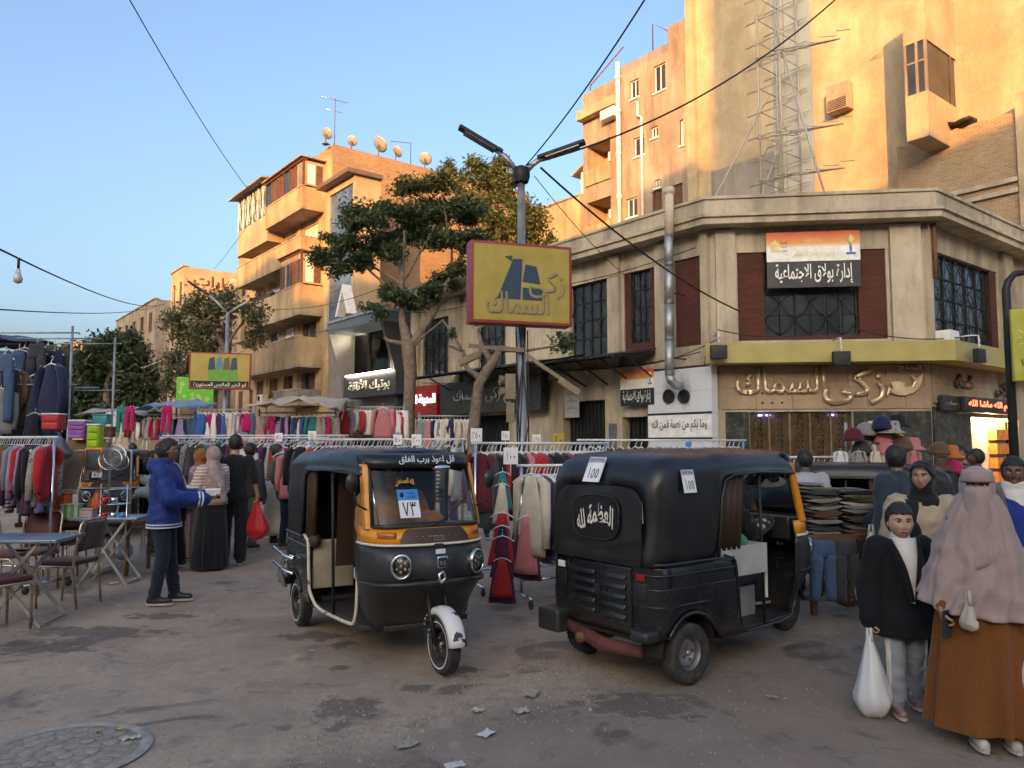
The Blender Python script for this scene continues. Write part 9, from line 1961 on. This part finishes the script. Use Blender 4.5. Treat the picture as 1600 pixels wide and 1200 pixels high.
c = at(112, 728, HS); o = thing('floor_mat', 'tall brown folded mat leaning on the household stall', 'mat', (c.x, HS-0.25, 1.12), 0.1); m = MB(); m.loft([[(-0.28, 0, 0), (0.2, 0, 0), (0.2, 0.05, 0), (-0.28, 0.05, 0)], [(-0.15, 0.2, 0.35), (0.17, 0.2, 0.35), (0.17, 0.25, 0.35), (-0.15, 0.25, 0.35)], [(-0.05, 0.3, 0.62), (0.17, 0.3, 0.62), (0.17, 0.34, 0.62), (-0.05, 0.34, 0.62)]], smooth=False); m.build('sheet', cloth('brown_mat', (0.2, 0.13, 0.085)), o)
m = MB(); m.bbox(-0.28, 0.2, -0.03, 0.04, -0.06, 0.0, 0.01); m.build('edge', cloth('sage', (0.3, 0.34, 0.22)), o)
crate_box('purple drawer unit with white lid on top of the household stall', 125, 672, HS, 0.19, 0.22, 0.2, pl('purple', (0.28, 0.1, 0.36)), drawers=4); crate_box('lime green stacked box beside the brown mat', 149, 682, HS-0.1, 0.15, 0.28, 0.15, pl('lime', (0.3, 0.5, 0.02)), drawers=3); crate_box('red and white box pile above the clothes rail', 84, 660, HS+0.3, 0.22, 0.2, 0.2, pl('red', (0.5, 0.03, 0.04)), drawers=2); crate_box('teal box under a clear lid beyond the lime box', 160, 656, HS+1.2, 0.2, 0.12, 0.2, pl('teal', (0.02, 0.25, 0.28))); crate_box('brown wooden box beside the lime box', 168, 676, HS+0.4, 0.16, 0.12, 0.15, M_WOODB); crate_box('orange carton low on the household stall', 93, 785, HS-0.4, 0.22, 0.2, 0.2, pl('orange', (0.6, 0.1, 0.02))); crate_box('green and white striped carton below the brown mat', 112, 800, HS-0.5, 0.2, 0.16, 0.15, cloth('green_white', (0.5, 0.5, 0.42), col2=(0.15, 0.4, 0.05), pattern='vstripe', pscale=4)); crate_box('pink and white carton under the stall edge', 135, 805, HS-0.45, 0.2, 0.13, 0.15, pl('rose', (0.5, 0.36, 0.34)))
c = at(147, 718, HS-0.35); o = thing('orange_tray', 'orange rimmed dark tray hung on the household stall', 'tray', tuple(c)); m = MB(); m.bbox(-0.11, 0.11, -0.02, 0.02, -0.15, 0.15, 0.02); m.build('rim', pl('amber', (0.6, 0.22, 0.02)), o); m = MB(); m.bbox(-0.085, 0.085, -0.028, -0.018, -0.12, 0.12, 0.02); m.build('pan', pl('slate', (0.06, 0.07, 0.08)), o)
for k, (px, py, r) in enumerate(((173, 718, 0.13), (180, 712, 0.125), (188, 722, 0.10))):
 c = at(px, py, HS-0.4+0.08*k); o = thing('round_sieve', ['front wire sieve hung on the household stall', 'middle wire sieve behind the front one', 'smallest wire sieve at the back of the three'][k], 'sieve', tuple(c), 0.2, 'wire sieves'); T = Matrix.Rotation(R(80), 4, 'X'); m = MB(); m.lathe([(r, -0.03), (r+0.008, 0), (r, 0.03), (r-0.006, 0)], 28, T); m.build('hoop', T_CHROME, o); m = MB(T)
 for q in range(-6, 7): x = q*r/6.5; L = math.sqrt(r*r-x*x); m.tube([(x, -L, 0), (x, L, 0)], 0.002, 4); m.tube([(-L, x, 0.002), (L, x, 0.002)], 0.002, 4)
 m.build('mesh', M_STEEL, o)
for k, (px, py, w, h, c, lab) in enumerate(((152, 782, 0.24, 0.24, (0.6, 0.12, 0.02), 'orange bag bulging from the household stall'), (62, 780, 0.42, 0.48, (0.42, 0.4, 0.37), 'large grey plastic sack beside the clothes rail'), (160, 872, 0.36, 0.4, (0.6, 0.6, 0.58), 'white plastic sack on the ground under the far cafe table'), (195, 855, 0.3, 0.36, (0.45, 0.45, 0.44), 'grey plastic sack on the ground behind the man in fleece'), (92, 700, 0.36, 0.3, (0.12, 0.12, 0.14), 'dark grey plastic bundle hanging by the scarves'), (76, 720, 0.16, 0.5, (0.6, 0.12, 0.03), 'orange cloth roll hanging by the scarves'), (66, 740, 0.12, 0.4, (0.3, 0.5, 0.03), 'lime cloth roll hanging by the scarves'), (50, 835, 0.3, 0.3, (0.3, 0.28, 0.26), 'crumpled grey bag behind the cafe chairs'))):
 D_ = HS-0.3 if py < 800 else gp(px, py+22).y; c_ = at(px, py, D_); bag(lab, (c_.x, D_, c_.z+h/2), h, w, w*0.8, paint('bag_tone_%d' % k, c, 0.4), seed=k*1.7, name='stuffed_bag', group='bags around the household stall')
c = at(178, 778, HS-0.5); o = thing('wire_shelf', 'chrome wire shelf of small tins and red bowls', 'shelf', tuple(c-Vector((0, 0, 0.25))));
for z in (0, 0.18, 0.36): m = MB(); [m.tube([(-0.16, y, z), (0.16, y, z)], 0.005, 4) for y in (-0.1, -0.05, 0, 0.05, 0.1)]; m.build('tier', T_CHROME, o)
for x in (-0.16, 0.16): m = MB(); m.tube([(x, 0, -0.6), (x, 0, 0.42)], 0.008, 5); m.build('post', T_CHROME, o)
for k in range(5): m = MB(); m.lathe([(0.0, 0), (0.03, 0), (0.05, 0.07), (0.047, 0.07), (0.028, 0.006)], 12, Matrix.Translation((-0.11+0.11*(k % 3), 0, 0.005+0.18*(k//3)))); m.build('bowl', [pl('red', (0, 0, 0)), T_CHROME, pl('blue', (0.05, 0.2, 0.5))][k % 3], o)
print_bag = gp(222, 888); bag('white shopping bag with dark print beside the fleece man', (print_bag.x, print_bag.y, 0.55), 0.5, 0.13, 0.1, M_BAGW, seed=8.8, name='shopping_bag')
# ================================================================ cart of folded jeans, hats, parked three wheeler
c = at(1318, 694, 7.6); cart = thing('jeans_cart', 'wheeled wooden cart stacked with folded jeans behind the three wheeler', 'cart', (c.x, 7.7, 0), R(12)); m = MB(); m.bbox(-0.62, 0.6, -0.4, 0.4, 0.78, 0.84, 0.01); m.build('deck', M_WOODB, cart)
for x in (-0.55, 0.5):
 for y in (-0.33, 0.33): m = MB(); m.beam((x, y, 0.1), (x, y, 0.78), 0.05); m.build('leg', M_WOODB, cart)
for y in (-0.36, 0.36): m = MB(); T = Matrix.Translation((0.3, y, 0.24)) @ Matrix.Rotation(R(90), 4, 'X'); m.lathe([(0.19, -0.02), (0.24, -0.025), (0.24, 0.025), (0.19, 0.02)], 22, T); [m.tube([T @ Vector((0, 0, 0)), T @ Vector((0.2*math.cos(a), 0.2*math.sin(a), 0))], 0.012, 5) for a in [q*math.pi/4 for q in range(8)]]; m.build('wheel', M_RUST, cart)
m = MB(); m.beam((0.5, -0.35, 0.3), (0.85, -0.4, 0.12), 0.035); m.beam((-0.2, -0.35, 0.25), (0.6, -0.36, 0.22), 0.03); m.build('brace', M_RUST, cart)
fold = MB(); rings = [[((0.19-0.015*abs(q-3.5))*math.copysign(min(1, abs(math.cos(a))*1.5), math.cos(a)), (0.15)*math.copysign(min(1, abs(math.sin(a))*1.5), math.sin(a)), 0.004*q+0.006*math.cos(2*a)+0.006*noise.noise((a*1.5, q*0.3, 1))) for a in [2*math.pi*k/20 for k in range(20)]] for q in range(8)]; fold.loft(rings); FOLD = fold.mesh('folded_jeans', CM['denim'])
jc = ['grey', 'charcoal', 'charcoal', 'brown', 'black', 'cream', 'olive', 'grey']; T = Matrix.Translation(cart.location) @ Matrix.Rotation(R(12), 4, 'Z')
for sx, sy, n in ((-0.42, -0.2, 13), (-0.02, -0.2, 12), (0.38, -0.2, 9), (-0.3, 0.2, 14), (0.15, 0.2, 12)):
 for k in range(n):
  o = bpy.data.objects.new('folded_jeans', FOLD); COL.objects.link(o); p = T @ Vector((sx+random.uniform(-0.02, 0.02), sy+random.uniform(-0.02, 0.02), 0.842+k*0.033)); o.location = p; o.rotation_euler = (random.uniform(-0.05, 0.05), random.uniform(-0.06, 0.06), R(12)+random.uniform(-0.2, 0.2)); cc = random.choice(jc); setmat(o, CM[cc]); tag(o, '%s folded jeans in the stacks on the wooden cart' % cc, 'jeans', 'folded jeans on the cart')
for k, (x, c, kd) in enumerate(((-0.5, 'denim', 'trousers'), (-0.28, 'charcoal', 'trousers'), (-0.02, 'black', 'trousers'), (0.2, 'charcoal', 'shirt'), (0.42, 'black', 'trousers'))): p = T @ Vector((x, -0.44, 0.84)); garment(kd, c, tuple(p), R(100), '%s %s draped over the edge of the jeans cart, place %s' % (c, kd, 'one two three four five'.split()[k]), 'clothes draped over the jeans cart', 0.62, False)
def hat(label, px, py, D, col, kind='bucket', s=1.0):
 c = at(px, py, D); r_ = thing('hat', label, 'hat', (c.x, D, c.z-0.07*s), group='hats on the hat stall'); m = MB(); pr = [(0.17, 0.0), (0.172, 0.006), (0.105, 0.045), (0.098, 0.12), (0.08, 0.15), (0.0, 0.155)] if kind == 'bucket' else [(0.105, 0.0), (0.112, 0.04), (0.105, 0.09), (0.075, 0.14), (0.03, 0.165), (0.0, 0.168)]
 m.lathe([(a*s, b*s) for a, b in pr], 18); m.build('crown_cloth', CM[col], r_)
 if kind != 'bucket': m = MB(); m.lathe([(0.108*s, 0.0), (0.12*s, 0.01*s), (0.12*s, 0.05*s), (0.11*s, 0.055*s)], 18); m.build('cuff', CM[col], r_)
HD = 9.3
for k, (px, py, c, kd) in enumerate(((1333, 680, 'maroon', 'beanie'), (1352, 672, 'grey', 'beanie'), (1368, 668, 'cream', 'bucket'), (1392, 668, 'patterned', 'bucket'), (1380, 684, 'pink', 'beanie'), (1398, 684, 'mustard', 'beanie'), (1410, 694, 'brown', 'beanie'), (1424, 694, 'pink', 'bucket'), (1484, 706, 'orange', 'bucket'), (1468, 702, 'brown', 'beanie'), (1346, 700, 'charcoal', 'beanie'), (1366, 700, 'white', 'beanie'), (1385, 702, 'pink', 'beanie'), (1490, 730, 'magenta', 'beanie'), (1402, 658, 'black', 'bucket'), (1378, 662, 'navy', 'beanie'))):
 hat('%s %s hat on the hat stall, %s' % (c, kd, 'low left;upper left;pale brimmed;top brimmed;mid rose;mid yellow;lower brown;rosy brimmed;bright on its own post;round beside the bright one;lowest dark;lowest pale;lowest rose;bright under the brimmed one;highest;second highest'.split(';')[k]), px, py, HD+0.1*(k % 3), c, kd)
c = at(1375, 694, HD); o = thing('hat_stand', 'low stall with upright posts piled with hats', 'hat stand', (c.x, HD+0.25, 0)); m = MB(); m.bbox(-0.55, 1.15, -0.25, 0.25, 1.35, 1.42, 0.01); m.build('shelf', M_WOODB, o)
for x in (-0.5, 0.3, 1.1): m = MB(); m.beam((x, 0, 0), (x, 0, 1.35), 0.05); m.build('post', M_WOODB, o)
for x in (-0.3, 0.0, 0.2): m = MB(); m.tube([(x, 0, 1.42), (x, 0, 1.95)], 0.02, 6); m.build('peg', M_STEEL, o)
m = MB(); rings = [[(-0.42+0.75*i/8, -0.22+0.4*j/6, 1.43+0.42*math.exp(-((i-4)/2.6)**2)*math.exp(-((j-3)/2.2)**2)+0.05*noise.noise((i, j, 4))) for j in range(7)] for i in range(9)]; m.loft(rings, False, False, False); m.build('cloth_heap', CM['patterned'], o, fix=False)
for k in range(5): garment('shirt', ['white', 'patterned', 'cream', 'navy', 'pink'][k], (c.x-0.5+0.22*k, HD-0.05, 1.62), R(85), '%s gloves pack hung under the hats, place %s' % (['white', 'patterned', 'cream', 'navy', 'pink'][k], 'one two three four five'.split()[k]), 'small packs hung under the hats', 0.3)
def child_map():
 d = {}
 for o in COL.objects:
  if o.parent: d.setdefault(o.parent.name, []).append(o)
 return d
KIDS.update(child_map())
tk = [o for o in COL.objects if o.name.startswith('three_wheeler') and not o.parent]
for src, px, D, rz, sc_, lab in ((tk[1], 1420, 9.0, 168, 0.86, 'dark three wheeler parked behind the man in dark denim'), (tk[0], 190, 15.6, -70, 0.93, 'orange fronted three wheeler far behind the pan rack')):
 t_ = copy_tree(src); c = at(px, 694, D); t_.location = (c.x, D, 0); t_.rotation_euler = (0, 0, R(rz)); t_.scale = (sc_, sc_, sc_); t_['label'] = lab
# ================================================================ litter, cobbled cover, grit
q = gp(110, 1172); root = thing('manhole_cover', 'round cobbled manhole cover sunk in the asphalt', 'manhole cover', (q.x-0.04, q.y-0.03, 0)); root.scale = (0.8, 0.8, 0.5); m = MB(); m.lathe([(0.50, 0.0), (0.52, 0.012), (0.56, 0.012), (0.58, 0.0)], 40); m.build('ring', paint('worn_ring', (0.30, 0.27, 0.235), 0.7, 0, 0.3, 12), root); m = MB(); m.lathe([(0.0, 0.001), (0.5, 0.001)], 32); m.build('bed', paint('muddy_bed', (0.24, 0.19, 0.145), 0.9, 0, 0.4, 9), root)
SM = []
for k in range(4): m = MB(); m.lathe([(0.045, 0), (0.05, 0.004), (0.04, 0.008), (0.0, 0.009)], 7); [None]; me = m.mesh('cobble', [paint('cobble_%d' % k, (0.30-0.02*k, 0.255-0.02*k, 0.22-0.02*k), 0.75, 0, 0.25, 15)]); SM.append(me)
for ring_, n in ((0.0, 1), (0.11, 6), (0.21, 12), (0.31, 18), (0.41, 24)):
 for k in range(n):
  a = 2*math.pi*k/n+ring_*3; o = bpy.data.objects.new('cobble', random.choice(SM)); COL.objects.link(o); o.parent = root; o.location = (ring_*math.cos(a), ring_*math.sin(a), 0.001-random.uniform(0, 0.006)); o.rotation_euler = (0, 0, a); o.scale = (random.uniform(0.85, 1.05), random.uniform(0.75, 1.15), 1)
for k, (px, py, w, h, c, lab) in enumerate(((205, 1155, 0.10, 0.03, (0.5, 0.46, 0.36), 'torn card scrap on the manhole cover'), (185, 1141, 0.025, 0.025, (0.55, 0.4, 0.02), 'yellow peel by the manhole, right one'), (152, 1145, 0.025, 0.025, (0.55, 0.4, 0.02), 'yellow peel by the manhole, left one'), (760, 1148, 0.11, 0.05, (0.55, 0.55, 0.54), 'white crumpled paper on the smooth lane'), (635, 1165, 0.14, 0.06, (0.3, 0.27, 0.22), 'flattened grey rag at the lane edge'), (830, 1085, 0.16, 0.05, (0.34, 0.3, 0.24), 'long torn paper at the lane edge'), (815, 1112, 0.1, 0.05, (0.4, 0.36, 0.3), 'torn paper nearer the viewer at the lane edge'), (745, 1112, 0.08, 0.04, (0.4, 0.37, 0.32), 'small torn paper at the lane edge'), (213, 906, 0.13, 0.06, (0.6, 0.6, 0.62), 'white sheet on the ground by the far table'), (178, 912, 0.1, 0.06, (0.55, 0.55, 0.58), 'crumpled wrapper under the far table'), (710, 1197, 0.11, 0.04, (0.5, 0.49, 0.47), 'pale scrap at the bottom edge'), (486, 1018, 0.04, 0.03, (0.3, 0.28, 0.25), 'small grey scrap before the rear wheel'), (1207, 1090, 0.07, 0.02, (0.3, 0.27, 0.24), 'scrap behind the rear wheel'), (392, 918, 0.04, 0.02, (0.5, 0.5, 0.5), 'tiny pale scrap behind the crash bars'), (1310, 960, 0.12, 0.06, (0.4, 0.3, 0.25), 'crushed wrapper under the jeans cart'))):
 q = gp(px, py); o = thing('litter_scrap', lab, 'litter', (q.x, q.y, 0), random.uniform(0, 3), 'litter on the street'); m = MB(); rings = [[(w*(i/6-0.5)*2*0.5*(1+0.3*noise.noise((i, j, k))), h*(j/4-0.5)*2*(0.8+0.4*noise.noise((j, i, k+9))), 0.006+0.022*abs(noise.noise((i*0.8, j*0.9, k*3.1)))) for j in range(5)] for i in range(7)]; m.loft(rings, False, False, False, smooth=False); m.build('scrap', paint('litter_%d' % k, c, 0.7), o, fix=False)
rng = np.random.default_rng(4); m = MB(); mat_grit = paint('grit', (0.3, 0.26, 0.21), 0.9, 0, 0.4, 30)
for i in range(2600):
 t = rng.random();
 if i < 1500: x0, y0 = 450+480*t, 1185-150*t+rng.normal()*32
 else: x0, y0 = rng.uniform(0, 1300), rng.uniform(930, 1200)
 q = gp(x0, max(905, y0)); r = rng.uniform(0.002, 0.008)*(1 if i > 60 else 1.8); a = rng.random(4)*6.28
 m.add([(q.x+r*math.cos(a[0]), q.y+r*math.sin(a[0]), -0.002), (q.x+r*math.cos(a[0]+2.1), q.y+r*math.sin(a[0]+2.1), -0.002), (q.x+r*math.cos(a[0]+4.2), q.y+r*math.sin(a[0]+4.2), -0.002), (q.x, q.y, r*1.1)], [(0, 1, 3), (1, 2, 3), (2, 0, 3)])
o = m.build('gravel', mat_grit, None, fix=False); o['kind'] = 'stuff'; o['label'] = 'loose grit and crumbs scattered along the lane edge'; o['category'] = 'gravel'
bpy.data.scenes.remove(TMP)
